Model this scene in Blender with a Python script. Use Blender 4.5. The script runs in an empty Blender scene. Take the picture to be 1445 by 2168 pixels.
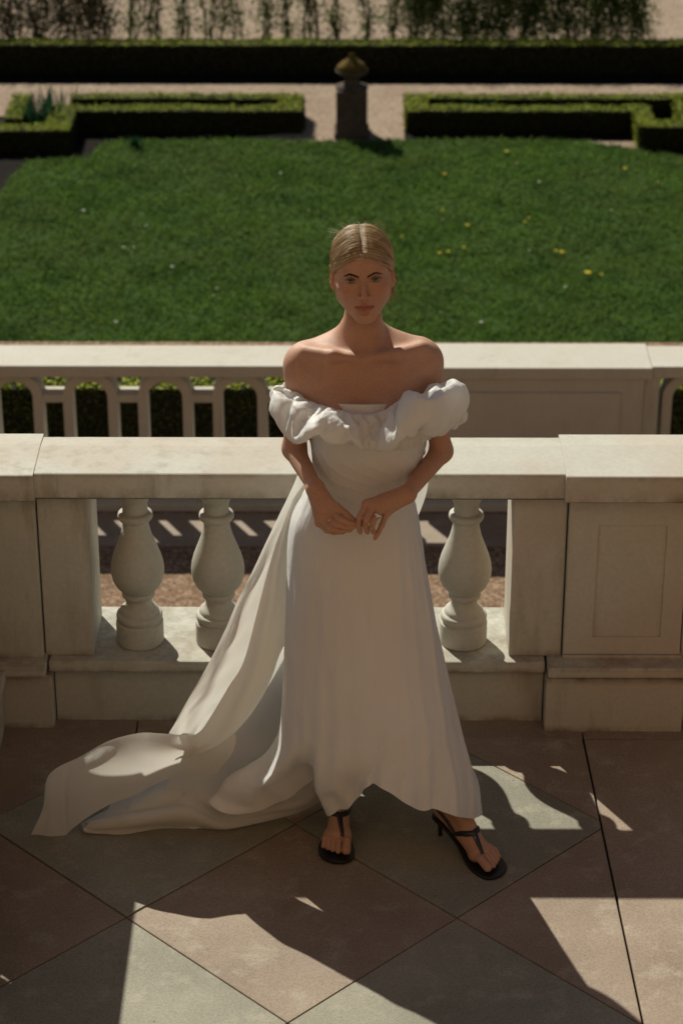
import bpy, bmesh, math, random
import numpy as np
from mathutils import Vector, Matrix, noise

S = bpy.context.scene
COL = S.collection
R = math.radians

# ------------------------------------------------------------------ camera, sky, sun, exposure
CAM_H = 3.753
PITCH = R(26.7885)
FPX = 5118.0
cd = bpy.data.cameras.new('camera'); cam = bpy.data.objects.new('camera', cd); COL.objects.link(cam)
cam.location = (0, 0, CAM_H)
cam.rotation_euler = (R(90) - PITCH, 0, R(0.205))
cd.sensor_fit = 'VERTICAL'; cd.sensor_height = 36.0; cd.sensor_width = 24.0; cd.lens = 85.0
cd.clip_start = 0.1; cd.clip_end = 500
cd.dof.use_dof = True; cd.dof.focus_distance = 5.95; cd.dof.aperture_fstop = 6.3
S.camera = cam
S.render.resolution_x = 682; S.render.resolution_y = 1024

SUN_DIR = Vector((0.55, -1.0, -1.0)).normalized()        # the way the light travels
EL = math.asin(-SUN_DIR.z)
w = bpy.data.worlds.new('World'); S.world = w; w.use_nodes = True
nt = w.node_tree; nt.nodes.clear()
sky = nt.nodes.new('ShaderNodeTexSky'); sky.sky_type = 'NISHITA'; sky.sun_disc = False
sky.sun_elevation = EL; sky.sun_rotation = R(-28.8); sky.air_density = 1.0; sky.dust_density = 0.4; sky.ozone_density = 0.4
bg = nt.nodes.new('ShaderNodeBackground'); bg.inputs[1].default_value = 0.05
wo = nt.nodes.new('ShaderNodeOutputWorld')
nt.links.new(sky.outputs[0], bg.inputs[0]); nt.links.new(bg.outputs[0], wo.inputs[0])

sl = bpy.data.lights.new('sun', 'SUN'); sun = bpy.data.objects.new('sun', sl); COL.objects.link(sun)
sl.energy = 5.0; sl.angle = R(0.55); sl.color = (1.0, 0.972, 0.885)
sun.rotation_euler = SUN_DIR.to_track_quat('-Z', 'Y').to_euler()
sun.location = (-10, 20, 20)

S.view_settings.view_transform = 'Standard'; S.view_settings.look = 'None'
S.view_settings.gamma = 1.0; S.view_settings.use_curve_mapping = False
S.view_settings.exposure = 0.17
try:
    S.view_settings.use_white_balance = True
    S.view_settings.white_balance_temperature = 6700; S.view_settings.white_balance_tint = 6
except Exception:
    pass
if hasattr(S, 'cycles'):
    S.cycles.max_bounces = 8; S.cycles.diffuse_bounces = 4; S.cycles.transparent_max_bounces = 8

# ------------------------------------------------------------------ pixel row / column of the photograph -> metres
def place(px, row, Y):
    """point at depth Y whose picture lies at (px, row)"""
    t = math.tan(PITCH + math.atan((row - 1084.0) / FPX))
    z = CAM_H - Y * t
    d = Y * math.cos(PITCH) + (CAM_H - z) * math.sin(PITCH)
    return Vector(((px - 740.0) * d / FPX, Y, z))
def onz(px, row, z):
    """point at height z whose picture lies at (px, row)"""
    Y = (CAM_H - z) / math.tan(PITCH + math.atan((row - 1084.0) / FPX))
    d = Y * math.cos(PITCH) + (CAM_H - z) * math.sin(PITCH)
    return Vector(((px - 740.0) * d / FPX, Y, z))

# ------------------------------------------------------------------ object helpers
def tag(o, label=None, cat=None, group=None, kind=None):
    if label: o['label'] = label
    if cat: o['category'] = cat
    if group: o['group'] = group
    if kind: o['kind'] = kind
    return o
def empty(name, loc=(0, 0, 0), label=None, cat=None, group=None):
    o = bpy.data.objects.new(name, None); COL.objects.link(o); o.location = loc
    o.empty_display_size = 0.1
    return tag(o, label, cat, group)
def link_mesh(name, me, mat=None, parent=None):
    o = bpy.data.objects.new(name, me); COL.objects.link(o)
    if mat is not None: me.materials.append(mat)
    if parent is not None:
        o.parent = parent
        q = parent; off = Vector((0, 0, 0))
        while q is not None: off += q.location; q = q.parent
        o.location = -off                                 # mesh data is in world metres
    return o
class MB:
    def __init__(s): s.v = []; s.f = []
    def add(s, vs, fs):
        n = len(s.v); s.v += [tuple(v) for v in vs]; s.f += [tuple(i + n for i in f) for f in fs]; return s
    def box(s, x0, x1, y0, y1, z0, z1):
        return s.add([(x0,y0,z0),(x1,y0,z0),(x1,y1,z0),(x0,y1,z0),(x0,y0,z1),(x1,y0,z1),(x1,y1,z1),(x0,y1,z1)],
                     [(0,3,2,1),(4,5,6,7),(0,1,5,4),(1,2,6,5),(2,3,7,6),(3,0,4,7)])
    def lathe(s, prof, c=(0, 0, 0), n=48):
        vs = []; fs = []
        for r, z in prof:
            for k in range(n):
                a = 2 * math.pi * k / n; vs.append((c[0] + r * math.cos(a), c[1] + r * math.sin(a), c[2] + z))
        m = len(prof)
        for i in range(m - 1):
            for k in range(n):
                k2 = (k + 1) % n; fs.append((i*n+k, i*n+k2, (i+1)*n+k2, (i+1)*n+k))
        fs.append(tuple(range(n))[::-1]); fs.append(tuple((m-1)*n + k for k in range(n)))
        return s.add(vs, fs)
    def prism(s, poly, y0, y1):
        """outline in x,z pushed along y"""
        n = len(poly)
        vs = [(x, y0, z) for x, z in poly] + [(x, y1, z) for x, z in poly]
        fs = [tuple(range(n)), tuple(range(2*n-1, n-1, -1))] + [(i, i+n, (i+1) % n + n, (i+1) % n) for i in range(n)]
        return s.add(vs, fs)
    def build(s, name, mat, parent=None, bevel=0, smooth=False, seg=2):
        me = bpy.data.meshes.new(name); me.from_pydata(s.v, [], s.f)
        bm = bmesh.new(); bm.from_mesh(me)
        bmesh.ops.recalc_face_normals(bm, faces=bm.faces)
        if bevel: bmesh.ops.bevel(bm, geom=[e for e in bm.edges if len(e.link_faces) == 2 and e.calc_face_angle(0) > 0.5],
                                  offset=bevel, segments=seg, affect='EDGES', profile=0.6)
        bm.to_mesh(me); bm.free()
        if smooth:
            me.shade_smooth()
        return link_mesh(name, me, mat, parent)
def np_mesh(name, V, F, mat=None, parent=None, smooth=True):
    """fast mesh from arrays (F: n x 3 or n x 4)"""
    V = np.asarray(V, np.float32); F = np.asarray(F, np.int32); k = F.shape[1]
    me = bpy.data.meshes.new(name)
    me.vertices.add(len(V)); me.vertices.foreach_set('co', V.ravel())
    me.loops.add(F.size); me.loops.foreach_set('vertex_index', F.ravel())
    me.polygons.add(len(F)); me.polygons.foreach_set('loop_start', np.arange(0, F.size, k, dtype=np.int32))
    me.polygons.foreach_set('loop_total', np.full(len(F), k, np.int32))
    me.update(calc_edges=True)
    if smooth: me.shade_smooth()
    return link_mesh(name, me, mat, parent)

def tube(mb, pts, rad, n=6):
    base = len(mb.v); m = len(pts)
    for i, p in enumerate(pts):
        p = np.array(p); a = np.array(pts[min(i+1, m-1)]) - np.array(pts[max(i-1, 0)]); a = a/(np.linalg.norm(a) + 1e-9)
        u = np.cross(a, [0.13, 1, 0.2]); u /= np.linalg.norm(u) + 1e-9; v = np.cross(a, u)
        for k in range(n):
            t_ = 2*math.pi*k/n; mb.v.append(tuple(p + (u*math.cos(t_) + v*math.sin(t_))*rad[i]))
    for i in range(m-1):
        for k in range(n):
            k2 = (k+1) % n; mb.f.append((base+i*n+k, base+i*n+k2, base+(i+1)*n+k2, base+(i+1)*n+k))
    mb.f.append(tuple(base + k for k in range(n))[::-1]); mb.f.append(tuple(base + (m-1)*n + k for k in range(n)))

# ------------------------------------------------------------------ materials
def new_mat(name):
    m = bpy.data.materials.new(name); m.use_nodes = True
    t = m.node_tree; b = t.nodes['Principled BSDF']
    return m, t, b
def N(t, kind, **kw):
    n = t.nodes.new(kind)
    for k, v in kw.items(): setattr(n, k, v)
    return n
def ramp(t, fac, stops):
    r = N(t, 'ShaderNodeValToRGB'); e = r.color_ramp.elements
    while len(e) > 1: e.remove(e[-1])
    e[0].position = stops[0][0]; e[0].color = (*stops[0][1], 1)
    for p, c in stops[1:]:
        q = e.new(p); q.color = (*c, 1)
    t.links.new(fac, r.inputs[0]); return r.outputs[0]
def mixc(t, fac, a, b, mode='MIX'):
    m = N(t, 'ShaderNodeMix', data_type='RGBA', blend_type=mode)
    for s, v in ((m.inputs[0], fac), (m.inputs[6], a), (m.inputs[7], b)):
        if hasattr(v, 'is_output'): t.links.new(v, s)
        elif isinstance(v, (int, float)): s.default_value = v
        else: s.default_value = (*v, 1)
    return m.outputs[2]
def tex(t, scale, detail=4, rough=0.6, stretch=None, offset=None):
    g = N(t, 'ShaderNodeNewGeometry'); n = N(t, 'ShaderNodeTexNoise')
    n.inputs['Scale'].default_value = scale; n.inputs['Detail'].default_value = detail; n.inputs['Roughness'].default_value = rough
    mp = N(t, 'ShaderNodeMapping'); t.links.new(g.outputs['Position'], mp.inputs[0])
    if stretch: mp.inputs['Scale'].default_value = stretch
    if offset: mp.inputs['Location'].default_value = offset
    t.links.new(mp.outputs[0], n.inputs['Vector'])
    return n.outputs['Fac']
def bump(t, b, h, strength=0.3, dist=0.005):
    n = N(t, 'ShaderNodeBump'); n.inputs['Strength'].default_value = strength; n.inputs['Distance'].default_value = dist
    t.links.new(h, n.inputs['Height']); t.links.new(n.outputs[0], b.inputs['Normal'])
def objrand(t):
    return N(t, 'ShaderNodeObjectInfo').outputs['Random']

def mat_stone(name, base, warm, streak=0.55):
    """pale painted limestone with faint blotches, rain streaks and grime"""
    m, t, b = new_mat(name)
    blot = tex(t, 3.0, 6, 0.6)
    c = ramp(t, blot, [(0.3, warm), (0.62, base)])
    fine = tex(t, 70, 3, 0.7)
    c = mixc(t, 0.16, c, ramp(t, fine, [(0.35, (0.35, 0.31, 0.25)), (0.65, (0.95, 0.92, 0.85))]), 'MULTIPLY')
    st = tex(t, 16, 5, 0.65, stretch=(1, 1, 0.16))
    stf = ramp(t, st, [(0.50, (0, 0, 0)), (0.72, (1, 1, 1))])
    big = ramp(t, tex(t, 1.7, 3, 0.5, offset=(4, 2, 1)), [(0.46, (0, 0, 0)), (0.66, (1, 1, 1))])
    sf = mixc(t, 1.0, stf, big, 'MULTIPLY')
    mul = N(t, 'ShaderNodeMath', operation='MULTIPLY'); mul.inputs[1].default_value = streak
    t.links.new(sf, mul.inputs[0])
    c = mixc(t, mul.outputs[0], c, (0.20, 0.165, 0.10))
    if name == 'pale_stone':
        # rain-washed grime that has settled along the mouldings, broken up by noise
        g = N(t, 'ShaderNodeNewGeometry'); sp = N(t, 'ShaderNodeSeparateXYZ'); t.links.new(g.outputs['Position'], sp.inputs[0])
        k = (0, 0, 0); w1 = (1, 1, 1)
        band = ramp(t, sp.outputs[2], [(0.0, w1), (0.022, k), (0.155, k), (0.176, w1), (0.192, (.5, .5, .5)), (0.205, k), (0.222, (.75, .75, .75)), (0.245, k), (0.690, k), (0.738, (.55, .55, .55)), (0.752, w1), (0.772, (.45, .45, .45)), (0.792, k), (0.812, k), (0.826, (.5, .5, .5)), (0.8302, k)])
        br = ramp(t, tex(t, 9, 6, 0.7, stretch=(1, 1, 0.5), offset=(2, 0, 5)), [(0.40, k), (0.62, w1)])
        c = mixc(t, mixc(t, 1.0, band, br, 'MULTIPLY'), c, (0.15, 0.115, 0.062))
        pk = ramp(t, tex(t, 2.3, 3, 0.5, offset=(9, 1, 3)), [(0.48, k), (0.62, (.30, .30, .30))])
        c = mixc(t, pk, c, (0.42, 0.29, 0.21))
    t.links.new(c, b.inputs['Base Color']); b.inputs['Roughness'].default_value = 0.75
    bump(t, b, tex(t, 120, 4, 0.7), 0.25, 0.002)
    return m
M = {}
M['stone'] = mat_stone('pale_stone', (0.51, 0.49, 0.42), (0.475, 0.44, 0.37), 0.6)
M['stone_clean'] = mat_stone('baluster_stone', (0.48, 0.455, 0.39), (0.44, 0.41, 0.345), 0.25)
M['stone_far'] = mat_stone('warm_far_stone', (0.54, 0.495, 0.42), (0.50, 0.445, 0.37), 0.3)
m, t, b = new_mat('grimy_joint'); b.inputs['Base Color'].default_value = (0.07, 0.055, 0.035, 1); b.inputs['Roughness'].default_value = 0.95; M['grime'] = m

def mat_slab(name, a, bcol, vein):
    m, t, b = new_mat(name)
    n1 = tex(t, 2.6, 7, 0.62); c = ramp(t, n1, [(0.32, a), (0.66, bcol)])
    n2 = tex(t, 11, 8, 0.7); c = mixc(t, ramp(t, n2, [(0.52, (0, 0, 0)), (0.68, (0.8, 0.8, 0.8))]), c, vein)
    sp = tex(t, 150, 2, 0.5); c = mixc(t, 0.35, c, ramp(t, sp, [(0.36, (0.45, 0.40, 0.33)), (0.6, (1, 1, 1))]), 'MULTIPLY')
    pit = ramp(t, tex(t, 46, 3, 0.55, stretch=(1, 1.9, 1)), [(0.23, (1, 1, 1)), (0.30, (0, 0, 0))])
    c = mixc(t, pit, c, (0.10, 0.075, 0.05))
    oi = N(t, 'ShaderNodeMath', operation='MULTIPLY_ADD'); t.links.new(objrand(t), oi.inputs[0]); oi.inputs[1].default_value = 0.22; oi.inputs[2].default_value = 0.86
    hv = N(t, 'ShaderNodeHueSaturation'); t.links.new(oi.outputs[0], hv.inputs['Value']); t.links.new(c, hv.inputs['Color'])
    t.links.new(hv.outputs[0], b.inputs['Base Color']); b.inputs['Roughness'].default_value = 0.72
    h = N(t, 'ShaderNodeMath', operation='SUBTRACT'); t.links.new(tex(t, 28, 8, 0.7), h.inputs[0]); t.links.new(pit, h.inputs[1])
    bump(t, b, h.outputs[0], 0.5, 0.0025)
    return m
M['pink_slab'] = mat_slab('rose_limestone', (0.235, 0.165, 0.115), (0.33, 0.25, 0.18), (0.39, 0.33, 0.25))
M['grey_slab'] = mat_slab('grey_green_limestone', (0.215, 0.20, 0.145), (0.30, 0.275, 0.205), (0.37, 0.335, 0.255))

def mat_gravel(name, cols, sc=60):
    m, t, b = new_mat(name)
    g = N(t, 'ShaderNodeNewGeometry'); v = N(t, 'ShaderNodeTexVoronoi'); v.inputs['Scale'].default_value = sc
    t.links.new(g.outputs['Position'], v.inputs['Vector'])
    sep = N(t, 'ShaderNodeSeparateColor'); t.links.new(v.outputs['Color'], sep.inputs[0])
    c = ramp(t, sep.outputs[0], [(0.0, cols[0]), (0.35, cols[1]), (0.7, cols[2]), (0.95, cols[3])])
    big = tex(t, 1.3, 5, 0.6); c = mixc(t, 0.45, c, ramp(t, big, [(0.3, (0.6, 0.52, 0.45)), (0.65, (1, 1, 1))]), 'MULTIPLY')
    t.links.new(c, b.inputs['Base Color']); b.inputs['Roughness'].default_value = 0.95
    bump(t, b, v.outputs['Distance'], -0.8, 0.006)
    return m
M['gravel'] = mat_gravel('pink_gravel', [(0.10, 0.048, 0.022), (0.19, 0.105, 0.055), (0.25, 0.15, 0.085), (0.36, 0.26, 0.17)], 62)
M['garden_gravel'] = mat_gravel('garden_gravel', [(0.20, 0.13, 0.085), (0.27, 0.18, 0.12), (0.31, 0.22, 0.15), (0.36, 0.27, 0.19)], 30)

def mat_leaf(name, cols, trans=0.15, rough=0.55):
    m, t, b = new_mat(name)
    g = N(t, 'ShaderNodeNewGeometry')
    c = ramp(t, g.outputs['Random Per Island'], [(i / max(1, len(cols) - 1), k) for i, k in enumerate(cols)])
    big = tex(t, 1.1, 4, 0.6)
    c = mixc(t, 0.5, c, ramp(t, big, [(0.3, (0.75, 0.8, 0.7)), (0.7, (1.15, 1.1, 0.9))]), 'MULTIPLY')
    t.links.new(c, b.inputs['Base Color']); b.inputs['Roughness'].default_value = rough; b.inputs['Specular IOR Level'].default_value = 0.08
    b.inputs['Specular IOR Level'].default_value = 0.12
    tr = N(t, 'ShaderNodeBsdfTranslucent'); t.links.new(c, tr.inputs[0])
    mx = N(t, 'ShaderNodeMixShader'); mx.inputs[0].default_value = trans
    out = t.nodes['Material Output']
    t.links.new(b.outputs[0], mx.inputs[1]); t.links.new(tr.outputs[0], mx.inputs[2]); t.links.new(mx.outputs[0], out.inputs[0])
    return m
M['box_leaf'] = mat_leaf('boxwood_leaf', [(0.16, 0.20, 0.016), (0.27, 0.31, 0.026), (0.38, 0.41, 0.05)], 0.05, 0.8)  # bright copy, paints sunlight on hedge tops and left sides
M['old_box_leaf'] = mat_leaf('old_boxwood_leaf', [(0.018, 0.020, 0.007), (0.032, 0.036, 0.010), (0.048, 0.055, 0.014)], 0.05, 0.8)  # dark copy, paints shade on front, back and right faces
M['grass'] = mat_leaf('lawn_blade', [(0.085, 0.16, 0.026), (0.10, 0.185, 0.030), (0.11, 0.20, 0.038), (0.17, 0.22, 0.055)], 0.42, 0.85)
_t = M['grass'].node_tree; _b = _t.nodes['Principled BSDF']; _src = _b.inputs['Base Color'].links[0].from_socket
_c = mixc(_t, ramp(_t, tex(_t, .55, 5, .62, offset=(3, 1, 0)), [(.42, (0, 0, 0)), (.66, (.8, .8, .8))]), _src, (0.125, 0.17, 0.045))
_c = mixc(_t, ramp(_t, tex(_t, 1.9, 4, .6, offset=(7, 5, 0)), [(.50, (0, 0, 0)), (.66, (.65, .65, .65))]), _c, (0.035, 0.085, 0.018))
_t.links.new(_c, _b.inputs['Base Color'])
for _n in _t.nodes:
    if _n.type == 'BSDF_TRANSLUCENT': _t.links.new(_c, _n.inputs[0])
M['shrub_leaf'] = mat_leaf('shrub_leaf', [(0.05, 0.08, 0.016), (0.10, 0.15, 0.025), (0.16, 0.20, 0.04)], 0.3)
M['dry_leaf'] = mat_leaf('brown_shrub_leaf', [(0.07, 0.048, 0.025), (0.11, 0.08, 0.03), (0.10, 0.13, 0.03)], 0.25)
M['blade_leaf'] = mat_leaf('daffodil_leaf', [(0.02, 0.07, 0.03), (0.03, 0.10, 0.05)], 0.2)
def mat_flat(name, col, rough=0.8, noise_amt=0.4, sc=20):
    m, t, b = new_mat(name)
    c = mixc(t, noise_amt, col, ramp(t, tex(t, sc, 5, 0.65), [(0.3, (0.45, 0.45, 0.45)), (0.7, (1.3, 1.3, 1.3))]), 'MULTIPLY')
    t.links.new(c, b.inputs['Base Color']); b.inputs['Roughness'].default_value = rough; b.inputs['Specular IOR Level'].default_value = 0.08
    return m
M['hedge_core'] = mat_flat('hedge_twigs', (0.014, 0.012, 0.006))
M['lawn_soil'] = mat_flat('lawn_ground', (0.035, 0.070, 0.014), 0.95, 0.5, 2.5)
M['soil'] = mat_flat('bed_soil', (0.009, 0.006, 0.0045), 0.95, 0.6, 8)  # bed earth, also used for the painted hedge shadows
M['bark'] = mat_flat('bark', (0.040, 0.030, 0.020), 0.9, 0.6, 25)
M['urn'] = mat_flat('weathered_urn_stone', (0.10, 0.075, 0.058), 0.9, 0.6, 9)
M['lichen'] = mat_flat('yellow_lichen', (0.13, 0.085, 0.022), 0.95, 0.9, 14)
M['petal'] = mat_flat('yellow_petal', (0.75, 0.60, 0.05), 0.6, 0.2, 40)
M['facade'] = mat_stone('facade_render', (0.34, 0.195, 0.10), (0.31, 0.175, 0.09), 0.1)  # ochre chosen so the added front bounces warm light
M['white_petal'] = mat_flat('white_petal', (0.75, 0.73, 0.66), 0.6, 0.2, 40)

# ------------------------------------------------------------------ levels of the place
ZG = CAM_H - 6.8          # lower gravel terrace
ZP = CAM_H - 11.0         # parterre garden
def struct(name, mb, mat, bevel=0):
    o = mb.build(name, mat, None, bevel); tag(o, kind='structure'); return o

# garden ground to the horizon, lower terrace slab, upper terrace bed
struct('garden_ground', MB().box(-150, 150, 16.2, 300, ZP - 1, ZP), M['garden_gravel'])
struct('lower_terrace_ground', MB().box(-30, 30, 6.45, 16.2, ZG - 5, ZG), M['gravel'])
o = MB().box(-30, 30, 13.0, 13.44, ZG + 0.0, ZG + 0.004).build('terrace_kerb_strip', M['pink_slab']); tag(o, kind='structure')
struct('terrace_bed', MB().box(-8, 8, -3.0, 6.45, -3.6, -0.030), M['grime'])

# ------------------------------------------------------------------ paving slabs of the terrace: a checker of diagonal squares and a border
fl = empty('terrace_floor'); tag(fl, kind='structure')
CXT, CYT, DT = -0.147, 5.108, 0.854
hd = DT / 2; JX0, JX1 = 0.678, 0.713
def joint_x(y): return JX0 + (5.96 - y) * (JX1 - JX0) / 1.28
def clip_poly(poly, fn):
    out = []
    for i in range(len(poly)):
        a = poly[i]; c = poly[(i+1) % len(poly)]; fa, fc = fn(a), fn(c)
        if fa >= 0: out.append(a)
        if (fa >= 0) != (fc >= 0):
            s = fa / (fa - fc); out.append((a[0] + (c[0]-a[0])*s, a[1] + (c[1]-a[1])*s))
    return out
rng = random.Random(5)
def slab(poly, mat, gap=0.0015):
    if len(poly) < 3: return
    c = (sum(p[0] for p in poly)/len(poly), sum(p[1] for p in poly)/len(poly))
    area = 0.5 * abs(sum(poly[i][0]*poly[(i+1) % len(poly)][1] - poly[(i+1) % len(poly)][0]*poly[i][1] for i in range(len(poly))))
    if area < 0.004: return
    pp = []
    n = len(poly)
    ccw = sum(poly[i][0]*poly[(i+1) % n][1] - poly[(i+1) % n][0]*poly[i][1] for i in range(n)) > 0
    if not ccw: poly = poly[::-1]
    # inset each edge by the gap
    lines = []
    for i in range(n):
        a = Vector((*poly[i], 0)); b2 = Vector((*poly[(i+1) % n], 0)); d = (b2 - a).normalized(); nn = Vector((-d.y, d.x, 0))
        lines.append((a + nn*gap, d))
    for i in range(n):
        p, d = lines[i-1]; q, e = lines[i]
        den = d.x*e.y - d.y*e.x
        if abs(den) < 1e-6: pp.append(q); continue
        s = ((q-p).x*e.y - (q-p).y*e.x) / den; pp.append(p + d*s)
    dz = rng.uniform(-0.0012, 0.0012); tx, ty = rng.uniform(-.0015, .0015), rng.uniform(-.0015, .0015)
    vs = [(p.x, p.y, dz + tx*(p.x-c[0]) + ty*(p.y-c[1])) for p in pp] + [(p.x, p.y, -0.028) for p in pp]
    m_ = len(pp)
    fs = [tuple(range(m_)), tuple(range(2*m_-1, m_-1, -1))] + [(i, i+m_, (i+1) % m_+m_, (i+1) % m_) for i in range(m_)]
    return MB().add(vs, fs).build('slab', mat, fl, bevel=0.0016, seg=1)
YB = 5.975
for i in range(-7, 3):
    for j in range(-12, 3):
        for kind in (0, 1):
            cx = CXT + (i + 0.5*kind)*DT; cy = CYT + (j + 0.5*kind)*DT
            poly = [(cx-hd, cy), (cx, cy-hd), (cx+hd, cy), (cx, cy+hd)]
            poly = clip_poly(poly, lambda p: YB - p[1]); 
            if poly: poly = clip_poly(poly, lambda p: joint_x(p[1]) - p[0])
            if poly: poly = clip_poly(poly, lambda p: p[0] + 5.5)
            if poly: poly = clip_poly(poly, lambda p: p[1] + 2.5)
            if poly: slab(poly, M['grey_slab'] if kind else M['pink_slab'])
ys = [-2.5, -0.6, 1.35, 3.0, 4.36, YB]
for k in range(len(ys)-1):
    slab([(joint_x(ys[k]) + 0.002, ys[k]), (1.95, ys[k]), (1.95, ys[k+1]), (joint_x(ys[k+1]) + 0.002, ys[k+1])], M['pink_slab'], 0.003)
    slab([(1.95, ys[k]), (4.5, ys[k]), (4.5, ys[k+1]), (1.95, ys[k+1])], M['pink_slab'], 0.003)
xs = [-5.5, -3.4, -1.9, -0.62, 0.68, 1.9, 3.2, 4.5]
for k in range(len(xs)-1):
    slab([(xs[k], YB), (xs[k+1], YB), (xs[k+1], 6.3), (xs[k], 6.3)], M['pink_slab'], 0.002)

# ------------------------------------------------------------------ near balustrade with turned balusters
BAL = empty('stone_balustrade', (0, 6.15, 0), 'pale stone balustrade with turned balusters directly behind the woman', 'balustrade')
HT = 0.83
def part(mb, name, parent, mat='stone', bevel=0.004, label=None, smooth=False):
    o = mb.build(name, M[mat], parent, bevel, smooth)
    if label: o['label'] = label
    return o
# plinth
part(MB().box(-0.857, 0.566, 6.075, 6.36, -0.04, 0.170), 'plinth', BAL)
part(MB().box(0.569, 0.968, 6.015, 6.36, -0.04, 0.178), 'plinth', BAL)
part(MB().box(0.971, 4.4, 6.075, 6.36, -0.04, 0.170), 'plinth', BAL)
part(MB().box(-1.36, -0.860, 6.030, 6.36, -0.04, 0.176), 'plinth', BAL)
# ledge course
part(MB().box(-0.868, 0.566, 6.040, 6.370, 0.182, 0.218), 'ledge', BAL, bevel=0.006)
part(MB().box(0.572, 0.975, 5.995, 6.370, 0.190, 0.224), 'ledge', BAL, bevel=0.006)
part(MB().box(0.979, 4.4, 6.040, 6.370, 0.182, 0.218), 'ledge', BAL, bevel=0.006)
part(MB().box(-1.36, -0.872, 5.995, 6.370, 0.190, 0.224), 'ledge', BAL, bevel=0.006)
part(MB().box(-1.05, 4.4, 6.085, 6.355, 0.168, 0.192), 'mortar_course', BAL, 'grime', 0)
# piers
Z0, Z1 = 0.2185, 0.742
part(MB().box(-0.878, -0.737, 6.075, 6.315, Z0, Z1), 'half_pier', BAL)
part(MB().box(-1.34, -0.882, 6.055, 6.335, Z0, Z1), 'pier', BAL)
part(MB().box(0.462, 0.613, 6.075, 6.315, Z0, Z1), 'half_pier', BAL)
pr = part(MB().box(0.617, 0.955, 6.062, 6.335, Z0, Z1), 'pier', BAL)
part(MB().box(0.616, 0.960, 6.050, 6.340, Z0 + 0.003, Z0 + 0.016), 'pier_foot', BAL, bevel=0.004)
part(MB().box(0.959, 1.11, 6.075, 6.315, Z0, Z1), 'half_pier', BAL)
# recessed panel: four raised strips around a field
fx0, fx1, fz0, fz1 = 0.700, 0.895, 0.293, 0.655
pm = MB()
pm.box(0.619, fx0, 6.0565, 6.0625, Z0+.018, Z1-.004); pm.box(fx1, 0.953, 6.0565, 6.0625, Z0+.018, Z1-.004)
pm.box(fx0, fx1, 6.0565, 6.0625, Z0+.018, fz0); pm.box(fx0, fx1, 6.0565, 6.0625, fz1, Z1-.004)
o = pm.build('panel_frame', M['stone'], pr, 0)
# cap blocks
def cap(x0, x1, y0, y1, z0, z1, name='rail_cap'):
    # a wide flat top, slightly sloped, square drip face, small fillet below
    ym = y0 + (y1-y0)*0.70
    prof = [(y0, z0), (y0 - 0.0, z1 - 0.002), (y0 + .004, z1), (ym, z1 + 0.004), (y1 - .004, z1 - 0.001), (y1, z1 - .006), (y1, z0), (y1 - .022, z0 - .012), (y0 + .018, z0 - .012)]
    n = len(prof)
    vs = [(x0, y, z) for y, z in prof] + [(x1, y, z) for y, z in prof]
    fs = [tuple(range(n)), tuple(range(2*n-1, n-1, -1))] + [(i, i+n, (i+1) % n+n, (i+1) % n) for i in range(n)]
    o = MB().add(vs, fs).build(name, M['stone'], BAL, 0); return o
cap(-0.874, 0.598, 6.022, 6.268, 0.757, HT)
cap(-1.36, -0.8743, 6.006, 6.286, 0.754, HT + 0.002)
cap(0.5983, 1.115, 6.004, 6.286, 0.754, HT + 0.002)
cap(1.1153, 4.4, 6.022, 6.268, 0.757, HT)
part(MB().box(-1.04, 4.4, 6.045, 6.245, 0.7405, 0.7452), 'drip_course', BAL, 'grime', 0)

def baluster_profile():
    # radius, height from the ledge; read off the photograph
    p = [(0.000,0),(0.066,0.000),(0.0685,0.003),(0.0690,0.006),(0.0690,0.064),(0.0685,0.067),(0.0660,0.0695),(0.0625,0.0705),(0.0622,0.0725),(0.0640,0.075),(0.0668,0.080),(0.0675,0.087),(0.0660,0.093),(0.0625,0.0965),(0.0585,0.0975),
         (0.0570,0.0980),(0.0568,0.1030),(0.0550,0.1080),(0.0490,0.1140),(0.0420,0.1200),(0.0385,0.1280),(0.0375,0.1400),(0.0380,0.1490),(0.0395,0.1500),(0.0465,0.1510),(0.0480,0.1545),(0.0480,0.1620),(0.0465,0.1650),(0.0440,0.1660),
         (0.0450,0.1680),(0.054,0.176),(0.0645,0.189),(0.0725,0.206),(0.0765,0.226),(0.0770,0.243),(0.0745,0.263),(0.0690,0.284),(0.0610,0.306),(0.0530,0.327),(0.0455,0.348),
         (0.0405,0.368),(0.0380,0.382),(0.0372,0.392),(0.0374,0.3975),(0.0400,0.3985),(0.0465,0.4010),(0.0500,0.4070),(0.0505,0.4130),(0.0490,0.4190),(0.0450,0.4230),(0.0385,0.4245),(0.0368,0.4255),
         (0.0362,0.4300),(0.0362,0.4560),(0.0366,0.4575),(0.0395,0.4585),(0.0400,0.4620),(0.0425,0.4660),(0.0480,0.4740),(0.0540,0.4850),(0.0580,0.4970),(0.0600,0.5120),(0.0600,0.5225),(0.0,0.5225)]
    return p
def refine(prof, k=2):
    return prof
bm_ = MB().lathe(baluster_profile()[1:-1], n=56)
bmesh_me = bpy.data.meshes.new('baluster'); bmesh_me.from_pydata(bm_.v, [], bm_.f); bmesh_me.shade_smooth()
bmesh_me.materials.append(M['stone_clean'])
def add_baluster(x, y, parent, z=Z0):
    o = bpy.data.objects.new('baluster', bmesh_me); COL.objects.link(o); o.parent = parent
    o.location = Vector((x, y, z)) - parent.location; o.rotation_euler.z = random.Random(x).uniform(0, 6)
    return o
for x in (-0.611, -0.379, -0.141, 0.097, 0.334): add_baluster(x, 6.165, BAL)
for k in range(12): add_baluster(1.24 + 0.236*k, 6.165, BAL)

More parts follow.
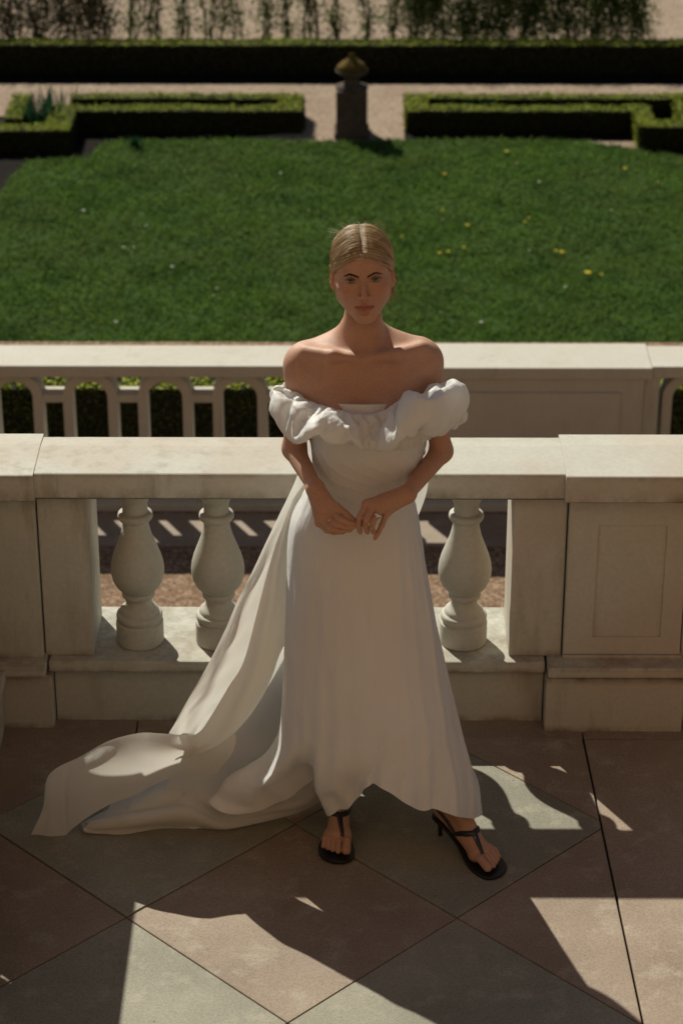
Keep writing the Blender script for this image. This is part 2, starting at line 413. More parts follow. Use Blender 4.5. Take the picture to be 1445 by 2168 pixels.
# ------------------------------------------------------------------ balustrade returning towards the viewer at the left edge
RET = empty('side_balustrade', (-1.15, 5.0, 0), 'stone balustrade return running towards the viewer at the left edge', 'balustrade')
part(MB().box(-1.34, -1.005, 1.2, 6.02, -0.04, 0.170), 'plinth', RET)
part(MB().box(-1.345, -0.985, 1.2, 5.99, 0.182, 0.218), 'ledge', RET, bevel=0.006)
part(MB().box(-1.33, -1.015, 1.2, 5.985, 0.168, 0.183), 'mortar_course', RET, 'grime', 0)
part(MB().box(-1.235, -1.008, 1.2, 6.00, 0.757, HT - 0.001), 'rail_cap', RET, bevel=0.004)
part(MB().box(-1.23, -1.034, 5.61, 6.05, Z0, 0.742), 'half_pier', RET)
part(MB().box(-1.24, -1.03, 1.2, 5.98, 0.7405, 0.757), 'drip_course', RET, 'grime', 0)
for k in range(5): add_baluster(-1.135, 5.455 - 0.236*k, RET)
part(MB().box(-1.24, -1.03, 4.12, 4.50, Z0, 0.742), 'pier', RET)
for k in range(6): add_baluster(-1.135, 4.00 - 0.236*k, RET)
part(MB().box(-1.24, -1.03, 1.2, 2.70, Z0, 0.742), 'pier', RET)

# ------------------------------------------------------------------ second balustrade: arches linked by bars, one level down
Y2 = 13.600
A2 = empty('arcaded_parapet', (0, Y2, ZG), 'second parapet of linked stone arches on the lower terrace', 'balustrade')
def zat(row, Y): return place(740, row, Y).z
H2 = zat(773, Y2)
cz = zat(797, Y2)
part(MB().box(-12, 0.30, Y2 - 0.02, Y2 + 0.31, cz, H2), 'rail_cap', A2, 'stone_far', 0.006)
part(MB().box(0.30, 1.845, Y2 - 0.05, Y2 + 0.34, cz + 0.003, H2 + 0.003), 'rail_cap', A2, 'stone_far', 0.006)
part(MB().box(1.848, 12, Y2 - 0.02, Y2 + 0.31, cz, H2), 'rail_cap', A2, 'stone_far', 0.006)
plt = ZG + 0.27
part(MB().box(-12, 12, Y2, Y2 + 0.30, ZG - 0.02, plt), 'plinth', A2, 'stone_far', 0.006)
part(MB().box(-12, 12, Y2 - 0.125, Y2 - .002, ZG - 0.02, ZG + .05), 'base_course', A2, 'stone_far', 0.006)
part(MB().box(0.34, 1.80, Y2 - 0.03, Y2 + 0.29, plt + 0.001, cz - 0.001), 'pier', A2, 'stone_far', 0.004)
part(MB().box(0.50, 1.66, Y2 - 0.045, Y2 - 0.0305, plt + 0.10, cz - 0.09), 'raised_panel', A2, 'stone_far', 0.003)
part(MB().box(1.801, 1.90, Y2, Y2 + 0.26, plt + 0.001, cz - 0.001), 'half_pier', A2, 'stone_far', 0.004)
zl = plt + 0.001
def arch_mesh():
    ro, ri = 0.168, 0.108; zs = cz - 0.001 - ro - 0.004
    poly = [(-ro, zl - ZG), (-ro, zs - ZG)]
    for k in range(1, 24):
        a = math.pi - math.pi * k / 24; poly.append((ro*math.cos(a), zs - ZG + ro*math.sin(a)))
    poly += [(ro, zs - ZG), (ro, zl - ZG), (ri, zl - ZG), (ri, zs - ZG)]
    for k in range(1, 20):
        a = math.pi * k / 20; poly.append((ri*math.cos(a), zs - ZG + ri*math.sin(a)))
    poly += [(-ri, zs - ZG), (-ri, zl - ZG)]
    return MB().prism(poly, -0.07, 0.07)
am = arch_mesh()
me = bpy.data.meshes.new('arch'); me.from_pydata(am.v, [], am.f)
b2 = bmesh.new(); b2.from_mesh(me); bmesh.ops.recalc_face_normals(b2, faces=b2.faces); bmesh.ops.triangulate(b2, faces=[f for f in b2.faces if len(f.verts) > 4]); b2.to_mesh(me); b2.free()
me.materials.append(M['stone_far'])
bar_z0, bar_z1 = zat(862, Y2), zat(846, Y2)
bar_me = bpy.data.meshes.new('link_bar'); bb = MB().box(-0.064, 0.064, -0.065, 0.065, bar_z0 - ZG, bar_z1 - ZG); bar_me.from_pydata(bb.v, [], bb.f); bar_me.materials.append(M['stone_far'])
def arch_at(x):
    o = bpy.data.objects.new('arch', me); COL.objects.link(o); o.parent = A2; o.location = (x, 0.13, 0)
def bar_at(x):
    o = bpy.data.objects.new('link_bar', bar_me); COL.objects.link(o); o.parent = A2; o.location = (x, 0.13, 0)
for k in range(-20, 5):
    x = -1.604 + 0.4625*k + 0.002
    if x < 0.18: arch_at(x)
    if x + 0.23 < 0.30: bar_at(x + 0.2312)
for k in range(0, 20):
    x = 2.10 + 0.4625*k; arch_at(x); bar_at(x + 0.2312)

# ------------------------------------------------------------------ foliage builders
nrng = np.random.default_rng(11)
def leaf_cards(pts, nrm, size, tilt=0.7, aspect=0.6, rng_=None):
    r_ = rng_ or nrng; n = len(pts)
    nn = nrm + r_.normal(0, tilt, (n, 3)); nn /= np.linalg.norm(nn, axis=1, keepdims=True) + 1e-9
    t1 = np.cross(nn, r_.normal(0, 1, (n, 3))); t1 /= np.linalg.norm(t1, axis=1, keepdims=True) + 1e-9
    t2 = np.cross(nn, t1)
    s = (size * r_.uniform(0.6, 1.3, (n, 1)))
    a = t1 * s; c = t2 * s * aspect
    V = np.stack([pts - a, pts - c, pts + a, pts + c], 1).reshape(-1, 3)
    F = np.arange(4*n).reshape(n, 4)
    return V, F
def box_surface(x0, x1, y0, y1, z0, z1, dens):
    """points scattered over top and four sides, bulging a little as clipped box does"""
    P_, N_ = [], []
    def face(n, o, u, v, nr):
        k = int(n); a, b_ = nrng.random((k, 1)), nrng.random((k, 1))
        P_.append(np.array(o) + a*np.array(u) + b_*np.array(v)); N_.append(np.tile(nr, (k, 1)))
    X, Yd, Z = x1-x0, y1-y0, z1-z0
    face(X*Yd*dens*1.2, (x0, y0, z1), (X, 0, 0), (0, Yd, 0), (0, 0, 1.))
    face(X*Z*dens, (x0, y0, z0), (X, 0, 0), (0, 0, Z), (0, -1., 0))
    face(X*Z*dens*.5, (x0, y1, z0), (X, 0, 0), (0, 0, Z), (0, 1., 0))
    face(Yd*Z*dens, (x0, y0, z0), (0, Yd, 0), (0, 0, Z), (-1., 0, 0))
    face(Yd*Z*dens, (x1, y0, z0), (0, Yd, 0), (0, 0, Z), (1., 0, 0))
    P_ = np.concatenate(P_); N_ = np.concatenate(N_).astype(float)
    bul = np.sin(P_[:, :1]*3.1 + P_[:, 1:2]*2.3)*0.008 + np.sin(P_[:, :1]*9.7 + P_[:, 2:3]*11)*0.006
    return P_ + N_*(bul + nrng.normal(0, 0.012, (len(P_), 1))), N_
def hedge(name, boxes, label, dens=2600, leaf=0.016, group=None):
    h = empty(name, (boxes[0][0], boxes[0][2], boxes[0][4]), label, 'hedge', group)
    core = MB()
    Vs, Fs, off = [], [], 0; Vd, Fd, offd = [], [], 0
    for i, bx in enumerate(boxes):
        x0, x1, y0, y1, z0, z1 = bx; e = 0.018 + 0.001*i
        core.box(x0+e, x1-e, y0+e, y1-e, z0, z1-e)
        p, n = box_surface(*bx, dens)
        keep = np.ones(len(p), bool)
        for j, q in enumerate(boxes):
            if j != i: keep &= ~((p[:, 0] > q[0]+.03) & (p[:, 0] < q[1]-.03) & (p[:, 1] > q[2]+.03) & (p[:, 1] < q[3]-.03) & (p[:, 2] < q[5]-.03))
        p, n = p[keep], n[keep]
        up = (n[:, 2] > .5) | (n[:, 0] < -.5)  # top and left faces take the lit leaf, the rest the shaded one
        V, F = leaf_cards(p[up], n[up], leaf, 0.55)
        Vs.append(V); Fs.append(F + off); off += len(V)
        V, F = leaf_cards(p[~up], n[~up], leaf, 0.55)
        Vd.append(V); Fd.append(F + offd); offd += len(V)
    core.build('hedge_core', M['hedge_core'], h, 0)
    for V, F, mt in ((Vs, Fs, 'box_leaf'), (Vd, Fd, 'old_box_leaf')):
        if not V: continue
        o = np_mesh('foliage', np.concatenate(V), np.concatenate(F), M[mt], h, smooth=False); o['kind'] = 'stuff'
    return h
# hedge close behind the second parapet
zh = place(740, 823, Y2 + 0.9).z
hedge('clipped_hedge', [(-7.0, 7.0, Y2 + 0.9, Y2 + 1.55, ZG, zh)], 'dark clipped hedge seen through the arches of the second parapet', 2600, 0.016)
# ------------------------------------------------------------------ parterre garden
hz = 0.345; ZT = ZP + hz
def Yt(row, z=None): return onz(740, row, ZT if z is None else z).y
def Xt(px, row, z=None): return onz(px, row, ZT if z is None else z).x
f0, f1, b0, b1 = Yt(235), Yt(222), Yt(208), Yt(196)
xL0, xL1 = Xt(640, 235), Xt(158, 235)
lf0, lf1 = Yt(277), Yt(262)
hedge('parterre_hedge', [
    (xL1, xL0, f0, f1, ZP, ZT), (Xt(150, 205), xL0, b0, b1, ZP, ZT - .004), (xL0 - .36, xL0 - .003, f1 - .05, b0 + .05, ZP, ZT - .008),
    (xL1 - .36, xL1 + .02, lf0 + .01, f1 + .05, ZP, ZT - .006), (-9.5, xL1 - .01, lf0, lf1, ZP, ZT - .002),
    (Xt(18, 225), Xt(58, 225), Yt(250), b1 - .01, ZP, ZT - .01)],
    'stepped low box hedge of the parterre left of the urn', 2100, 0.017, 'low box hedges of the parterre')
xR0, xR1 = Xt(858, 235), Xt(1340, 235)
rf0, rf1 = Yt(268), Yt(252)
hedge('parterre_hedge', [
    (xR0, xR1, f0, f1, ZP, ZT), (xR0, Xt(1445, 205) + 1, b0, b1, ZP, ZT - .004), (xR0 + .003, xR0 + .34, f1 - .05, b0 + .05, ZP, ZT - .008),
    (xR1 - .01, xR1 + .28, rf0 + .01, f1 + .08, ZP, ZT - .006), (xR1 + .05, 9.5, rf0, rf1, ZP, ZT - .002),
    (Xt(1425, 215), Xt(1425, 215) + .35, rf1 - .05, b1 - .01, ZP, ZT - .01)],
    'stepped low box hedge of the parterre right of the urn', 2100, 0.017, 'low box hedges of the parterre')
YLH = Yt(178, ZP) + .45; lh = place(740, 96, YLH).z
hedge('long_hedge', [(-9.0, 9.0, YLH, onz(740, 81, lh).y, ZP, lh)], 'long straight dark hedge crossing the garden behind the urn', 1500, 0.019)

# soil inside the beds and before the left hedge; dark strips paint hedge shadow
def sheet(name, poly, z, mat):
    mb = MB().add([(x, y, z) for x, y in poly], [tuple(range(len(poly)))])
    o = mb.build(name, mat); tag(o, kind='structure'); return o
g = lambda px, row: tuple(onz(px, row, ZP)[:2])
sheet('bed_soil', [(-9.5, f0 + .1), (xL0 - .1, f0 + .1), (xL0 - .1, b1 - .1), (-9.5, b1 - .1)], ZP + .008, M['soil'])
sheet('bed_soil', [(xR0 + .1, f0 + .1), (9.5, f0 + .1), (9.5, b1 - .1), (xR0 + .1, b1 - .1)], ZP + .008, M['soil'])
sheet('bed_soil', [(-9.5, 27.0), g(-80, 560), g(30, 430), g(80, 372), g(215, 360), g(260, 322), (xL0, f0 + .1), (-9.5, f0 + .1)], ZP + .012, M['soil'])
sheet('bed_soil', [(-9.5, YLH - .46), (9.5, YLH - .46), (9.5, YLH + .1), (-9.5, YLH + .1)], ZP + .010, M['soil'])  # dark strip deepening the long hedge's shadow on the gravel
sheet('bed_soil', [(xR0 - .02, f0 - .33), (xR1 + .3, f0 - .33), (xR1 + .3, f0 + .2), (xR0 - .02, f0 + .2)], ZP + .014, M['soil'])  # painted shadow strip before the right hedge
sheet('bed_soil', [(xR1 + .1, rf0 - .33), (9.5, rf0 - .33), (9.5, rf0 + .2), (xR1 + .1, rf0 + .2)], ZP + .018, M['soil'])  # painted shadow strip before the right hedge's front step
lawn_poly = [(-14, 17), (14, 17), g(1620, 342), g(1445, 336), g(1360, 322), g(1310, 314), g(1240, 303), g(1000, 299), g(850, 301), g(640, 303), g(480, 299), g(260, 303), g(212, 309), g(188, 340), g(60, 345), g(30, 372), g(0, 415), g(-80, 520)]
sheet('lawn', lawn_poly, ZP + .024, M['lawn_soil'])
def inside(px_, py_, poly):
    n = len(poly); r = np.zeros(len(px_), bool); j = n - 1
    for i in range(n):
        xi, yi = poly[i]; xj, yj = poly[j]
        c = ((yi > py_) != (yj > py_)) & (px_ < (xj - xi)*(py_ - yi)/(yj - yi + 1e-12) + xi); r ^= c; j = i
    return r
def grass(n, x0, x1, y0, y1):
    x = nrng.uniform(x0, x1, n); y = nrng.uniform(y0, y1, n)
    dens = 0.55 + 0.16*np.sin(x*3.1 + 1.3*np.sin(y*2.7)) + 0.16*np.sin(y*4.9 + 2*np.sin(x*2.3 + 2)) + .12*np.sin(x*11 + 3*np.sin(y*7)) + nrng.normal(0, .20, n)
    k = inside(x, y, lawn_poly) & (dens > 0.12); x, y, dens = x[k], y[k], dens[k]; n = len(x)
    h = nrng.uniform(.035, .085, n)*(0.75 + 0.45*np.clip(dens, 0, 1.4)); a = nrng.uniform(0, 6.283, n); lean = nrng.uniform(.4, 1.5, n)*h
    wd = nrng.uniform(.006, .013, n); la = nrng.uniform(0, 6.283, n)
    B = np.stack([x, y, np.full(n, ZP + .02)], 1); d = np.stack([np.cos(a), np.sin(a), 0*a], 1)*wd[:, None]
    L = np.stack([np.cos(la)*lean, np.sin(la)*lean, h], 1)
    V = np.stack([B - d, B + d, B + d*.8 + L*.6, B + L], 1).reshape(-1, 3)
    o = np_mesh('lawn_grass', V, np.arange(4*n).reshape(n, 4), M['grass'], None, False)
    tag(o, 'short deep green grass of the sunken lawn', 'grass', kind='stuff')
grass(150000, -7.2, 7.2, 25.6, 34.2)

# yellow flowers and a few pale ones on the lawn
def flower(px, row, size, mat='petal', kindlab='', cat='flower', grp='yellow flowers scattered on the lawn'):
    p = onz(px, row + 4, ZP + .02)
    e = empty('yellow_flower' if mat == 'petal' else 'white_flower', p, kindlab, cat, grp)
    st = MB().box(p.x - .003, p.x + .003, p.y - .003, p.y + .003, p.z, p.z + .07); st.build('stem', M['blade_leaf'], e)
    mb = MB(); r_ = random.Random(px)
    for k in range(7):
        a = k*0.898 + r_.random()*.3; c = Vector((p.x, p.y, p.z + .072)); d = Vector((math.cos(a), math.sin(a), .35))*size; s = Vector((-math.sin(a), math.cos(a), 0))*size*.36
        mb.add([c, c + d*.6 - s, c + d, c + d*.6 + s, c + d*.4 + Vector((0, 0, size*.3))], [(0, 1, 4), (1, 2, 4), (2, 3, 4), (3, 0, 4), (0, 3, 2, 1)])
    mb.build('petals', M[mat], e)
for i, (px, row, sz) in enumerate([(1243, 585, .05), (1272, 588, .022), (1188, 541, .038), (1175, 538, .025), (1110, 476, .022), (989, 484, .03), (1118, 468, .02), (981, 531, .025), (948, 540, .028), (930, 543, .028), (940, 375, .03), (1071, 327, .035), (1321, 363, .034), (936, 452, .022), (1390, 392, .02), (850, 508, .02)]):
    spot = 'high on the lawn near the hedge' if row < 400 else ('in the middle of the lawn' if row < 500 else 'low on the lawn above the parapet')
    lab = {0: 'largest yellow flower on the lawn, far right of her head', 1: 'tiny yellow flower just right of the largest one', 2: 'two tone yellow flower in the lawn left of the largest one', 10: 'yellow flower on the lawn highest to the right of the urn', 11: 'pale yellow flower right before the right parterre hedge', 12: 'yellow flower on the lawn below the right hedge step'}.get(i, 'small yellow flower in the grass ' + spot)
    flower(px, row, sz, 'petal', lab)
for px, row, sz in [(365, 573, .026), (263, 532, .018), (284, 532, .016), (310, 485, .018), (247, 690, .024), (452, 633, .014), (1018, 690, .025)]:
    flower(px, row, sz, 'white_petal', 'small pale flower among the grass of the lawn', grp='pale flowers scattered on the lawn')
# fallen dry leaves in the grass, scattered flat
mb = MB()
for k in range(90):
    x = rng.uniform(-5.5, 5.5); y = rng.uniform(26, 33); 
    if not inside(np.array([x]), np.array([y]), lawn_poly)[0]: continue
    a = rng.uniform(0, 6.28); s = rng.uniform(.012, .03); z = ZP + rng.uniform(.05, .08)
    mb.add([(x + s*math.cos(a), y + s*math.sin(a), z), (x - s*.5*math.sin(a), y + s*.5*math.cos(a), z + .01), (x - s*math.cos(a), y - s*math.sin(a), z), (x + s*.5*math.sin(a), y - s*.5*math.cos(a), z - .004)], [(0, 1, 2, 3)])
m, t, b = new_mat('dry_leaf_litter'); b.inputs['Base Color'].default_value = (0.30, 0.24, 0.13, 1); M['litter'] = m
o = mb.build('leaf_litter', m); tag(o, 'dry leaves strewn over the lawn', 'leaves', kind='stuff')

# leafy daffodil clumps
def clump(px, row, z, n, hgt, spread, lab):
    p = onz(px, row, z); r_ = np.random.default_rng(px); mb = MB()
    for k in range(n):
        a = r_.uniform(0, 6.28); q = Vector((p.x + r_.normal(0, spread), p.y + r_.normal(0, spread*.5), ZP)); h = hgt*r_.uniform(.6, 1.1)
        l = Vector((math.cos(a), math.sin(a), 0))*h*r_.uniform(.05, .45); s = Vector((-math.sin(a), math.cos(a), 0))*.012
        mb.add([q - s, q + s, q + s + l*.4 + Vector((0, 0, h*.6)), q - s + l*.4 + Vector((0, 0, h*.6)), q + l + Vector((0, 0, h))], [(0, 1, 2, 3), (3, 2, 4)])
    o = mb.build('daffodil_clump', M['blade_leaf']); tag(o, lab, 'plant')
clump(82, 258, ZP + .2, 90, .62, .14, 'bluish green daffodil leaves growing inside the left parterre bed')
clump(288, 318, ZP, 40, .22, .05, 'bright green leafy tuft at the lawn edge before the left hedge')
clump(1015, 232, ZP + .2, 60, .40, .22, 'pale green leaves growing inside the right parterre bed')
clump(120, 226, ZP + .1, 30, .5, .2, 'low green shoots in the left parterre bed beside the daffodils')

# ------------------------------------------------------------------ stone urn on its pedestal
ux = onz(744, 300, ZP).x; uy = Yt(236)
U = empty('stone_urn', (ux, uy, ZP), 'weathered dark stone urn with yellow lichen on a square pedestal at the lawn edge', 'urn')
hw = .225
def zz(row): return place(740, row, uy - .1).z - ZP
p = MB(); p.box(ux-hw, ux+hw, uy-hw, uy+hw, ZP, ZP + .70); p.build('pedestal', M['urn'], U, .012)
p = MB(); p.box(ux-hw-.03, ux+hw+.03, uy-hw-.03, uy+hw+.03, ZP, ZP + .09); p.build('pedestal_foot', M['urn'], U, .012)
pp = MB().lathe([(.235, .695), (.235, .725), (.15, .745), (.115, .79), (.105, .84), (.13, .875), (.20, .905), (.236, .935), (.236, .972)], (ux, uy, ZP), 28)
pp.build('urn_body', M['urn'], U, 0, True)
pp = MB(); vs = []; r_ = random.Random(3)
prof = [(.225, .970), (.205, 1.02), (.170, 1.065), (.115, 1.10), (.065, 1.135), (.05, 1.16), (.052, 1.185), (.035, 1.21), (.01, 1.22)]
pp.lathe(prof, (ux, uy, ZP), 28)
pp.v = [(x + r_.uniform(-.012, .012), y + r_.uniform(-.012, .012), z + r_.uniform(-.008, .008)) for x, y, z in pp.v]
pp.build('lichened_lid', M['lichen'], U, 0, True)

# ------------------------------------------------------------------ thin trained shrubs beyond the long hedge
def shrub(x, y, h, dens, mat, sparse, lab, seed, grp):
    r_ = np.random.default_rng(seed); e = empty('trained_shrub', (x, y, ZP), lab, 'shrub', grp)
    mb = MB(); tips = []
    for s in range(r_.integers(3, 6) if sparse else r_.integers(4, 7)):
        p = np.array([x + r_.normal(0, .06), y + r_.normal(0, .05), ZP - .02]); rad = r_.uniform(.010, .026) if sparse else r_.uniform(.008, .018)
        d = np.array([r_.normal(0, .22), r_.normal(0, .12), 1.0]); pts = [p.copy()]
        for k in range(12):
            d = d*np.array([.7, .7, 1]) + np.array([r_.normal(0, .16) - .35*(p[0]-x), r_.normal(0, .1) - .4*(p[1]-y), 0]); d[2] = 1; dd = d/np.linalg.norm(d); p = p + dd*h/11; pts.append(p.copy())
            tips.append(p.copy())
            if k > 0 and r_.random() < .6:
                q = p.copy(); bd = np.array([r_.normal(0, .8), r_.normal(0, .4), .9]); bd /= np.linalg.norm(bd)
                bp = [q.copy()]
                for j in range(3): q = q + bd*h*.055; bp.append(q.copy()); tips.append(q.copy())
                tube(mb, bp, [rad*.45*(1-.2*j) for j in range(4)], 4)
        tube(mb, pts, [rad*(1 - .05*k) for k in range(len(pts))], 5)
    mb.build('stems', M['bark'], e, 0, False)
    tips = np.array(tips); n = int(dens)
    idx = r_.integers(0, len(tips), n); P_ = tips[idx] + r_.normal(0, .075 if sparse else .11, (n, 3))
    V, F = leaf_cards(P_, r_.normal(0, 1, (n, 3)), .026, 1.0, .6, r_)
    o = np_mesh('foliage', V, F, M[mat], e, smooth=False); o['kind'] = 'stuff'
ys_ = YLH + 1.5
x = -6.6; k = 0
while x < 5.0:
    if x < -3.9: shrub(x, ys_, 1.5, 3000, 'dry_leaf', False, 'dense brownish shrub in the row beyond the long hedge', 100+k, 'dense brownish shrubs at the left of the far row'); x += .38
    elif x < 0.7: shrub(x, ys_, 1.5, 1300, 'shrub_leaf', True, 'sparse crooked shrub with bare stems beyond the long hedge', 100+k, 'bare stemmed shrubs in the middle of the far row'); x += .42
    else: shrub(x, ys_, 1.5, 4600, 'shrub_leaf', False, 'leafy green shrub in the row beyond the long hedge', 100+k, 'leafy shrubs at the right of the far row'); x += .36
    k += 1

# ------------------------------------------------------------------ unseen palace front, added behind the viewer to bounce warm fill and block sky
FA = empty('palace_facade', (0, -1.6, 0), 'cream rendered palace front with tall windows behind the viewer', 'building')
YF = -1.6
def wall_boxes(mb):
    mb.box(-14, 14, YF - .5, YF, -.04, 1.0); mb.box(-14, 14, YF - .5, YF, 3.9, 5.6); mb.box(-14, 14, YF - .5, YF, 8.2, 15)
    x = -14
    while x < 14:
        mb.box(x, x + 1.6, YF - .5, YF, 1.0, 3.9); mb.box(x, x + 1.6, YF - .5, YF, 5.6, 8.2); x += 2.9
mb = MB(); wall_boxes(mb); mb.build('wall', M['facade'], FA, 0)
mb = MB().box(-14.2, 14.2, YF - .5, YF + .35, 15.001, 15.4); mb.build('cornice', M['facade'], FA, .03)
m, t, b = new_mat('dark_window_glass'); b.inputs['Base Color'].default_value = (.02, .025, .03, 1); b.inputs['Roughness'].default_value = .08; M['glass'] = m
gm = bpy.data.meshes.new('window'); gb = MB().box(0, 1.3, -.30, -.27, 0, 1); gm.from_pydata(gb.v, [], gb.f); gm.materials.append(m)
x = -12.4
while x < 13:
    for z0_, z1_ in ((1.0, 3.9), (5.6, 8.2)):
        o = bpy.data.objects.new('window', gm); COL.objects.link(o); o.parent = FA; o.location = (x, 0, z0_); o.scale = (1, 1, z1_ - z0_)
    x += 2.9
# ==================================================================== the woman
# ---- implicit modelling: smooth unions of cones and ellipsoids, meshed with surface nets on a rectilinear grid
def npv(p): return np.array(p, float)
PR = []          # (op, fn, centre, bound radius, k)
def smin(a, b, k):
    h = np.clip(0.5 + 0.5*(b - a)/k, 0, 1); return b*(1-h) + a*h - k*h*(1-h)
def smax(a, b, k): return -smin(-a, -b, k)
def cone_fn(a, b, ra, rb):
    a, b = npv(a), npv(b); ab = b - a; L = ab @ ab + 1e-12
    def f(P):
        t = np.clip(((P - a) @ ab)/L, 0, 1); q = P - a - t[:, None]*ab
        return np.sqrt((q*q).sum(1)) - (ra + (rb - ra)*t)
    return f, (a + b)/2, np.sqrt(L)/2 + max(ra, rb)
def ell_fn(c, r, Rm=None):
    c, r = npv(c), npv(r)
    def f(P):
        q = P - c
        if Rm is not None: q = q @ Rm
        k0 = np.sqrt(((q/r)**2).sum(1)); k1 = np.sqrt(((q/(r*r))**2).sum(1)) + 1e-9
        return k0*(k0 - 1)/k1
    return f, c, max(r)
def add_cone(a, b, ra, rb, k=.02, op='+', lst=None): f, c, R_ = cone_fn(a, b, ra, rb); (PR if lst is None else lst).append((op, f, c, R_, k))
def add_ell(c, r, k=.02, op='+', Rm=None, lst=None): f, c, R_ = ell_fn(c, r, Rm); (PR if lst is None else lst).append((op, f, c, R_, k))
def eval_sdf(P, prims, cen=None, rad=0):
    d = np.full(len(P), 0.2)
    for op, f, c, R_, k in prims:
        if cen is not None and np.linalg.norm(cen - c) - R_ > rad + .03 + k: continue
        v = f(P)
        d = smin(d, v, k) if op == '+' else smax(d, -v, k)
    return d
def surface_nets(prims, xs, ys, zs, n=16):
    nx, ny, nz = len(xs), len(ys), len(zs)
    ids, vts, quads = [], [], []
    for i0 in range(1, nx-1, n):
        for j0 in range(1, ny-1, n):
            for k0 in range(1, nz-1, n):
                i1, j1, k1 = min(i0+n, nx-1), min(j0+n, ny-1), min(k0+n, nz-1)
                X, Yg, Z = xs[i0-1:i1+1], ys[j0-1:j1+1], zs[k0-1:k1+1]
                cen = np.array([(X[0]+X[-1])/2, (Yg[0]+Yg[-1])/2, (Z[0]+Z[-1])/2]); rad = 0.5*math.sqrt((X[-1]-X[0])**2 + (Yg[-1]-Yg[0])**2 + (Z[-1]-Z[0])**2)
                near = [p for p in prims if np.linalg.norm(cen - p[2]) - p[3] < rad + .012 + p[4]]
                if not any(p[0] == '+' for p in near): continue
                if abs(eval_sdf(cen[None], near)[0]) > rad*1.25 + .008: continue
                G = np.stack(np.meshgrid(X, Yg, Z, indexing='ij'), -1); sh = G.shape[:3]
                D = eval_sdf(G.reshape(-1, 3), near).reshape(sh); D = np.where(D == 0, 1e-9, D)
                sgn = D < 0
                if sgn.all() or not sgn.any(): continue
                # cell vertices
                c8 = [D[a:sh[0]-1+a, b:sh[1]-1+b, c:sh[2]-1+c] for a in (0, 1) for b in (0, 1) for c in (0, 1)]
                st = np.stack(c8); act = (st.min(0) < 0) & (st.max(0) > 0)
                ci = np.argwhere(act)
                acc = np.zeros((len(ci), 3)); cnt = np.zeros(len(ci))
                cor = [(a, b, c) for a in (0, 1) for b in (0, 1) for c in (0, 1)]
                vals = np.stack([D[ci[:, 0]+a, ci[:, 1]+b, ci[:, 2]+c] for a, b, c in cor], 1)
                pos = np.stack([np.stack([X[ci[:, 0]+a], Yg[ci[:, 1]+b], Z[ci[:, 2]+c]], 1) for a, b, c in cor], 1)
                for a in range(8):
                    for ax in (1, 2, 4):
                        if a & ax: continue
                        b = a | ax; va, vb = vals[:, a], vals[:, b]; cr = (va < 0) != (vb < 0)
                        t_ = np.where(cr, va/(va - vb + 1e-15), 0)
                        acc += np.where(cr[:, None], pos[:, a] + (pos[:, b] - pos[:, a])*t_[:, None], 0); cnt += cr
                gi = ((ci[:, 0]+i0-1).astype(np.int64)*ny + (ci[:, 1]+j0-1))*nz + (ci[:, 2]+k0-1)
                ids.append(gi); vts.append(acc/cnt[:, None])
                # quads around crossed edges owned by corners i>=1
                for ax in range(3):
                    o = [1, 1, 1]; e = [sh[0]-1, sh[1]-1, sh[2]-1]
                    A = sgn[1:e[0]+(0 if ax == 0 else 0), 1:e[1], 1:e[2]]
                    B = sgn[1+(ax == 0):e[0]+(ax == 0), 1+(ax == 1):e[1]+(ax == 1), 1+(ax == 2):e[2]+(ax == 2)]
                    w_ = np.argwhere(A != B)
                    if not len(w_): continue
                    fl_ = A[w_[:, 0], w_[:, 1], w_[:, 2]]
                    g_ = w_ + np.array([i0, j0, k0])          # global corner index = cell index of the + side
                    u, v = [(1, 2), (2, 0), (0, 1)][ax]
                    def cid(du, dv):
                        q = g_.copy(); q[:, u] -= du; q[:, v] -= dv
                        return (q[:, 0].astype(np.int64)*ny + q[:, 1])*nz + q[:, 2]
                    Q = np.stack([cid(0, 0), cid(1, 0), cid(1, 1), cid(0, 1)], 1)
                    Q[~fl_] = Q[~fl_][:, ::-1]
                    quads.append(Q)
    ids = np.concatenate(ids); vts = np.concatenate(vts); Q = np.concatenate(quads)
    uid, first = np.unique(ids, return_index=True); V = vts[first]
    F = np.searchsorted(uid, Q); ok = (F < len(uid)).all(1); F = F[ok]; Q = Q[ok]; ok = (uid[F] == Q).all(1); F = F[ok]
    return V, F
def smooth_mesh(V, F, it=2, lam=.4):
    e = np.concatenate([F[:, [0, 1]], F[:, [1, 2]], F[:, [2, 3]], F[:, [3, 0]]])
    for _ in range(it):
        acc = np.zeros_like(V); cnt = np.zeros(len(V))
        for a, b in ((0, 1), (1, 0)):
            for c in range(3): acc[:, c] += np.bincount(e[:, a], V[e[:, b], c], len(V))
            cnt += np.bincount(e[:, a], minlength=len(V))
        V = V + lam*(acc/np.maximum(cnt, 1)[:, None] - V)
    return V
def graded(lo, hi, spans, coarse):
    """axis ticks: coarse, but fine inside the given spans (a, b, step)"""
    out = [lo]
    while out[-1] < hi:
        x = out[-1]; st = coarse
        for a, b, s in spans:
            if a <= x <= b: st = min(st, s)
        out.append(x + st)
    return np.array(out)

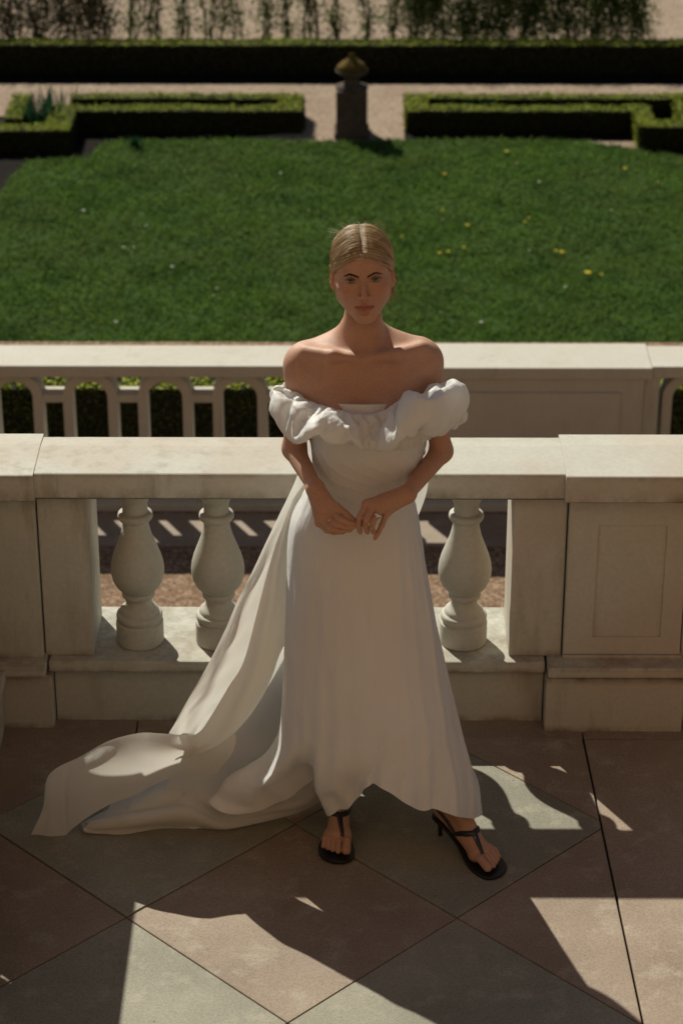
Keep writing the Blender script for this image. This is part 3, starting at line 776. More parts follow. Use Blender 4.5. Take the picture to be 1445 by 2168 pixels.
# ---- head frame: x to the picture's right, y out of the face, z up
HO = npv(place(767, 597, 5.372)) + np.array([0, .078, 0])
ROLL, YAW, HP = R(-3.0), R(1.5), R(-1.5)
RH = np.array((Matrix.Rotation(YAW, 3, 'Z') @ Matrix.Rotation(ROLL, 3, 'Y') @ Matrix.Rotation(HP, 3, 'X')))
FL = np.diag([1., -1., 1.])
def hw(p):
    """head-local -> world"""
    p = np.atleast_2d(npv(p)); r = (p @ FL) @ RH.T + HO
    return r if len(r) > 1 else r[0]
def hl(P): return ((P - HO) @ RH) @ FL
def h_ell(c, r, k=.02, op='+', lst=None, tilt=None):
    Rm = RH if tilt is None else RH @ np.array(tilt)
    add_ell(hw(c), r, k, op, Rm, lst)
def h_cone(a, b, ra, rb, k=.02, op='+', lst=None): add_cone(hw(a), hw(b), ra, rb, k, op, lst)

# torso, neck, limbs -------------------------------------------------
pl = lambda px, row, Y: npv(place(px, row, Y))
add_ell(pl(767, 905, 5.47), (.128, .088, .20), .03)
add_cone(pl(668, 792, 5.475), pl(872, 786, 5.475), .052, .052, .05)
add_cone(pl(700, 830, 5.46), pl(838, 826, 5.46), .075, .075, .05)
add_ell(pl(757, 1010, 5.46), (.105, .078, .12), .05)
add_ell(pl(752, 1150, 5.46), (.145, .095, .13), .05)
add_cone(pl(766, 690, 5.478), pl(768, 742, 5.485), .049, .053, .035)       # neck
add_cone(pl(742, 722, 5.505), pl(655, 752, 5.495), .042, .034, .045)         # trapezius
add_cone(pl(792, 720, 5.505), pl(880, 742, 5.495), .042, .034, .045)
add_ell(pl(640, 771, 5.475), (.041, .043, .048), .03)                        # shoulders
add_ell(pl(899, 763, 5.475), (.041, .043, .048), .03)
add_cone(pl(756, 758, 5.405), pl(705, 752, 5.406), .0066, .0070, .018)        # collar bones
add_cone(pl(705, 752, 5.406), pl(648, 744, 5.450), .0070, .012, .024)
add_cone(pl(785, 757, 5.405), pl(838, 750, 5.406), .0066, .0070, .018)
add_cone(pl(838, 750, 5.406), pl(893, 736, 5.450), .0070, .012, .024)
add_cone(hw((-.040, -.034, -.065)), pl(761, 758, 5.428), .012, .006, .030)    # neck tendons
add_cone(hw((.040, -.034, -.065)), pl(782, 757, 5.428), .012, .006, .030)
add_cone(pl(700, 775, 5.450), pl(838, 772, 5.450), .040, .040, .05)
add_ell(pl(771, 757, 5.372), (.012, .013, .014), .018, '-')
add_ell(pl(700, 775, 5.355), (.040, .014, .010), .03, '-')
add_ell(pl(842, 770, 5.355), (.040, .014, .010), .03, '-')
add_ell(pl(720, 880, 5.385), (.055, .045, .055), .04)                        # bust
add_ell(pl(820, 878, 5.385), (.055, .045, .055), .04)
# legs
hipR, hipL = pl(700, 1190, 5.47), pl(808, 1190, 5.47)
kR, kL = np.array([-.035, 5.44, .53]), np.array([.185, 5.42, .53])
ankR, ankL = np.array([-.022, 5.545, .135]), np.array([.283, 5.445, .145])
add_cone(hipR, kR, .080, .052, .03); add_cone(kR, ankR, .050, .029, .02); add_ell((kR*.65 + ankR*.35) + [0, .02, 0], (.045, .05, .11), .03)
add_cone(hipL, kL, .080, .052, .03); add_cone(kL, ankL, .050, .029, .02); add_ell((kL*.65 + ankL*.35) + [0, .02, 0], (.045, .05, .11), .03)
def foot(ank, heel, ball, toe, side):
    """heel, ball and big-toe tip; side = +1 when the big toe is on the picture's right"""
    ank, heel, ball, toe = map(npv, (ank, heel, ball, toe))
    f = toe - heel; f[2] = 0; f /= np.linalg.norm(f); s = np.array([-f[1], f[0], 0])*1.0
    if (s[0] > 0) != (side > 0): s = -s
    add_ell(heel + [0, 0, .012], (.027, .030, .030), .02)
    add_cone(ank, heel + [0, 0, .02], .028, .024, .02)
    add_cone(ank - [0, 0, .01], ball + [0, 0, .006], .027, .020, .025)
    add_cone(heel, ball + s*.012, .022, .019, .02)
    add_cone(heel, ball - s*.014, .020, .015, .02)
    add_cone(ball + s*.020, ball - s*.028, .0170, .0130, .015)
    z0 = .0
    tips = []
    for i in range(5):
        off = [.025, .004, -.0105, -.0235, -.035][i]; ln = [.056, .054, .046, .038, .029][i]; rr = [.0125, .0080, .0076, .0072, .0072][i]
        base = ball + s*off*0.85 + f*.004; mid = ball + s*off + f*ln*.55 + [0, 0, .004]; tip = ball + s*(off - .002) + f*ln; tip[2] = .017 + rr*.9
        add_cone(base, mid, rr*1.0, rr*.90, .004); add_cone(mid, tip, rr*.90, rr, .002); tips.append(tip)
    return f, s, tips
ballR, toeR = np.array([-.030, 5.425, .036]), np.array([-.018, 5.38, .02])
heelR = np.array([-.018, 5.600, .092])
FR = foot(ankR, heelR, ballR, toeR, 1)
heelL = np.array([.258, 5.470, .092]); ballL = np.array([.352, 5.350, .036]); toeL = np.array([.385, 5.30, .02])
FLt = foot(ankL, heelL, ballL, toeL, -1)
# arms
shR, elR, wrR = pl(637, 776, 5.475), pl(622, 950, 5.455), pl(668, 1034, 5.325)
shL, elL, wrL = pl(902, 768, 5.475), pl(935, 955, 5.450), pl(862, 1046, 5.320)
add_cone(shR, elR, .033, .0265, .03); add_cone(elR, wrR, .0270, .0185, .015)
add_cone(shL, elL, .033, .0265, .03); add_cone(elL, wrL, .0270, .0185, .015)
NAILS = []
def finger(pts, r0, r1, k=.0016):
    n = len(pts) - 1
    for i in range(n):
        ra = r0 + (r1 - r0)*i/n; rb = r0 + (r1 - r0)*(i+1)/n
        add_cone(pts[i], pts[i+1], ra, rb, k if i else .005)
        if 0 < i: add_ell(pts[i], (ra*1.05,)*3, .0016)          # knuckle
    NAILS.append((pts[-2], pts[-1], r1))
hy = 5.285
# her right hand (left in the picture)
iR = [pl(700, 1082, hy+.003), pl(722, 1099, hy-.022), pl(738, 1106, hy-.020), pl(753, 1108, hy-.012)]
mR = [pl(691, 1092, hy-.002), pl(713, 1110, hy-.028), pl(731, 1115, hy-.026), pl(749, 1115, hy-.016)]
rR = [pl(682, 1101, hy-.002), pl(702, 1119, hy-.026), pl(721, 1123, hy-.022), pl(742, 1122, hy-.012)]
pR = [pl(675, 1107, hy+.006), pl(692, 1123, hy-.014), pl(708, 1127, hy-.012), pl(727, 1127, hy-.004)]
add_cone(wrR, pl(681, 1072, hy+.012), .0195, .020, .012)
add_cone(wrR, iR[0], .016, .0110, .014); add_cone(wrR, mR[0], .016, .0112, .012); add_cone(wrR, rR[0], .016, .0110, .012); add_cone(wrR, pR[0], .015, .0100, .012)
for q, a, b in ((iR, .0088, .0066), (mR, .0090, .0068), (rR, .0086, .0066), (pR, .0076, .0058)): finger(q, a, b)
tR = [pl(684, 1052, hy+.026), pl(712, 1073, hy+.004), pl(732, 1088, hy-.006), pl(750, 1102, hy-.008)]
add_cone(wrR, tR[0], .016, .0150, .012); add_cone(tR[0], tR[1], .0135, .0105, .012); add_cone(tR[1], tR[2], .0102, .0092, .004); add_cone(tR[2], tR[3], .0092, .0074, .003); NAILS.append((tR[2], tR[3], .0074))
# her left hand (right in the picture)
iL = [pl(776, 1066, hy-.002), pl(762, 1095, hy-.024), pl(760, 1112, hy-.018), pl(763, 1126, hy-.010)]
mL = [pl(791, 1070, hy-.006), pl(776, 1100, hy-.032), pl(774, 1114, hy-.024), pl(778, 1126, hy-.012)]
rL = [pl(806, 1077, hy-.006), pl(791, 1104, hy-.030), pl(788, 1117, hy-.024), pl(791, 1127, hy-.012)]
qL = [pl(819, 1087, hy+.002), pl(809, 1112, hy-.014), pl(802, 1127, hy-.010), pl(795, 1139, hy-.004)]
add_cone(wrL, pl(818, 1062, hy+.008), .0195, .020, .012)
add_cone(wrL, iL[0], .016, .0108, .014); add_cone(wrL, mL[0], .016, .0112, .012); add_cone(wrL, rL[0], .016, .0110, .012); add_cone(wrL, qL[0], .015, .0100, .012)
for q, a, b in ((iL, .0084, .0060), (mL, .0086, .0062), (rL, .0083, .0060), (qL, .0076, .0056)): finger(q, a, b)
tL = [pl(832, 1066, hy+.026), pl(797, 1087, hy+.016), pl(778, 1100, hy+.006), pl(762, 1110, hy-.002)]
add_cone(wrL, tL[0], .016, .0140, .012); add_cone(tL[0], tL[1], .0130, .0100, .01); add_cone(tL[1], tL[2], .0100, .0090, .004); add_cone(tL[2], tL[3], .0090, .0074, .003)

# head ----------------------------------------------------------------
h_ell((0, -.015, .024), (.0690, .089, .075), .02)
h_ell((0, .026, .034), (.0600, .0565, .054), .02)
h_ell((0, .028, -.022), (.0600, .0500, .056), .02)
h_ell((0, .004, -.020), (.0660, .0480, .050), .02)
h_ell((0, .028, -.062), (.0490, .0465, .038), .025)
for s in (-1, 1):
    h_cone((s*.0540, -.010, -.040), (s*.0470, .000, -.064), .010, .010, .025)          # jaw corner
    h_cone((s*.0470, .000, -.064), (s*.012, .058, -.096), .010, .012, .025)            # jaw line
    h_ell((s*.041, .050, -.022), (.018, .019, .013), .018)                            # cheek bone
    h_cone((s*.010, .0790, .0165), (s*.041, .0670, .0200), .0065, .0065, .010)        # brow ridge
h_ell((0, .0665, -.0965), (.0185, .0145, .0135), .018)                                # chin
h_ell((0, .0640, -.0640), (.0270, .0200, .0220), .018)                                # muzzle
for s in (-1, 1):
    h_ell((s*.0295, .0865, .0005), (.0185, .0100, .0115), .010, '-')                   # eye socket
    h_ell((s*.0295, .0640, .0000), (.0138, .0138, .0132), .003)                        # lids over the eyeball
    h_ell((s*.0300, .0790, -.0003), (.0132, .0080, .0046), .0012, '-')                 # lid opening
    h_cone((s*.0170, .0755, .0075), (s*.0420, .0700, .0085), .0010, .0010, .003, '-')    # crease above the lid
h_cone((0, .0800, .008), (0, .0985, -.026), .0050, .0062, .009)                       # nose bridge
h_ell((0, .1000, -.0330), (.0078, .0080, .0072), .006)                                # tip
for s in (-1, 1):
    h_ell((s*.0110, .0900, -.0370), (.0062, .0085, .0065), .004)                       # nostril wings
    h_ell((s*.0062, .0955, -.0425), (.0034, .0055, .0030), .0015, '-')                  # nostrils
h_cone((0, .0900, -.0440), (0, .0860, -.0530), .0020, .0020, .008, '-')               # philtrum
LIPZ = -.0640
def lipcurve(s, up): return [(s*.0235, .0700, LIPZ + .0005), (s*.0130, .0795, LIPZ + (.0036 if up else -.0046)), (s*.0035, .0838, LIPZ + (.0048 if up else -.0058)), (0, .0838, LIPZ + (.0042 if up else -.0060))]
for s in (-1, 1):
    c = lipcurve(s, True); rr = [.0012, .0026, .0032, .0030]
    for i in range(3): h_cone(c[i], c[i+1], rr[i], rr[i+1], .003)
    c = lipcurve(s, False); rr = [.0012, .0034, .0045, .0045]
    for i in range(3): h_cone(c[i], c[i+1], rr[i], rr[i+1], .003)
    h_cone((s*.0250, .0720, LIPZ + .0012), (s*.0120, .0850, LIPZ - .0006), .0008, .0011, .0012, '-')
    h_cone((s*.0120, .0850, LIPZ - .0006), (0, .0885, LIPZ - .0004), .0011, .0011, .0012, '-')
h_ell((0, .0820, -.0790), (.013, .006, .004), .008, '-')                              # fold under the lower lip
# ears
for s in (-1, 1):
    a = R(24)*s; tilt = Matrix.Rotation(a, 3, 'Z') @ Matrix.Rotation(R(8), 3, 'X')
    h_ell((s*.0735, -.004, -.010), (.0065, .0170, .0300), .010, '+', None, tilt)
    h_ell((s*.0700, .004, -.034), (.0055, .0085, .0100), .010)
    h_ell((s*.0785, .003, -.006), (.0050, .0100, .0200), .004, '-', None, tilt)
    h_ell((s*.0730, .010, -.012), (.0030, .0040, .0090), .003)

gx = graded(-.22, .47, [(-.075, .125, .00155)], .0030)
gy = graded(5.10, 5.70, [(5.22, 5.40, .0016)], .0030)
gz = graded(-.01, 1.80, [(.0, .10, .0020), (1.03, 1.16, .0016), (1.535, 1.80, .00150)], .0032)
BV, BF = surface_nets(PR, gx, gy, gz)
BV = smooth_mesh(BV, BF, 2, .35)
PERSON = empty('person', (0.03, 5.45, 0), 'woman in a white off the shoulder wedding gown standing with her hands joined', 'person')
def add_attr(o, name, vals):
    a = o.data.color_attributes.new(name, 'FLOAT_COLOR', 'POINT'); a.data.foreach_set('color', np.asarray(vals, np.float32).ravel())
body = np_mesh('body', BV, BF, None, PERSON)
L = hl(BV)
def gauss(L, c, s): return np.exp(-(((L - npv(c))/npv(s))**2).sum(1)/2)
skin = np.array([.46, .262, .175]); lip = np.array([.34, .115, .085])
col = np.tile(skin, (len(BV), 1))
zlo = LIPZ - .0100 + .006*(np.abs(L[:, 0])/.024)**2; zhi = LIPZ + .0074 - .006*(np.abs(L[:, 0])/.024)**1.6 - .0014*np.exp(-(L[:, 0]/.003)**2)
inl = 1/(1 + np.exp(-(L[:, 2] - zlo)/.0007)) * 1/(1 + np.exp(-(zhi - L[:, 2])/.0007)) * 1/(1 + np.exp(-(.0245 - np.abs(L[:, 0]))/.0008)) * (L[:, 1] > .055) * (np.abs(L[:, 2]) < .12)
mouth = np.exp(-((L[:, 2] - LIPZ)/.0010)**2) * (np.abs(L[:, 0]) < .024) * (L[:, 1] > .06)
col = col*(1 - inl[:, None]) + lip*inl[:, None]
col *= (1 - .55*mouth[:, None])
for s in (-1, 1):
    g = gauss(L, (s*.042, .055, -.030), (.016, .03, .014))[:, None]*.40; col = col*(1-g) + np.array([.46, .16, .105])*g
    g = gauss(L, (s*.030, .075, .004), (.016, .02, .008))[:, None]*.45; col = col*(1-g) + np.array([.24, .11, .07])*g      # darker around the eyes
    g = gauss(L, (s*.078, -.006, -.005), (.008, .02, .03))[:, None]*.5; col = col*(1-g) + np.array([.50, .17, .11])*g       # ears
g = gauss(L, (0, .098, -.033), (.012, .02, .012))[:, None]*.3; col = col*(1-g) + np.array([.46, .18, .12])*g
add_attr(body, 'tint', np.concatenate([col, np.ones((len(col), 1))], 1))
m, t, b = new_mat('skin'); M['skin'] = m
at = N(t, 'ShaderNodeVertexColor', layer_name='tint')
frk = ramp(t, tex(t, 260, 3, .6), [(0.36, (0.80, 0.72, 0.66)), (0.62, (1.06, 1.04, 1.02))])
c = mixc(t, .6, at.outputs[0], frk, 'MULTIPLY')
c = mixc(t, .35, c, ramp(t, tex(t, 22, 4, .6), [(0.3, (0.82, 0.76, 0.72)), (0.7, (1.1, 1.08, 1.06))]), 'MULTIPLY')
t.links.new(c, b.inputs['Base Color']); b.inputs['Roughness'].default_value = .60
b.inputs['Subsurface Weight'].default_value = .25; b.inputs['Subsurface Radius'].default_value = (.010, .004, .002); b.inputs['Subsurface Scale'].default_value = 1.0
b.inputs['Specular IOR Level'].default_value = .45
bump(t, b, tex(t, 420, 3, .6), .18, .0006)
body.data.materials.append(m)

# eyes ---------------------------------------------------------------
m, t, b = new_mat('eyeball'); M['eye'] = m
at = N(t, 'ShaderNodeVertexColor', layer_name='tint'); t.links.new(at.outputs[0], b.inputs['Base Color']); b.inputs['Roughness'].default_value = .08
def sphere_uv(c, r, n=40, m_=28):
    V = []; 
    for i in range(m_+1):
        th_ = math.pi*i/m_
        for j in range(n): V.append((c[0] + r*math.sin(th_)*math.cos(2*math.pi*j/n), c[1] + r*math.sin(th_)*math.sin(2*math.pi*j/n), c[2] + r*math.cos(th_)))
    F = [(i*n+j, (i+1)*n+j, (i+1)*n+(j+1) % n, i*n+(j+1) % n) for i in range(m_) for j in range(n)]
    return np.array(V), np.array(F)
for s in (-1, 1):
    c = hw((s*.0297, .0638, -.0002)); V, F = sphere_uv(c, .0126)
    gz_ = npv(cam.location) + np.array([.0, 0, 0]) - c; gz_ /= np.linalg.norm(gz_); gz_ = gz_*1.0 + np.array([0, 0, -.12]); gz_ /= np.linalg.norm(gz_)
    a = np.degrees(np.arccos(np.clip(((V - c)/.0126) @ gz_, -1, 1)))
    cc = np.tile([.33, .28, .24], (len(V), 1)); cc[a < 29] = [.11, .115, .10]; cc[(a < 29) & (a > 24)] = [.03, .03, .028]; cc[a < 12] = [.004, .004, .004]
    o = np_mesh('eye', V, F, M['eye'], PERSON); add_attr(o, 'tint', np.concatenate([cc, np.ones((len(cc), 1))], 1))
HPR = [q for q in PR if np.linalg.norm(q[2] - HO - np.array([0, -.06, 0])) - q[3] < .07]
def face_y(x, z, y0=.05, y1=.115):
    """front surface of the face along the local y axis"""
    n = 90; ysn = np.linspace(y1, y0, n); P = hw(np.stack([np.full(n, x), ysn, np.full(n, z)], 1)); d = eval_sdf(P, HPR)
    i = np.argmax(d < 0); 
    return ysn[i] if d[i] < 0 else y0
m, t, b = new_mat('brow_hair'); b.inputs['Base Color'].default_value = (.045, .024, .013, 1); b.inputs['Roughness'].default_value = .6; M['brow'] = m
r_ = random.Random(9)
for s in (-1, 1):
    mb = MB()
    for k in range(260):
        u = r_.random(); x = .0095 + .0335*u; zc_ = .0120 + .0085*math.sin(min(1, u*1.25)*1.45) - .0085*max(0, u - .62)/.38; th_ = .0030*(1 - .75*max(0, u - .45)/.55)
        z = zc_ + r_.uniform(-1, 1)*th_; y = face_y(s*x, z) + .0004
        dx = .0045*s; dz = .0028*(1 - u*1.6) * (1 if z < zc_ else .4)
        x2 = s*x + dx; z2 = z + dz; y2 = face_y(x2, z2) + .0009
        a = hw((s*x, y, z)); b2 = hw((x2, y2, z2)); tube(mb, [a, (a+b2)/2 + [0, -.0003, 0], b2], [.00036, .0003, .0001], 3)
    mb.build('eyebrow', M['brow'], PERSON)
    mb = MB()
    # lash line and lashes on the upper lid
    pts = []
    for k in range(13):
        u = k/12; x = .0170 + .0265*u; z = .0002 + .0048*math.sin(math.pi*min(1, u*1.02))**.8 + .001*u
        y = .0640 + math.sqrt(max(0, .0144**2 - (x - .0295)**2 - (z*1.02)**2)); pts.append(hw((s*x, y, z)))
    tube(mb, pts, [.0004 + .0006*math.sin(math.pi*k/12)**.5 for k in range(13)], 5)
    for k in range(26):
        u = r_.uniform(.05, 1); i = min(11, int(u*12)); p = pts[i]*(1-(u*12-i)) + pts[i+1]*(u*12-i)
        d = RH @ (FL @ np.array([s*(u-.4)*.9, 1.0, .55])); d /= np.linalg.norm(d); ln = .0055 + .002*u
        tube(mb, [p, p + d*ln*.5, p + d*ln + np.array([0, 0, .0012])], [.00028, .00022, .00006], 3)
    pts2 = []
    for k in range(9):
        u = k/8; x = .0175 + .0255*u; z = -.0003 - .0044*math.sin(math.pi*u)**.8
        y = .0640 + math.sqrt(max(0, .0139**2 - (x - .0295)**2 - (z)**2)); pts2.append(hw((s*x, y, z)))
    tube(mb, pts2, [.0003 + .00025*math.sin(math.pi*k/8) for k in range(9)], 4)
    mb.build('eyelashes', M['brow'], PERSON)
# nails
m, t, b = new_mat('finger_nail'); b.inputs['Base Color'].default_value = (.50, .27, .20, 1); b.inputs['Roughness'].default_value = .22; M['nail'] = m
mb = MB()
for a, b2, r in NAILS:
    d = (b2 - a)/np.linalg.norm(b2 - a); up = np.array([.0, -1., .5]); up -= d*(up @ d); up /= np.linalg.norm(up); s_ = np.cross(d, up)
    for q in range(1):
        g = []
        for i in range(5):
            for j in range(5):
                u, v = (i/4 - .5)*2, (j/4 - .5)*2
                g.append(b2 + d*(r*.15 + v*r*.62) + s_*u*r*.62*(1 - .12*v*v) + up*(r*1.00 - .35*r*u*u*.8 - .10*r*v*v))
        mb.add(g, [(i*5+j, (i+1)*5+j, (i+1)*5+j+1, i*5+j+1) for i in range(4) for j in range(4)])
mb.build('finger_nails', M['nail'], PERSON, 0, True)
# rings
def ring(pa, pb, r, rt, mat, name):
    d = (pb - pa)/np.linalg.norm(pb - pa); u = np.cross(d, [0, 0, 1.]); u /= np.linalg.norm(u); v = np.cross(d, u); c = pa*.45 + pb*.55; mb = MB(); n = 28
    for i in range(n):
        a = 2*math.pi*i/n; rd = u*math.cos(a) + v*math.sin(a)
        for j in range(8):
            e = 2*math.pi*j/8; mb.v.append(tuple(c + rd*(r + rt*math.cos(e)) + d*rt*1.6*math.sin(e)))
    for i in range(n):
        for j in range(8): mb.f.append((i*8+j, ((i+1) % n)*8+j, ((i+1) % n)*8+(j+1) % 8, i*8+(j+1) % 8))
    return mb.build(name, mat, PERSON, 0, True)
m, t, b = new_mat('gold'); b.inputs['Base Color'].default_value = (.75, .48, .16, 1); b.inputs['Metallic'].default_value = 1; b.inputs['Roughness'].default_value = .22; M['gold'] = m
m, t, b = new_mat('silver'); b.inputs['Base Color'].default_value = (.82, .82, .80, 1); b.inputs['Metallic'].default_value = 1; b.inputs['Roughness'].default_value = .15; M['silver'] = m
ring(mR[0], mR[1], .0098, .0009, M['gold'], 'gold_ring'); ring(rL[0], rL[1], .0094, .0016, M['silver'], 'silver_ring')
p = rL[0]*.45 + rL[1]*.55 + np.array([0, -.011, .003]); V, F = sphere_uv(p, .0028, 8, 6); np_mesh('ring_stone', V, F, M['silver'], PERSON, False)

# hair ---------------------------------------------------------------
HR = []
h_ell((0, -.008, .026), (.0740, .0960, .0805), .01, '+', HR)
h_ell((0, -.088, -.010), (.040, .040, .040), .02, '+', HR)
h_cone((0, -.06, -.03), (0, -.07, -.055), .050, .035, .02, '+', HR)
HC, HRAD = npv((0, -.008, .026)), npv((.0740, .0960, .0805))
def zline(y): return np.interp(y, [-.2, -.022, -.004, .012, .030, .048, .064, .078, .10], [-.20, -.055, -.018, .006, .029, .0445, .0560, .0635, .067])
hairs_f = [p for p in HR]
def hair_clip(P):
    q = hl(P); return -(q[:, 2] - zline(q[:, 1] + .10*np.abs(q[:, 0])**1.0*0))*.75
HR.append(('-', lambda P: -hair_clip(P), hw((0, 0, 0)), 1.0, .002))
HR.append(('-', cone_fn(hw((0, .091, .066)), hw((0, .02, .1075)), .0026, .0030)[0], hw((0, .05, .1)), .1, .0025))
HR.append(('-', cone_fn(hw((0, .02, .1075)), hw((0, -.04, .1045)), .0030, .0010)[0], hw((0, -.01, .12)), .1, .0025))
hx = np.arange(HO[0] - .095, HO[0] + .095, .0022); hyy = np.arange(HO[1] - .12, HO[1] + .15, .0022); hzz = np.arange(HO[2] - .12, HO[2] + .135, .0022)
V, F = surface_nets(HR, hx, hyy, hzz); V = smooth_mesh(V, F, 2, .35)
HAIR = np_mesh('hair', V, F, None, PERSON)
m, t, b = new_mat('blonde_hair'); M['hair'] = m
g_ = N(t, 'ShaderNodeNewGeometry')
c = ramp(t, g_.outputs['Random Per Island'], [(0, (.16, .10, .045)), (.35, (.33, .215, .105)), (.7, (.50, .355, .19)), (1, (.66, .51, .31))])
t.links.new(c, b.inputs['Base Color']); b.inputs['Roughness'].default_value = .42; b.inputs['Specular IOR Level'].default_value = .7
m2, t2, b2 = new_mat('hair_roots'); b2.inputs['Base Color'].default_value = (.22, .145, .075, 1); b2.inputs['Roughness'].default_value = .5; M['hair_base'] = m2
HAIR.data.materials.append(m2)
def slerp(a, b, t_):
    a, b = a/np.linalg.norm(a), b/np.linalg.norm(b); w0 = math.acos(max(-1, min(1, a @ b))) + 1e-6
    return (math.sin((1-t_)*w0)*a + math.sin(t_*w0)*b)/math.sin(w0)
def on_ell(d, off): return HC + d*(1/np.sqrt(((d/HRAD)**2).sum()) + off)
r_ = random.Random(4); SV, SF = [], []
smb = MB()
for k in range(2100):
    s = r_.choice((-1, 1)); y0 = r_.uniform(-.055, .0865)
    if r_.random() < .28: y0 = r_.uniform(.070, .0868)
    zc_ = .026 + .0805*math.sqrt(max(0, 1 - ((y0 + .008)/.096)**2)); p0 = npv((s*(.0012 + .0012*r_.random()), y0, max(zc_, .060)))
    d0 = (p0 - HC); f = (y0 + .055)/.142                 # 0 back .. 1 front
    pm_ = npv((s*.0752, .026*f - .012 + r_.uniform(-.004, .004), .030 - .004*f - .028*f*f*(1 if True else 0) + .02*(1-f) + r_.uniform(-.003, .003)))
    dm = pm_ - HC; de = npv((s*.012, -.10, -.035 + .02*(1-f))) ; off = .0002 + .0034*r_.random()**1.8; pts = []
    n1, n2 = 9, 6
    for i in range(n1 + n2):
        t_ = i/n1
        if t_ <= 1: d = slerp(d0, dm, t_)
        else: d = slerp(dm, de, (i - n1 + 1)/n2)
        # keep the hairline high over the temple: push the direction back
        if f > .8 and t_ < 1: d = d + npv((0, 0, .25*math.sin(math.pi*t_)*f*(1 if i else 0)))*.35; d /= np.linalg.norm(d)
        pts.append(hw(on_ell(d, off*(min(1, i/2)) + .0005*math.sin(i*1.3 + k))))
    tube(smb, pts, [.00055*(.6 + .4*min(1, i/2)) for i in range(len(pts))], 3)
o = smb.build('hair_strands', M['hair'], HAIR, 0, True); o['kind'] = 'stuff'
# stray wisps
wmb = MB()
def wisp(a, b, c, rad=.00035): 
    pts = []
    for i in range(9):
        t_ = i/8; pts.append((1-t_)**2*npv(a) + 2*t_*(1-t_)*npv(b) + t_*t_*npv(c))
    tube(wmb, [hw(p) for p in pts], [rad*(1 - .6*i/8) for i in range(9)], 3)
for k in range(20):
    s = -1 if k % 2 else 1
    a = (s*.070, -.01 + r_.uniform(-.01, .01), .0 + r_.uniform(-.02, .015)); b_ = (s*(.080 + r_.uniform(0, .012)), .004, -.02 + r_.uniform(-.02, .01)); c = (s*(.073 + r_.uniform(-.006, .022)), .004 + r_.uniform(-.01, .02), -.045 + r_.uniform(-.035, .02))
    wisp(a, b_, c, .00024)
for k in range(44):      # lock behind the ear on the right of the picture
    a = (.070, -.020, -.015); c = (.068 + r_.uniform(-.006, .007), -.006 + r_.uniform(-.01, .01), -.085 + r_.uniform(-.012, .03)); wisp(a, (.076 + r_.uniform(-.004, .004), -.010, -.05), c, .0005)
for k in range(120):      # fly-aways over the crown
    y = r_.uniform(-.06, .07); x = r_.uniform(-.072, .072); d = npv((x, y, .1)) - HC*0; p0 = on_ell((npv((x, y, .12)) - HC)/np.linalg.norm(npv((x, y, .12)) - HC), .001)
    wisp(p0, p0 + [x*.3, -.01, .004], p0 + [x*.5 + r_.uniform(-.01, .01), -.024, r_.random()*.005], .00020)
for k in range(14):      # baby hairs at the parting
    wisp((r_.uniform(-.006, .006), .0865, .070), (r_.uniform(-.01, .01), .0915, .062), (r_.uniform(-.012, .012), .0900, .052 + r_.uniform(-.006, .008)), .00022)
o = wmb.build('loose_wisps', M['hair'], HAIR, 0, True); o['kind'] = 'stuff'
# ==================================================================== the gown
def catmull(P, n):
    """resample control rows (m, ..., 3) to n rows along axis 0"""
    P = np.asarray(P, float); m = len(P); t = np.linspace(0, m-1, n); i = np.minimum(t.astype(int), m-2); f = (t - i).reshape((-1,) + (1,)*(P.ndim-1))
    g_ = lambda k: P[np.clip(k, 0, m-1)]
    a, b_, c, d = g_(i-1), g_(i), g_(i+1), g_(i+2)
    a = np.where((i == 0).reshape(f.shape), 2*b_ - c, a); d = np.where((i+2 > m-1).reshape(f.shape), 2*c - b_, d)
    return .5*((2*b_) + (c-a)*f + (2*a - 5*b_ + 4*c - d)*f*f + (3*b_ - a - 3*c + d)*f**3)
def catmull_closed(P, n):
    P = np.asarray(P, float); m = len(P); t = np.linspace(0, m, n, endpoint=False); i = t.astype(int); f = (t - i)[:, None]
    a, b_, c, d = P[(i-1) % m], P[i % m], P[(i+1) % m], P[(i+2) % m]
    return .5*((2*b_) + (c-a)*f + (2*a - 5*b_ + 4*c - d)*f*f + (3*b_ - a - 3*c + d)*f**3)
def grid_normals(G, wrap=False):
    if wrap: du = np.roll(G, -1, 1) - np.roll(G, 1, 1)
    else: du = np.gradient(G, axis=1)
    dv = np.gradient(G, axis=0); n = np.cross(du, dv); return n/(np.linalg.norm(n, axis=2, keepdims=True) + 1e-12)
def grid_faces(h, w_, wrap=False):
    i, j = np.meshgrid(np.arange(h-1), np.arange(w_ if wrap else w_-1), indexing='ij'); j2 = (j+1) % w_
    return np.stack([i*w_+j, i*w_+j2, (i+1)*w_+j2, (i+1)*w_+j], -1).reshape(-1, 4)
def vnoise(x, y, seed=0):
    """smooth 2-D value noise"""
    r_ = np.random.default_rng(seed).random((64, 64)); xi, yi = np.floor(x).astype(int), np.floor(y).astype(int); fx, fy = x - xi, y - yi
    fx = fx*fx*(3-2*fx); fy = fy*fy*(3-2*fy); g_ = lambda a, b_: r_[a % 64, b_ % 64]
    return (g_(xi, yi)*(1-fx)*(1-fy) + g_(xi+1, yi)*fx*(1-fy) + g_(xi, yi+1)*(1-fx)*fy + g_(xi+1, yi+1)*fx*fy)*2 - 1
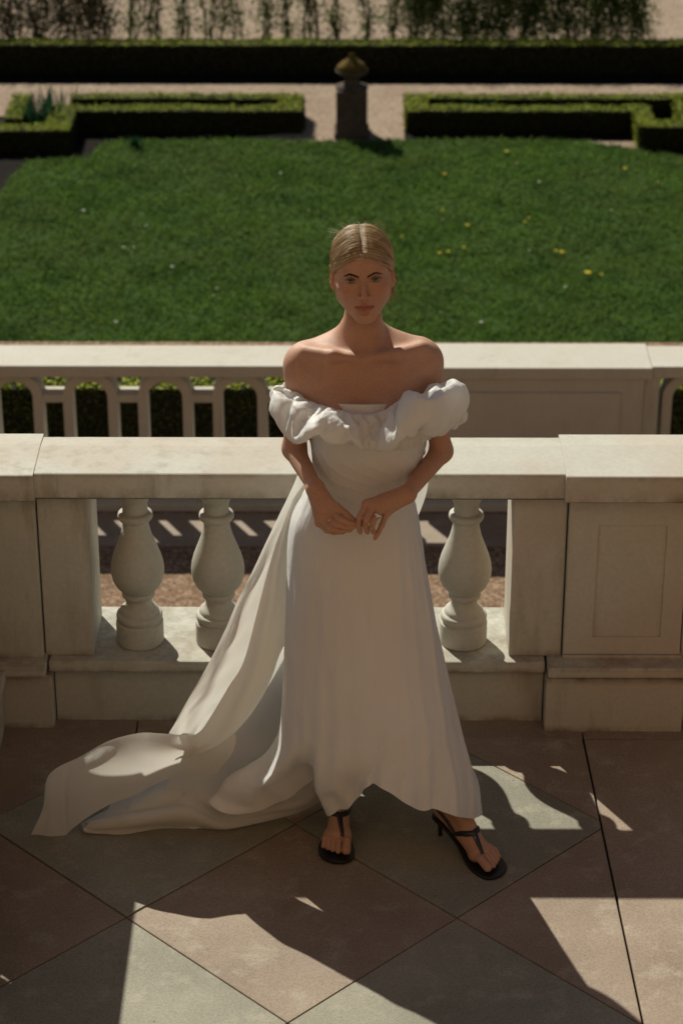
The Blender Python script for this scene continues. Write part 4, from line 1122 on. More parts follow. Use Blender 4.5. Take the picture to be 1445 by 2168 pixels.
def mat_cloth(name, col, rough, sheen, trans, weave=900, spec=.4):
    m, t, b = new_mat(name)
    c = mixc(t, .25, col, ramp(t, tex(t, 9, 4, .55), [(0.3, (0.88, 0.85, 0.80)), (0.7, (1.0, 1.0, 1.0))]), 'MULTIPLY')
    t.links.new(c, b.inputs['Base Color']); b.inputs['Roughness'].default_value = rough; b.inputs['Sheen Weight'].default_value = sheen; b.inputs['Sheen Roughness'].default_value = .4
    b.inputs['Specular IOR Level'].default_value = spec
    h1 = tex(t, 24, 5, .62, stretch=(1.6, 1, .5)); h2 = tex(t, weave, 2, .6, stretch=(1, 1, .35))
    hm = N(t, 'ShaderNodeMath', operation='MULTIPLY_ADD'); t.links.new(h2, hm.inputs[0]); hm.inputs[1].default_value = .10; t.links.new(h1, hm.inputs[2])
    bump(t, b, hm.outputs[0], .60, .006)
    tr = N(t, 'ShaderNodeBsdfTranslucent'); t.links.new(c, tr.inputs[0]); mx = N(t, 'ShaderNodeMixShader'); mx.inputs[0].default_value = trans
    t.links.new(b.outputs[0], mx.inputs[1]); t.links.new(tr.outputs[0], mx.inputs[2]); t.links.new(mx.outputs[0], t.nodes['Material Output'].inputs[0])
    return m
M['satin'] = mat_cloth('ivory_satin', (.80, .785, .77), .42, .25, .20, 900, .5)
M['organza'] = mat_cloth('ivory_organza', (.76, .73, .67), .62, .35, .36, 700, .3)
M['puff'] = mat_cloth('ivory_puffed_silk', (.82, .805, .78), .50, .3, .32, 900, .45)

# ---- skirt and bodice: one lofted tube whose last ring follows the uneven hem
NU, NV = 420, 330
rings = [(846, 672, 866, 5.455, .112), (880, 664, 888, 5.455, .124), (930, 661, 902, 5.455, .120), (975, 665, 892, 5.455, .106), (1015, 664, 880, 5.455, .098),
         (1055, 642, 877, 5.455, .104), (1100, 618, 885, 5.455, .114), (1150, 611, 894, 5.455, .122), (1210, 609, 904, 5.455, .128), (1300, 606, 921, 5.46, .138), (1400, 602, 942, 5.465, .155)]
u = np.arange(NU)/NU; ang = 2*np.pi*u
def ring_pts(row, lp, rp, Yc, hd, sq=.86):
    z = place(740, row, Yc).z; xl, xr = place(lp, row, Yc).x, place(rp, row, Yc).x; cx, hx_ = (xl+xr)/2, (xr-xl)/2
    c_, s_ = np.cos(ang), np.sin(ang)
    return np.stack([cx + hx_*np.sign(c_)*np.abs(c_)**sq, Yc - hd*np.sign(s_)*np.abs(s_)**sq, np.full(NU, z)], 1)
RG = [ring_pts(*r) for r in rings]
for k_r, dz_ in ((0, .034), (1, .020), (2, .005)):      # the neckline rises at the front so its edge reads straight
    RG[k_r][:, 2] += dz_*np.clip(np.sin(ang), 0, 1)**.8
hem = [(0, 1015, 1731, 5.43), (.045, 975, 1728, 5.34), (.08, 940, 1718, 5.295), (.10, 918, 1712, 5.28), (.125, 892, 1716, 5.265), (.15, 862, 1700, 5.25), (.18, 826, 1678, 5.25), (.21, 795, 1664, 5.255), (.235, 772, 1668, 5.27),
       (.255, 757, 1690, 5.32), (.275, 741, 1706, 5.345), (.30, 715, 1714, 5.36), (.32, 694, 1722, 5.385), (.338, 690, 1700, 5.42), (.35, 692, 1650, 5.46), (.375, 672, 1640, 5.455), (.40, 640, 1664, 5.455), (.425, 600, 1692, 5.45), (.45, 556, 1715, 5.445),
       (.475, 512, 1723, 5.445), (.492, 472, 1716, 5.45), (.503, 449, 1701, 5.465), (.515, 452, 1690, 5.49), (.54, 500, 1678, 5.62), (.6, 590, 1650, 5.68), (.7, 740, 1625, 5.73), (.8, 870, 1630, 5.70), (.88, 950, 1668, 5.62), (.95, 1005, 1705, 5.52), (1.0, 1015, 1731, 5.43)]
HU = np.array([h[0] for h in hem]); HP_ = np.array([npv(place(*h[1:])) for h in hem]); HP_[:, 2] = np.maximum(HP_[:, 2], .012)
def smooth_interp(x, X, Y_):
    m_ = (Y_[1:] - Y_[:-1])/(X[1:] - X[:-1])[:, None]; tan = np.vstack([m_[:1]*.5 + m_[-1:]*.5, (m_[1:] + m_[:-1])/2, m_[:1]*.5 + m_[-1:]*.5])
    i = np.clip(np.searchsorted(X, x, 'right') - 1, 0, len(X)-2); h_ = (X[i+1] - X[i])[:, None]; t_ = ((x - X[i])/(X[i+1] - X[i]))[:, None]
    return (2*t_**3 - 3*t_**2 + 1)*Y_[i] + (t_**3 - 2*t_**2 + t_)*h_*tan[i] + (-2*t_**3 + 3*t_**2)*Y_[i+1] + (t_**3 - t_**2)*h_*tan[i+1]
HEM = smooth_interp(u, HU, HP_)
base = RG[-1]
# rings between the knee and the hem: bell first, then the hem's own outline takes over
side = {1500: (598, 963, 5.47, .180), 1560: (594, 974, 5.47, .192), 1610: (580, 984, 5.47, .200), 1655: (556, 994, 5.475, .206)}
mids = []
for row, bl in ((1500, .02), (1560, .07), (1610, .20), (1655, .45), (1690, .75)):
    rr = ring_pts(row, *(side.get(row, (530, 1003, 5.48, .21)))[:2], *(side.get(row, (530, 1003, 5.48, .21)))[2:])
    w_ = np.full(NU, bl)
    zt = rr[:, 2]*(1-bl) + HEM[:, 2]*bl
    # never go below the hem height of that direction
    late = np.exp(-((u - .50)/.085)**4); blu = (bl*(1 - late) + bl**2.6*late)[:, None]
    q = rr*(1-blu) + HEM*blu; lim = HEM[:, 2] + (base[:, 2] - HEM[:, 2])*np.interp(row, [1400, 1740], [1, 0.0])*1.0
    q[:, 2] = lim
    # horizontal place follows the silhouette for that height
    mids.append(q)
G = catmull(np.array(RG + mids + [HEM]), NV)
nrm = grid_normals(G, True); nrm *= np.sign((nrm*(G - G.mean(1, keepdims=True))).sum(2, keepdims=True).mean() + 1e-9)
UU, VV = np.meshgrid(u, np.linspace(0, 1, NV))
# folds: long soft pleats falling from the right hip, fine drag lines, horizontal ease at the waist
fall = np.clip((VV - .30)/.70, 0, 1)
front = np.exp(-((UU - .25)/.22)**2)
warp = .04*np.sin(VV*5 + 1) + .02*vnoise(UU*9, VV*4, 3)
pl1 = np.maximum(0, np.cos(2*np.pi*(UU*17 + warp*14)))**2
rightside = np.clip(np.exp(-((UU - .06)/.075)**2) + np.exp(-((UU - 1.03)/.08)**2), 0, 1)
disp = .0070*pl1*rightside*fall**.7
disp += .0035*np.cos(2*np.pi*(UU*26 + warp*20))*np.clip(1-rightside, 0, 1)*fall**2*np.where(UU > .5, 1.6, 1.35)
disp += .010*np.sin(2*np.pi*(UU*7 + .5*vnoise(UU*4, VV*2, 8)))*np.clip((VV-.74)/.26, 0, 1)**1.5*np.where((UU > .03) & (UU < .30), .8, 1.2)
disp += .0030*vnoise(UU*11 + VV*2, VV*3.2, 25)*fall**.5
disp += .0024*np.maximum(0, 1 - np.abs(vnoise(UU*13 - VV*3, VV*4 + UU*4, 27))*3)*np.clip((VV-.2)/.2, 0, 1)
disp += .0036*vnoise(UU*30, VV*14 + UU*18, 5)*np.clip((VV-.05)/.1, 0, 1)*(.4 + .6*fall)
w2 = np.exp(-((VV - .22)/.09)**2)
disp += .0045*w2*np.maximum(0, np.sin(2*np.pi*(VV*26 + UU*18 + .6*vnoise(UU*8, VV*8, 2))))**2*np.clip(1.3 - front, .25, 1)
disp += .0012*np.sin(VV*300 + UU*60)*0
# rolled, lit hem bunching on the left flap
flap = np.exp(-((UU - .495)/.035)**2)*np.clip((VV - .70)/.25, 0, 1)
disp += .013*flap*(.6 + .8*np.sin(VV*95 + 2*vnoise(UU*30, VV*30, 7)))
disp *= 1 - .75*np.exp(-((UU - .50)/.10)**4)*np.clip((VV-.6)/.1, 0, 1)
disp += .007*np.exp(-((UU - .492)/.018)**2)*np.clip((VV - .80)/.15, 0, 1)*(.6 + .6*np.sin(VV*70))
G2 = G + nrm*disp[..., None]
G2[..., 2] = np.maximum(G2[..., 2], .006)
GOWN = np_mesh('gown', G2.reshape(-1, 3), grid_faces(NV, NU, True), M['satin'], PERSON)
GOWN['label'] = 'ivory satin gown falling straight to an uneven wind lifted hem'
# flat bodice edge band
eb = MB(); top = G2[0]
q0 = [tuple(p) for p in (top + [0, 0, .0])]; inn = top*.985 + top.mean(0)*.015
vs = [tuple(p) for p in top] + [tuple(p + np.array([0, 0, .004])) for p in top*.992 + top.mean(0)*.008] + [tuple(p - np.array([0, 0, .03])) for p in inn*.99 + top.mean(0)*.01]
fs = [(r*NU + i, r*NU + (i+1) % NU, (r+1)*NU + (i+1) % NU, (r+1)*NU + i) for r in range(2) for i in range(NU)]
MB().add(vs, fs).build('bodice_edge', M['satin'], GOWN, 0, True)

# ---- puffed collar around both arms: closed tube pinched into pillows
path = [(600, 836, 5.545, .036, .032), (594, 852, 5.475, .050, .030), (610, 866, 5.400, .048, .034), (652, 880, 5.345, .042, .036), (700, 893, 5.318, .040, .034), (745, 900, 5.310, .034, .030), (790, 901, 5.310, .036, .032), (838, 888, 5.312, .048, .038),
        (878, 868, 5.330, .062, .044), (922, 862, 5.370, .064, .046), (952, 858, 5.440, .060, .042), (950, 846, 5.520, .050, .040), (905, 826, 5.590, .040, .034), (830, 812, 5.610, .036, .030), (740, 812, 5.610, .036, .030), (655, 820, 5.595, .036, .032)]
NP_, NC = 900, 150
PC = catmull_closed([list(npv(place(*p[:3]))) + [p[3], p[4]] for p in path], NP_)
C3, rv, rh = PC[:, :3], PC[:, 3], PC[:, 4]
T = np.roll(C3, -1, 0) - np.roll(C3, 1, 0); T /= np.linalg.norm(T, axis=1, keepdims=True)
cenxy = np.array([.035, 5.46]); out = C3 - np.array([*cenxy, 0]); out[:, 2] = 0; out /= np.linalg.norm(out, axis=1, keepdims=True)
out = out - T*(out*T).sum(1, keepdims=True); out /= np.linalg.norm(out, axis=1, keepdims=True); upv = np.cross(T, out); upv *= np.sign(upv[:, 2:3])
s_ = np.arange(NP_)/NP_; ph = 2*np.pi*np.arange(NC)/NC
SS, PH = np.meshgrid(s_, ph, indexing='ij')
# crumpled silk: 160 rows round the loop, 24 points across each, in millimetres (x, y - 5450, z - 1300);
# the folds were settled beforehand by a cloth simulation of this same tube
COLLAR_MM = [
    [-181,76,-37,-187,84,-35,-182,85,-28,-175,85,-22,-171,91,-14,-163,89,-12,-158,87,-6,-152,86,-1,-150,86,9,-143,85,14,-134,84,19,-129,85,18,-126,85,7,-128,85,0,-130,85,-6,-133,86,-12,-136,88,-17,-143,88,-17,-142,85,-20,-149,87,-26,-153,89,-28,-159,84,-32,-164,77,-32,-171,74,-36],
    [-184,71,-24,-190,78,-22,-187,87,-17,-180,89,-12,-174,86,-6,-166,83,-5,-159,79,-4,-152,78,0,-149,78,7,-145,78,16,-136,79,22,-130,80,18,-128,81,7,-129,81,0,-132,81,-6,-135,81,-12,-139,83,-16,-139,81,-16,-144,78,-15,-150,82,-15,-156,84,-18,-163,86,-22,-170,81,-22,-175,73,-22],
    [-187,76,-12,-194,75,-10,-193,83,-5,-185,86,0,-176,85,4,-167,83,6,-160,78,7,-153,74,5,-147,69,7,-141,70,14,-140,73,21,-130,73,18,-130,76,8,-131,77,0,-133,77,-6,-136,76,-11,-141,77,-16,-143,74,-14,-142,74,-6,-151,72,-6,-158,72,-12,-166,75,-15,-173,79,-12,-178,79,-12],
    [-185,76,0,-195,76,1,-197,78,6,-188,80,11,-178,78,14,-169,76,15,-160,74,15,-155,69,13,-151,65,11,-142,64,14,-144,69,20,-135,74,18,-131,72,8,-132,71,1,-134,71,-6,-137,70,-12,-142,71,-16,-144,68,-16,-146,66,-10,-151,62,-5,-160,62,-6,-168,64,-9,-174,67,-12,-174,73,-6],
    [-185,63,0,-192,64,5,-197,69,14,-189,71,19,-179,68,18,-171,66,16,-163,65,15,-156,62,17,-150,59,11,-147,63,12,-149,69,16,-142,74,14,-131,67,9,-133,66,2,-135,65,-5,-138,65,-12,-143,64,-16,-147,68,-18,-152,65,-17,-157,60,-14,-161,54,-11,-167,51,-14,-171,55,-7,-174,61,2],
    [-186,51,4,-196,57,8,-196,61,12,-188,58,19,-181,58,13,-172,55,11,-164,54,11,-157,54,12,-150,55,15,-149,63,23,-144,67,20,-143,70,8,-132,61,11,-133,60,2,-136,59,-6,-139,58,-12,-143,57,-16,-150,60,-21,-156,65,-28,-160,59,-24,-160,51,-16,-163,47,-8,-167,44,-3,-174,50,1],
    [-188,45,-4,-199,50,3,-200,52,14,-192,50,17,-182,48,17,-173,46,16,-165,46,16,-162,52,20,-153,58,25,-145,59,30,-146,67,29,-142,71,17,-132,55,11,-133,54,3,-135,52,-5,-139,51,-12,-143,50,-17,-152,53,-21,-155,58,-26,-161,55,-30,-164,50,-27,-167,41,-19,-168,36,-9,-177,40,-6],
    [-191,36,-6,-199,38,4,-197,41,17,-190,44,27,-182,39,24,-173,39,24,-165,41,22,-159,46,23,-157,55,28,-150,60,34,-153,61,22,-148,64,16,-132,48,12,-133,47,4,-135,45,-5,-138,44,-11,-143,42,-16,-152,49,-12,-164,58,-13,-161,54,-18,-164,49,-21,-165,39,-24,-171,34,-19,-180,35,-13],
    [-190,26,-8,-189,31,6,-190,33,19,-188,35,33,-178,39,36,-171,40,34,-162,38,31,-158,47,30,-153,54,35,-154,52,29,-162,56,10,-158,58,3,-132,41,14,-133,40,5,-134,38,-3,-137,37,-11,-142,35,-15,-154,44,-15,-170,47,-8,-165,46,-9,-164,45,-12,-168,41,-9,-168,31,-16,-178,27,-15],
    [-182,20,-1,-190,21,9,-187,25,21,-181,29,33,-173,30,37,-167,35,35,-162,42,37,-161,47,38,-160,51,36,-159,53,29,-165,37,20,-167,26,12,-130,34,15,-131,32,6,-134,31,-2,-137,29,-10,-142,28,-15,-156,35,-8,-168,41,-8,-166,38,-17,-168,37,-12,-166,33,-10,-169,25,-8,-175,20,-6],
    [-177,16,1,-183,20,12,-184,22,21,-176,27,31,-171,31,35,-165,37,34,-159,40,31,-162,40,39,-164,43,39,-158,48,33,-168,28,29,-167,9,11,-130,27,16,-131,25,7,-133,23,-2,-136,21,-9,-141,20,-14,-158,24,-8,-173,23,-5,-169,27,-11,-169,26,-17,-172,25,-13,-169,14,-13,-172,16,-5],
    [-169,13,3,-175,16,17,-183,22,26,-177,20,31,-169,24,36,-165,27,37,-161,29,34,-162,28,41,-164,29,36,-166,42,36,-165,20,41,-164,2,22,-129,20,18,-130,18,9,-132,16,0,-135,14,-7,-139,12,-13,-156,8,-10,-175,1,-4,-169,3,-11,-168,7,-22,-172,8,-27,-172,3,-14,-169,6,-7],
    [-176,8,4,-181,11,16,-186,16,25,-176,19,30,-169,17,33,-165,14,37,-166,13,32,-161,11,41,-163,9,37,-169,18,32,-161,4,31,-157,-10,17,-128,13,20,-129,11,10,-131,9,2,-134,7,-6,-138,5,-12,-152,-3,-10,-169,-15,-3,-162,-11,-10,-164,-8,-22,-169,-8,-23,-164,-1,-14,-172,0,-8],
    [-183,1,3,-191,8,14,-192,13,28,-184,14,39,-175,14,41,-166,13,43,-162,10,38,-167,7,35,-165,2,40,-164,3,32,-159,-10,31,-148,-17,25,-127,6,22,-128,4,12,-130,1,4,-132,0,-5,-137,-3,-10,-148,-11,-13,-162,-25,-6,-162,-20,-4,-159,-15,-12,-163,-11,-12,-161,1,-6,-170,2,2],
    [-186,-6,10,-196,-4,17,-195,-1,30,-187,3,43,-177,5,45,-169,5,44,-163,3,42,-161,3,39,-158,-4,41,-163,-8,38,-156,-12,34,-147,-24,35,-125,-1,23,-126,-4,13,-128,-6,5,-130,-8,-2,-135,-11,-8,-144,-21,-13,-153,-29,-8,-149,-21,-7,-155,-19,-4,-157,-13,3,-164,-6,2,-174,-9,3],
    [-191,-15,4,-194,-15,18,-189,-10,29,-190,-4,38,-180,-2,34,-171,2,32,-163,4,29,-162,2,36,-157,-4,45,-156,-11,44,-150,-20,38,-145,-33,33,-124,-8,24,-124,-11,15,-125,-13,7,-129,-16,-1,-133,-17,-7,-140,-25,-10,-143,-27,-5,-146,-24,0,-152,-23,2,-161,-22,5,-167,-15,9,-178,-17,9],
    [-185,-30,4,-183,-22,16,-185,-20,30,-187,-12,42,-178,-10,39,-170,-8,35,-162,-9,29,-155,-6,30,-154,-9,39,-146,-14,45,-146,-26,44,-134,-28,39,-121,-16,27,-122,-17,17,-124,-20,9,-126,-22,2,-130,-25,-4,-135,-34,-7,-145,-35,-5,-149,-33,1,-153,-28,9,-160,-31,8,-168,-26,14,-175,-24,6],
    [-182,-32,7,-190,-30,17,-195,-27,29,-186,-26,38,-176,-24,41,-167,-21,39,-161,-20,33,-154,-18,28,-146,-16,31,-144,-20,44,-136,-24,44,-125,-32,41,-119,-22,28,-119,-24,19,-121,-27,11,-124,-29,3,-128,-32,-2,-133,-31,-2,-135,-35,4,-140,-30,6,-146,-34,11,-155,-37,16,-166,-35,17,-172,-35,7],
    [-188,-43,6,-197,-39,14,-194,-40,26,-184,-38,34,-173,-37,38,-165,-34,36,-157,-31,31,-149,-29,26,-142,-26,28,-134,-21,35,-131,-27,46,-124,-34,44,-116,-29,30,-117,-31,21,-118,-33,12,-121,-36,5,-125,-38,0,-129,-37,3,-127,-35,10,-136,-36,14,-143,-38,17,-153,-40,22,-166,-43,22,-178,-44,16],
    [-192,-54,8,-199,-53,11,-191,-54,21,-179,-52,27,-170,-49,33,-159,-46,35,-151,-42,35,-144,-37,31,-135,-31,28,-138,-31,33,-129,-36,42,-119,-32,43,-114,-34,32,-114,-36,23,-115,-38,14,-119,-41,7,-123,-44,1,-126,-46,2,-124,-45,12,-130,-46,17,-140,-50,19,-151,-52,18,-164,-54,14,-177,-54,11],
    [-186,-54,-3,-192,-63,4,-186,-66,15,-175,-64,22,-165,-60,27,-155,-57,29,-147,-52,30,-141,-46,25,-134,-42,27,-139,-42,33,-127,-39,37,-114,-39,42,-112,-40,32,-112,-41,23,-113,-44,15,-116,-47,8,-120,-49,2,-124,-53,3,-124,-55,11,-130,-54,13,-138,-52,11,-149,-51,6,-160,-51,3,-174,-50,-1],
    [-179,-63,-10,-184,-73,-3,-180,-76,8,-169,-75,16,-160,-68,17,-151,-62,18,-144,-62,21,-138,-55,20,-132,-53,28,-138,-52,35,-128,-47,43,-115,-48,44,-108,-45,33,-109,-46,24,-110,-49,16,-113,-52,9,-117,-55,4,-121,-62,3,-125,-65,8,-132,-60,5,-139,-54,1,-145,-45,-4,-157,-49,-9,-168,-54,-11],
    [-173,-73,-17,-178,-82,-10,-174,-87,1,-164,-82,5,-155,-75,7,-147,-68,8,-140,-66,12,-136,-66,20,-132,-65,29,-134,-61,41,-128,-55,46,-116,-53,41,-105,-50,34,-106,-51,26,-107,-54,18,-109,-56,10,-113,-60,5,-118,-62,1,-124,-68,-4,-128,-61,-6,-133,-55,-9,-139,-50,-14,-150,-56,-18,-161,-64,-19],
    [-164,-81,-25,-171,-93,-16,-167,-96,-7,-158,-90,-2,-150,-83,0,-145,-79,7,-143,-77,15,-142,-74,25,-137,-73,34,-132,-70,44,-124,-64,45,-111,-59,43,-101,-55,36,-102,-56,27,-103,-59,19,-106,-61,12,-109,-65,7,-113,-67,0,-116,-69,-8,-122,-62,-10,-125,-56,-16,-133,-58,-21,-144,-65,-24,-154,-73,-26],
    [-157,-91,-30,-163,-102,-23,-160,-102,-16,-151,-99,-8,-148,-95,1,-144,-92,10,-145,-89,21,-143,-85,29,-139,-83,39,-132,-76,40,-122,-71,38,-111,-64,36,-98,-60,37,-98,-62,28,-99,-63,20,-102,-67,13,-105,-70,8,-111,-74,2,-116,-75,-5,-118,-69,-13,-119,-64,-22,-128,-67,-26,-137,-74,-30,-147,-83,-31],
    [-149,-100,-36,-154,-109,-29,-154,-113,-16,-152,-109,-5,-150,-105,5,-146,-104,15,-144,-100,24,-139,-97,32,-132,-92,38,-125,-86,42,-115,-78,40,-105,-71,40,-94,-65,37,-94,-66,29,-95,-68,21,-98,-71,14,-101,-75,9,-105,-77,3,-106,-75,-7,-107,-72,-16,-112,-72,-24,-119,-77,-29,-128,-85,-33,-139,-92,-36],
    [-141,-109,-42,-144,-114,-32,-141,-112,-19,-141,-111,-6,-139,-112,5,-139,-112,16,-139,-111,25,-132,-106,31,-126,-101,36,-117,-94,41,-108,-85,43,-99,-77,41,-89,-70,38,-89,-71,30,-90,-73,22,-93,-76,15,-97,-80,10,-99,-81,3,-98,-78,-6,-99,-79,-16,-105,-82,-24,-113,-88,-30,-121,-94,-35,-131,-102,-39],
    [-135,-119,-43,-135,-122,-31,-140,-122,-19,-140,-122,-7,-140,-121,3,-135,-122,13,-131,-118,20,-123,-112,26,-117,-107,33,-110,-101,37,-102,-91,37,-93,-84,40,-85,-74,39,-85,-75,31,-87,-77,23,-89,-80,17,-92,-84,11,-93,-87,5,-93,-87,-6,-97,-88,-14,-99,-91,-23,-106,-98,-31,-114,-104,-36,-124,-112,-39],
    [-127,-130,-40,-137,-133,-33,-140,-134,-21,-138,-131,-9,-131,-128,-2,-128,-122,5,-123,-114,12,-117,-110,18,-110,-106,25,-103,-105,31,-97,-93,31,-90,-85,34,-81,-78,39,-81,-79,31,-82,-82,24,-84,-85,17,-88,-88,12,-90,-92,6,-91,-97,-4,-90,-97,-13,-93,-101,-22,-100,-107,-28,-108,-115,-34,-117,-122,-37],
    [-121,-140,-36,-131,-144,-30,-133,-143,-20,-127,-137,-16,-122,-129,-8,-119,-123,-1,-116,-119,9,-109,-112,11,-103,-108,18,-96,-102,25,-90,-98,30,-84,-89,33,-76,-83,39,-76,-84,32,-78,-86,24,-80,-88,18,-83,-92,13,-82,-96,6,-81,-99,-3,-83,-104,-12,-88,-110,-19,-93,-117,-26,-101,-123,-31,-111,-131,-34],
    [-115,-148,-31,-124,-153,-27,-127,-151,-18,-123,-143,-11,-116,-137,-6,-110,-131,0,-108,-126,10,-101,-119,11,-95,-112,15,-88,-105,19,-84,-98,27,-79,-95,35,-72,-87,40,-72,-87,32,-74,-89,25,-76,-92,18,-79,-96,13,-84,-100,7,-82,-104,1,-84,-111,-7,-87,-118,-15,-90,-124,-22,-96,-132,-29,-105,-140,-31],
    [-108,-156,-26,-117,-161,-22,-122,-160,-12,-119,-154,-4,-114,-145,2,-107,-138,6,-101,-134,10,-95,-127,14,-89,-119,18,-84,-111,23,-78,-104,30,-76,-98,40,-68,-90,40,-69,-90,33,-70,-92,25,-73,-95,18,-75,-99,14,-80,-102,8,-87,-105,4,-91,-112,-2,-94,-119,-9,-95,-129,-14,-95,-139,-20,-98,-148,-26],
    [-101,-165,-23,-110,-170,-17,-115,-169,-7,-113,-162,1,-108,-154,8,-105,-148,14,-102,-140,19,-97,-131,22,-90,-123,27,-83,-116,31,-76,-110,35,-70,-102,42,-65,-92,41,-65,-93,33,-66,-94,25,-68,-98,18,-71,-102,14,-75,-106,8,-83,-112,7,-88,-117,0,-95,-124,-2,-96,-133,-6,-98,-143,-11,-99,-154,-17],
    [-98,-169,-12,-103,-178,-13,-107,-176,-3,-107,-170,7,-105,-162,15,-101,-154,20,-95,-146,25,-90,-138,27,-84,-131,29,-78,-123,32,-71,-114,36,-67,-104,38,-60,-94,40,-61,-95,32,-63,-97,25,-64,-101,19,-67,-104,14,-72,-111,10,-77,-115,7,-85,-121,8,-93,-128,7,-96,-138,2,-98,-147,-2,-100,-158,-8],
    [-93,-172,-10,-94,-182,-8,-99,-182,1,-99,-177,11,-97,-168,18,-93,-160,24,-88,-152,26,-83,-144,27,-77,-135,27,-72,-126,28,-67,-117,31,-63,-107,36,-57,-97,40,-57,-97,32,-59,-100,24,-60,-102,18,-63,-107,13,-69,-112,12,-75,-119,14,-81,-125,12,-88,-131,9,-90,-139,6,-91,-152,3,-93,-161,-4],
    [-87,-169,-5,-88,-180,-2,-89,-186,5,-89,-182,14,-88,-174,22,-85,-166,26,-81,-155,27,-75,-148,30,-71,-139,32,-69,-129,33,-61,-121,34,-56,-111,38,-52,-100,40,-53,-100,32,-54,-102,24,-56,-105,19,-59,-109,14,-62,-115,13,-69,-123,15,-74,-129,12,-82,-131,4,-83,-140,-2,-83,-151,0,-84,-159,-6],
    [-79,-168,-4,-79,-179,-3,-81,-187,5,-80,-184,16,-79,-178,24,-78,-169,31,-76,-160,35,-72,-152,37,-68,-143,39,-64,-132,41,-60,-122,41,-54,-111,40,-48,-103,39,-49,-102,31,-50,-104,24,-52,-107,17,-54,-112,13,-58,-118,12,-62,-126,11,-68,-131,6,-74,-133,-2,-78,-138,-8,-79,-149,-8,-76,-158,-6],
    [-69,-167,-3,-72,-179,0,-71,-186,4,-71,-185,16,-70,-177,24,-70,-169,30,-68,-165,37,-66,-156,41,-62,-145,44,-57,-135,46,-54,-125,47,-49,-116,43,-44,-105,37,-44,-104,30,-46,-106,23,-48,-110,17,-50,-114,12,-53,-121,8,-56,-129,7,-63,-132,0,-69,-132,-8,-75,-137,-15,-72,-146,-11,-67,-157,-6],
    [-69,-170,-11,-70,-180,-6,-69,-181,3,-65,-179,10,-64,-173,19,-62,-169,27,-59,-166,37,-58,-157,40,-54,-148,43,-51,-139,46,-47,-128,45,-42,-116,42,-39,-106,38,-40,-107,30,-41,-108,23,-43,-112,17,-45,-116,12,-47,-121,7,-53,-125,1,-56,-130,-6,-61,-131,-14,-67,-137,-20,-67,-148,-19,-65,-159,-14],
    [-65,-173,-18,-64,-183,-11,-63,-185,0,-60,-182,9,-57,-176,18,-55,-174,27,-53,-167,33,-50,-159,39,-47,-151,44,-44,-142,43,-42,-130,40,-38,-120,39,-35,-109,37,-36,-109,29,-37,-111,22,-38,-114,16,-40,-118,11,-44,-121,5,-46,-122,-3,-49,-127,-12,-54,-132,-18,-59,-140,-23,-62,-151,-25,-63,-162,-23],
    [-58,-176,-22,-56,-184,-13,-55,-187,-2,-52,-186,10,-50,-182,19,-48,-177,28,-45,-171,34,-43,-162,38,-40,-153,41,-39,-142,43,-36,-132,41,-32,-122,36,-30,-110,36,-30,-110,29,-32,-113,22,-33,-115,16,-35,-121,11,-36,-122,4,-39,-125,-6,-44,-131,-12,-47,-137,-18,-51,-144,-27,-55,-154,-29,-57,-164,-27],
    [-49,-178,-25,-47,-184,-15,-46,-187,-3,-44,-186,8,-41,-182,17,-40,-178,25,-37,-171,32,-36,-163,37,-34,-154,39,-33,-144,41,-30,-134,40,-29,-121,39,-26,-111,36,-27,-113,28,-28,-114,21,-30,-117,16,-32,-122,11,-34,-126,5,-37,-131,-1,-40,-137,-8,-43,-143,-15,-44,-148,-24,-46,-156,-31,-48,-166,-30],
    [-39,-180,-28,-38,-184,-17,-36,-187,-5,-36,-187,7,-33,-185,16,-31,-179,23,-29,-171,29,-28,-165,35,-27,-155,36,-30,-144,35,-26,-135,36,-24,-124,36,-23,-113,36,-23,-113,28,-25,-115,21,-26,-118,15,-28,-123,11,-30,-129,6,-33,-136,1,-35,-140,-7,-37,-144,-15,-36,-150,-24,-38,-157,-29,-40,-168,-29],
    [-31,-179,-28,-29,-183,-17,-28,-185,-7,-27,-186,4,-24,-184,13,-23,-180,22,-21,-173,28,-23,-164,30,-24,-154,30,-25,-144,29,-23,-134,32,-19,-125,36,-18,-114,35,-20,-115,28,-21,-117,21,-22,-120,15,-24,-124,10,-24,-130,6,-27,-134,-2,-31,-136,-10,-30,-142,-18,-29,-149,-22,-32,-160,-24,-33,-169,-30],
    [-23,-176,-27,-24,-179,-17,-25,-181,-6,-23,-181,4,-19,-179,11,-16,-178,19,-17,-171,23,-17,-162,25,-19,-154,25,-19,-143,25,-18,-133,27,-17,-124,30,-15,-115,35,-16,-116,27,-17,-118,21,-18,-121,15,-20,-125,11,-21,-127,4,-25,-130,-3,-25,-135,-9,-25,-143,-12,-25,-153,-17,-25,-161,-22,-25,-168,-31],
    [-18,-178,-28,-19,-183,-19,-18,-181,-10,-16,-179,1,-13,-178,9,-11,-174,16,-14,-168,17,-13,-160,21,-13,-153,23,-14,-143,22,-13,-133,26,-13,-124,29,-11,-117,35,-12,-117,27,-13,-119,20,-14,-122,15,-15,-127,10,-16,-129,4,-20,-134,-1,-19,-138,-8,-20,-145,-10,-20,-151,-18,-17,-159,-22,-16,-168,-30],
    [-10,-178,-25,-12,-185,-18,-13,-187,-8,-11,-183,0,-8,-179,8,-6,-174,15,-8,-169,20,-9,-162,18,-7,-153,21,-7,-144,23,-10,-136,30,-10,-126,35,-7,-117,34,-8,-118,26,-9,-120,20,-10,-123,15,-11,-127,11,-14,-132,6,-12,-135,-1,-14,-135,-8,-13,-142,-15,-12,-149,-21,-11,-158,-25,-10,-168,-27],
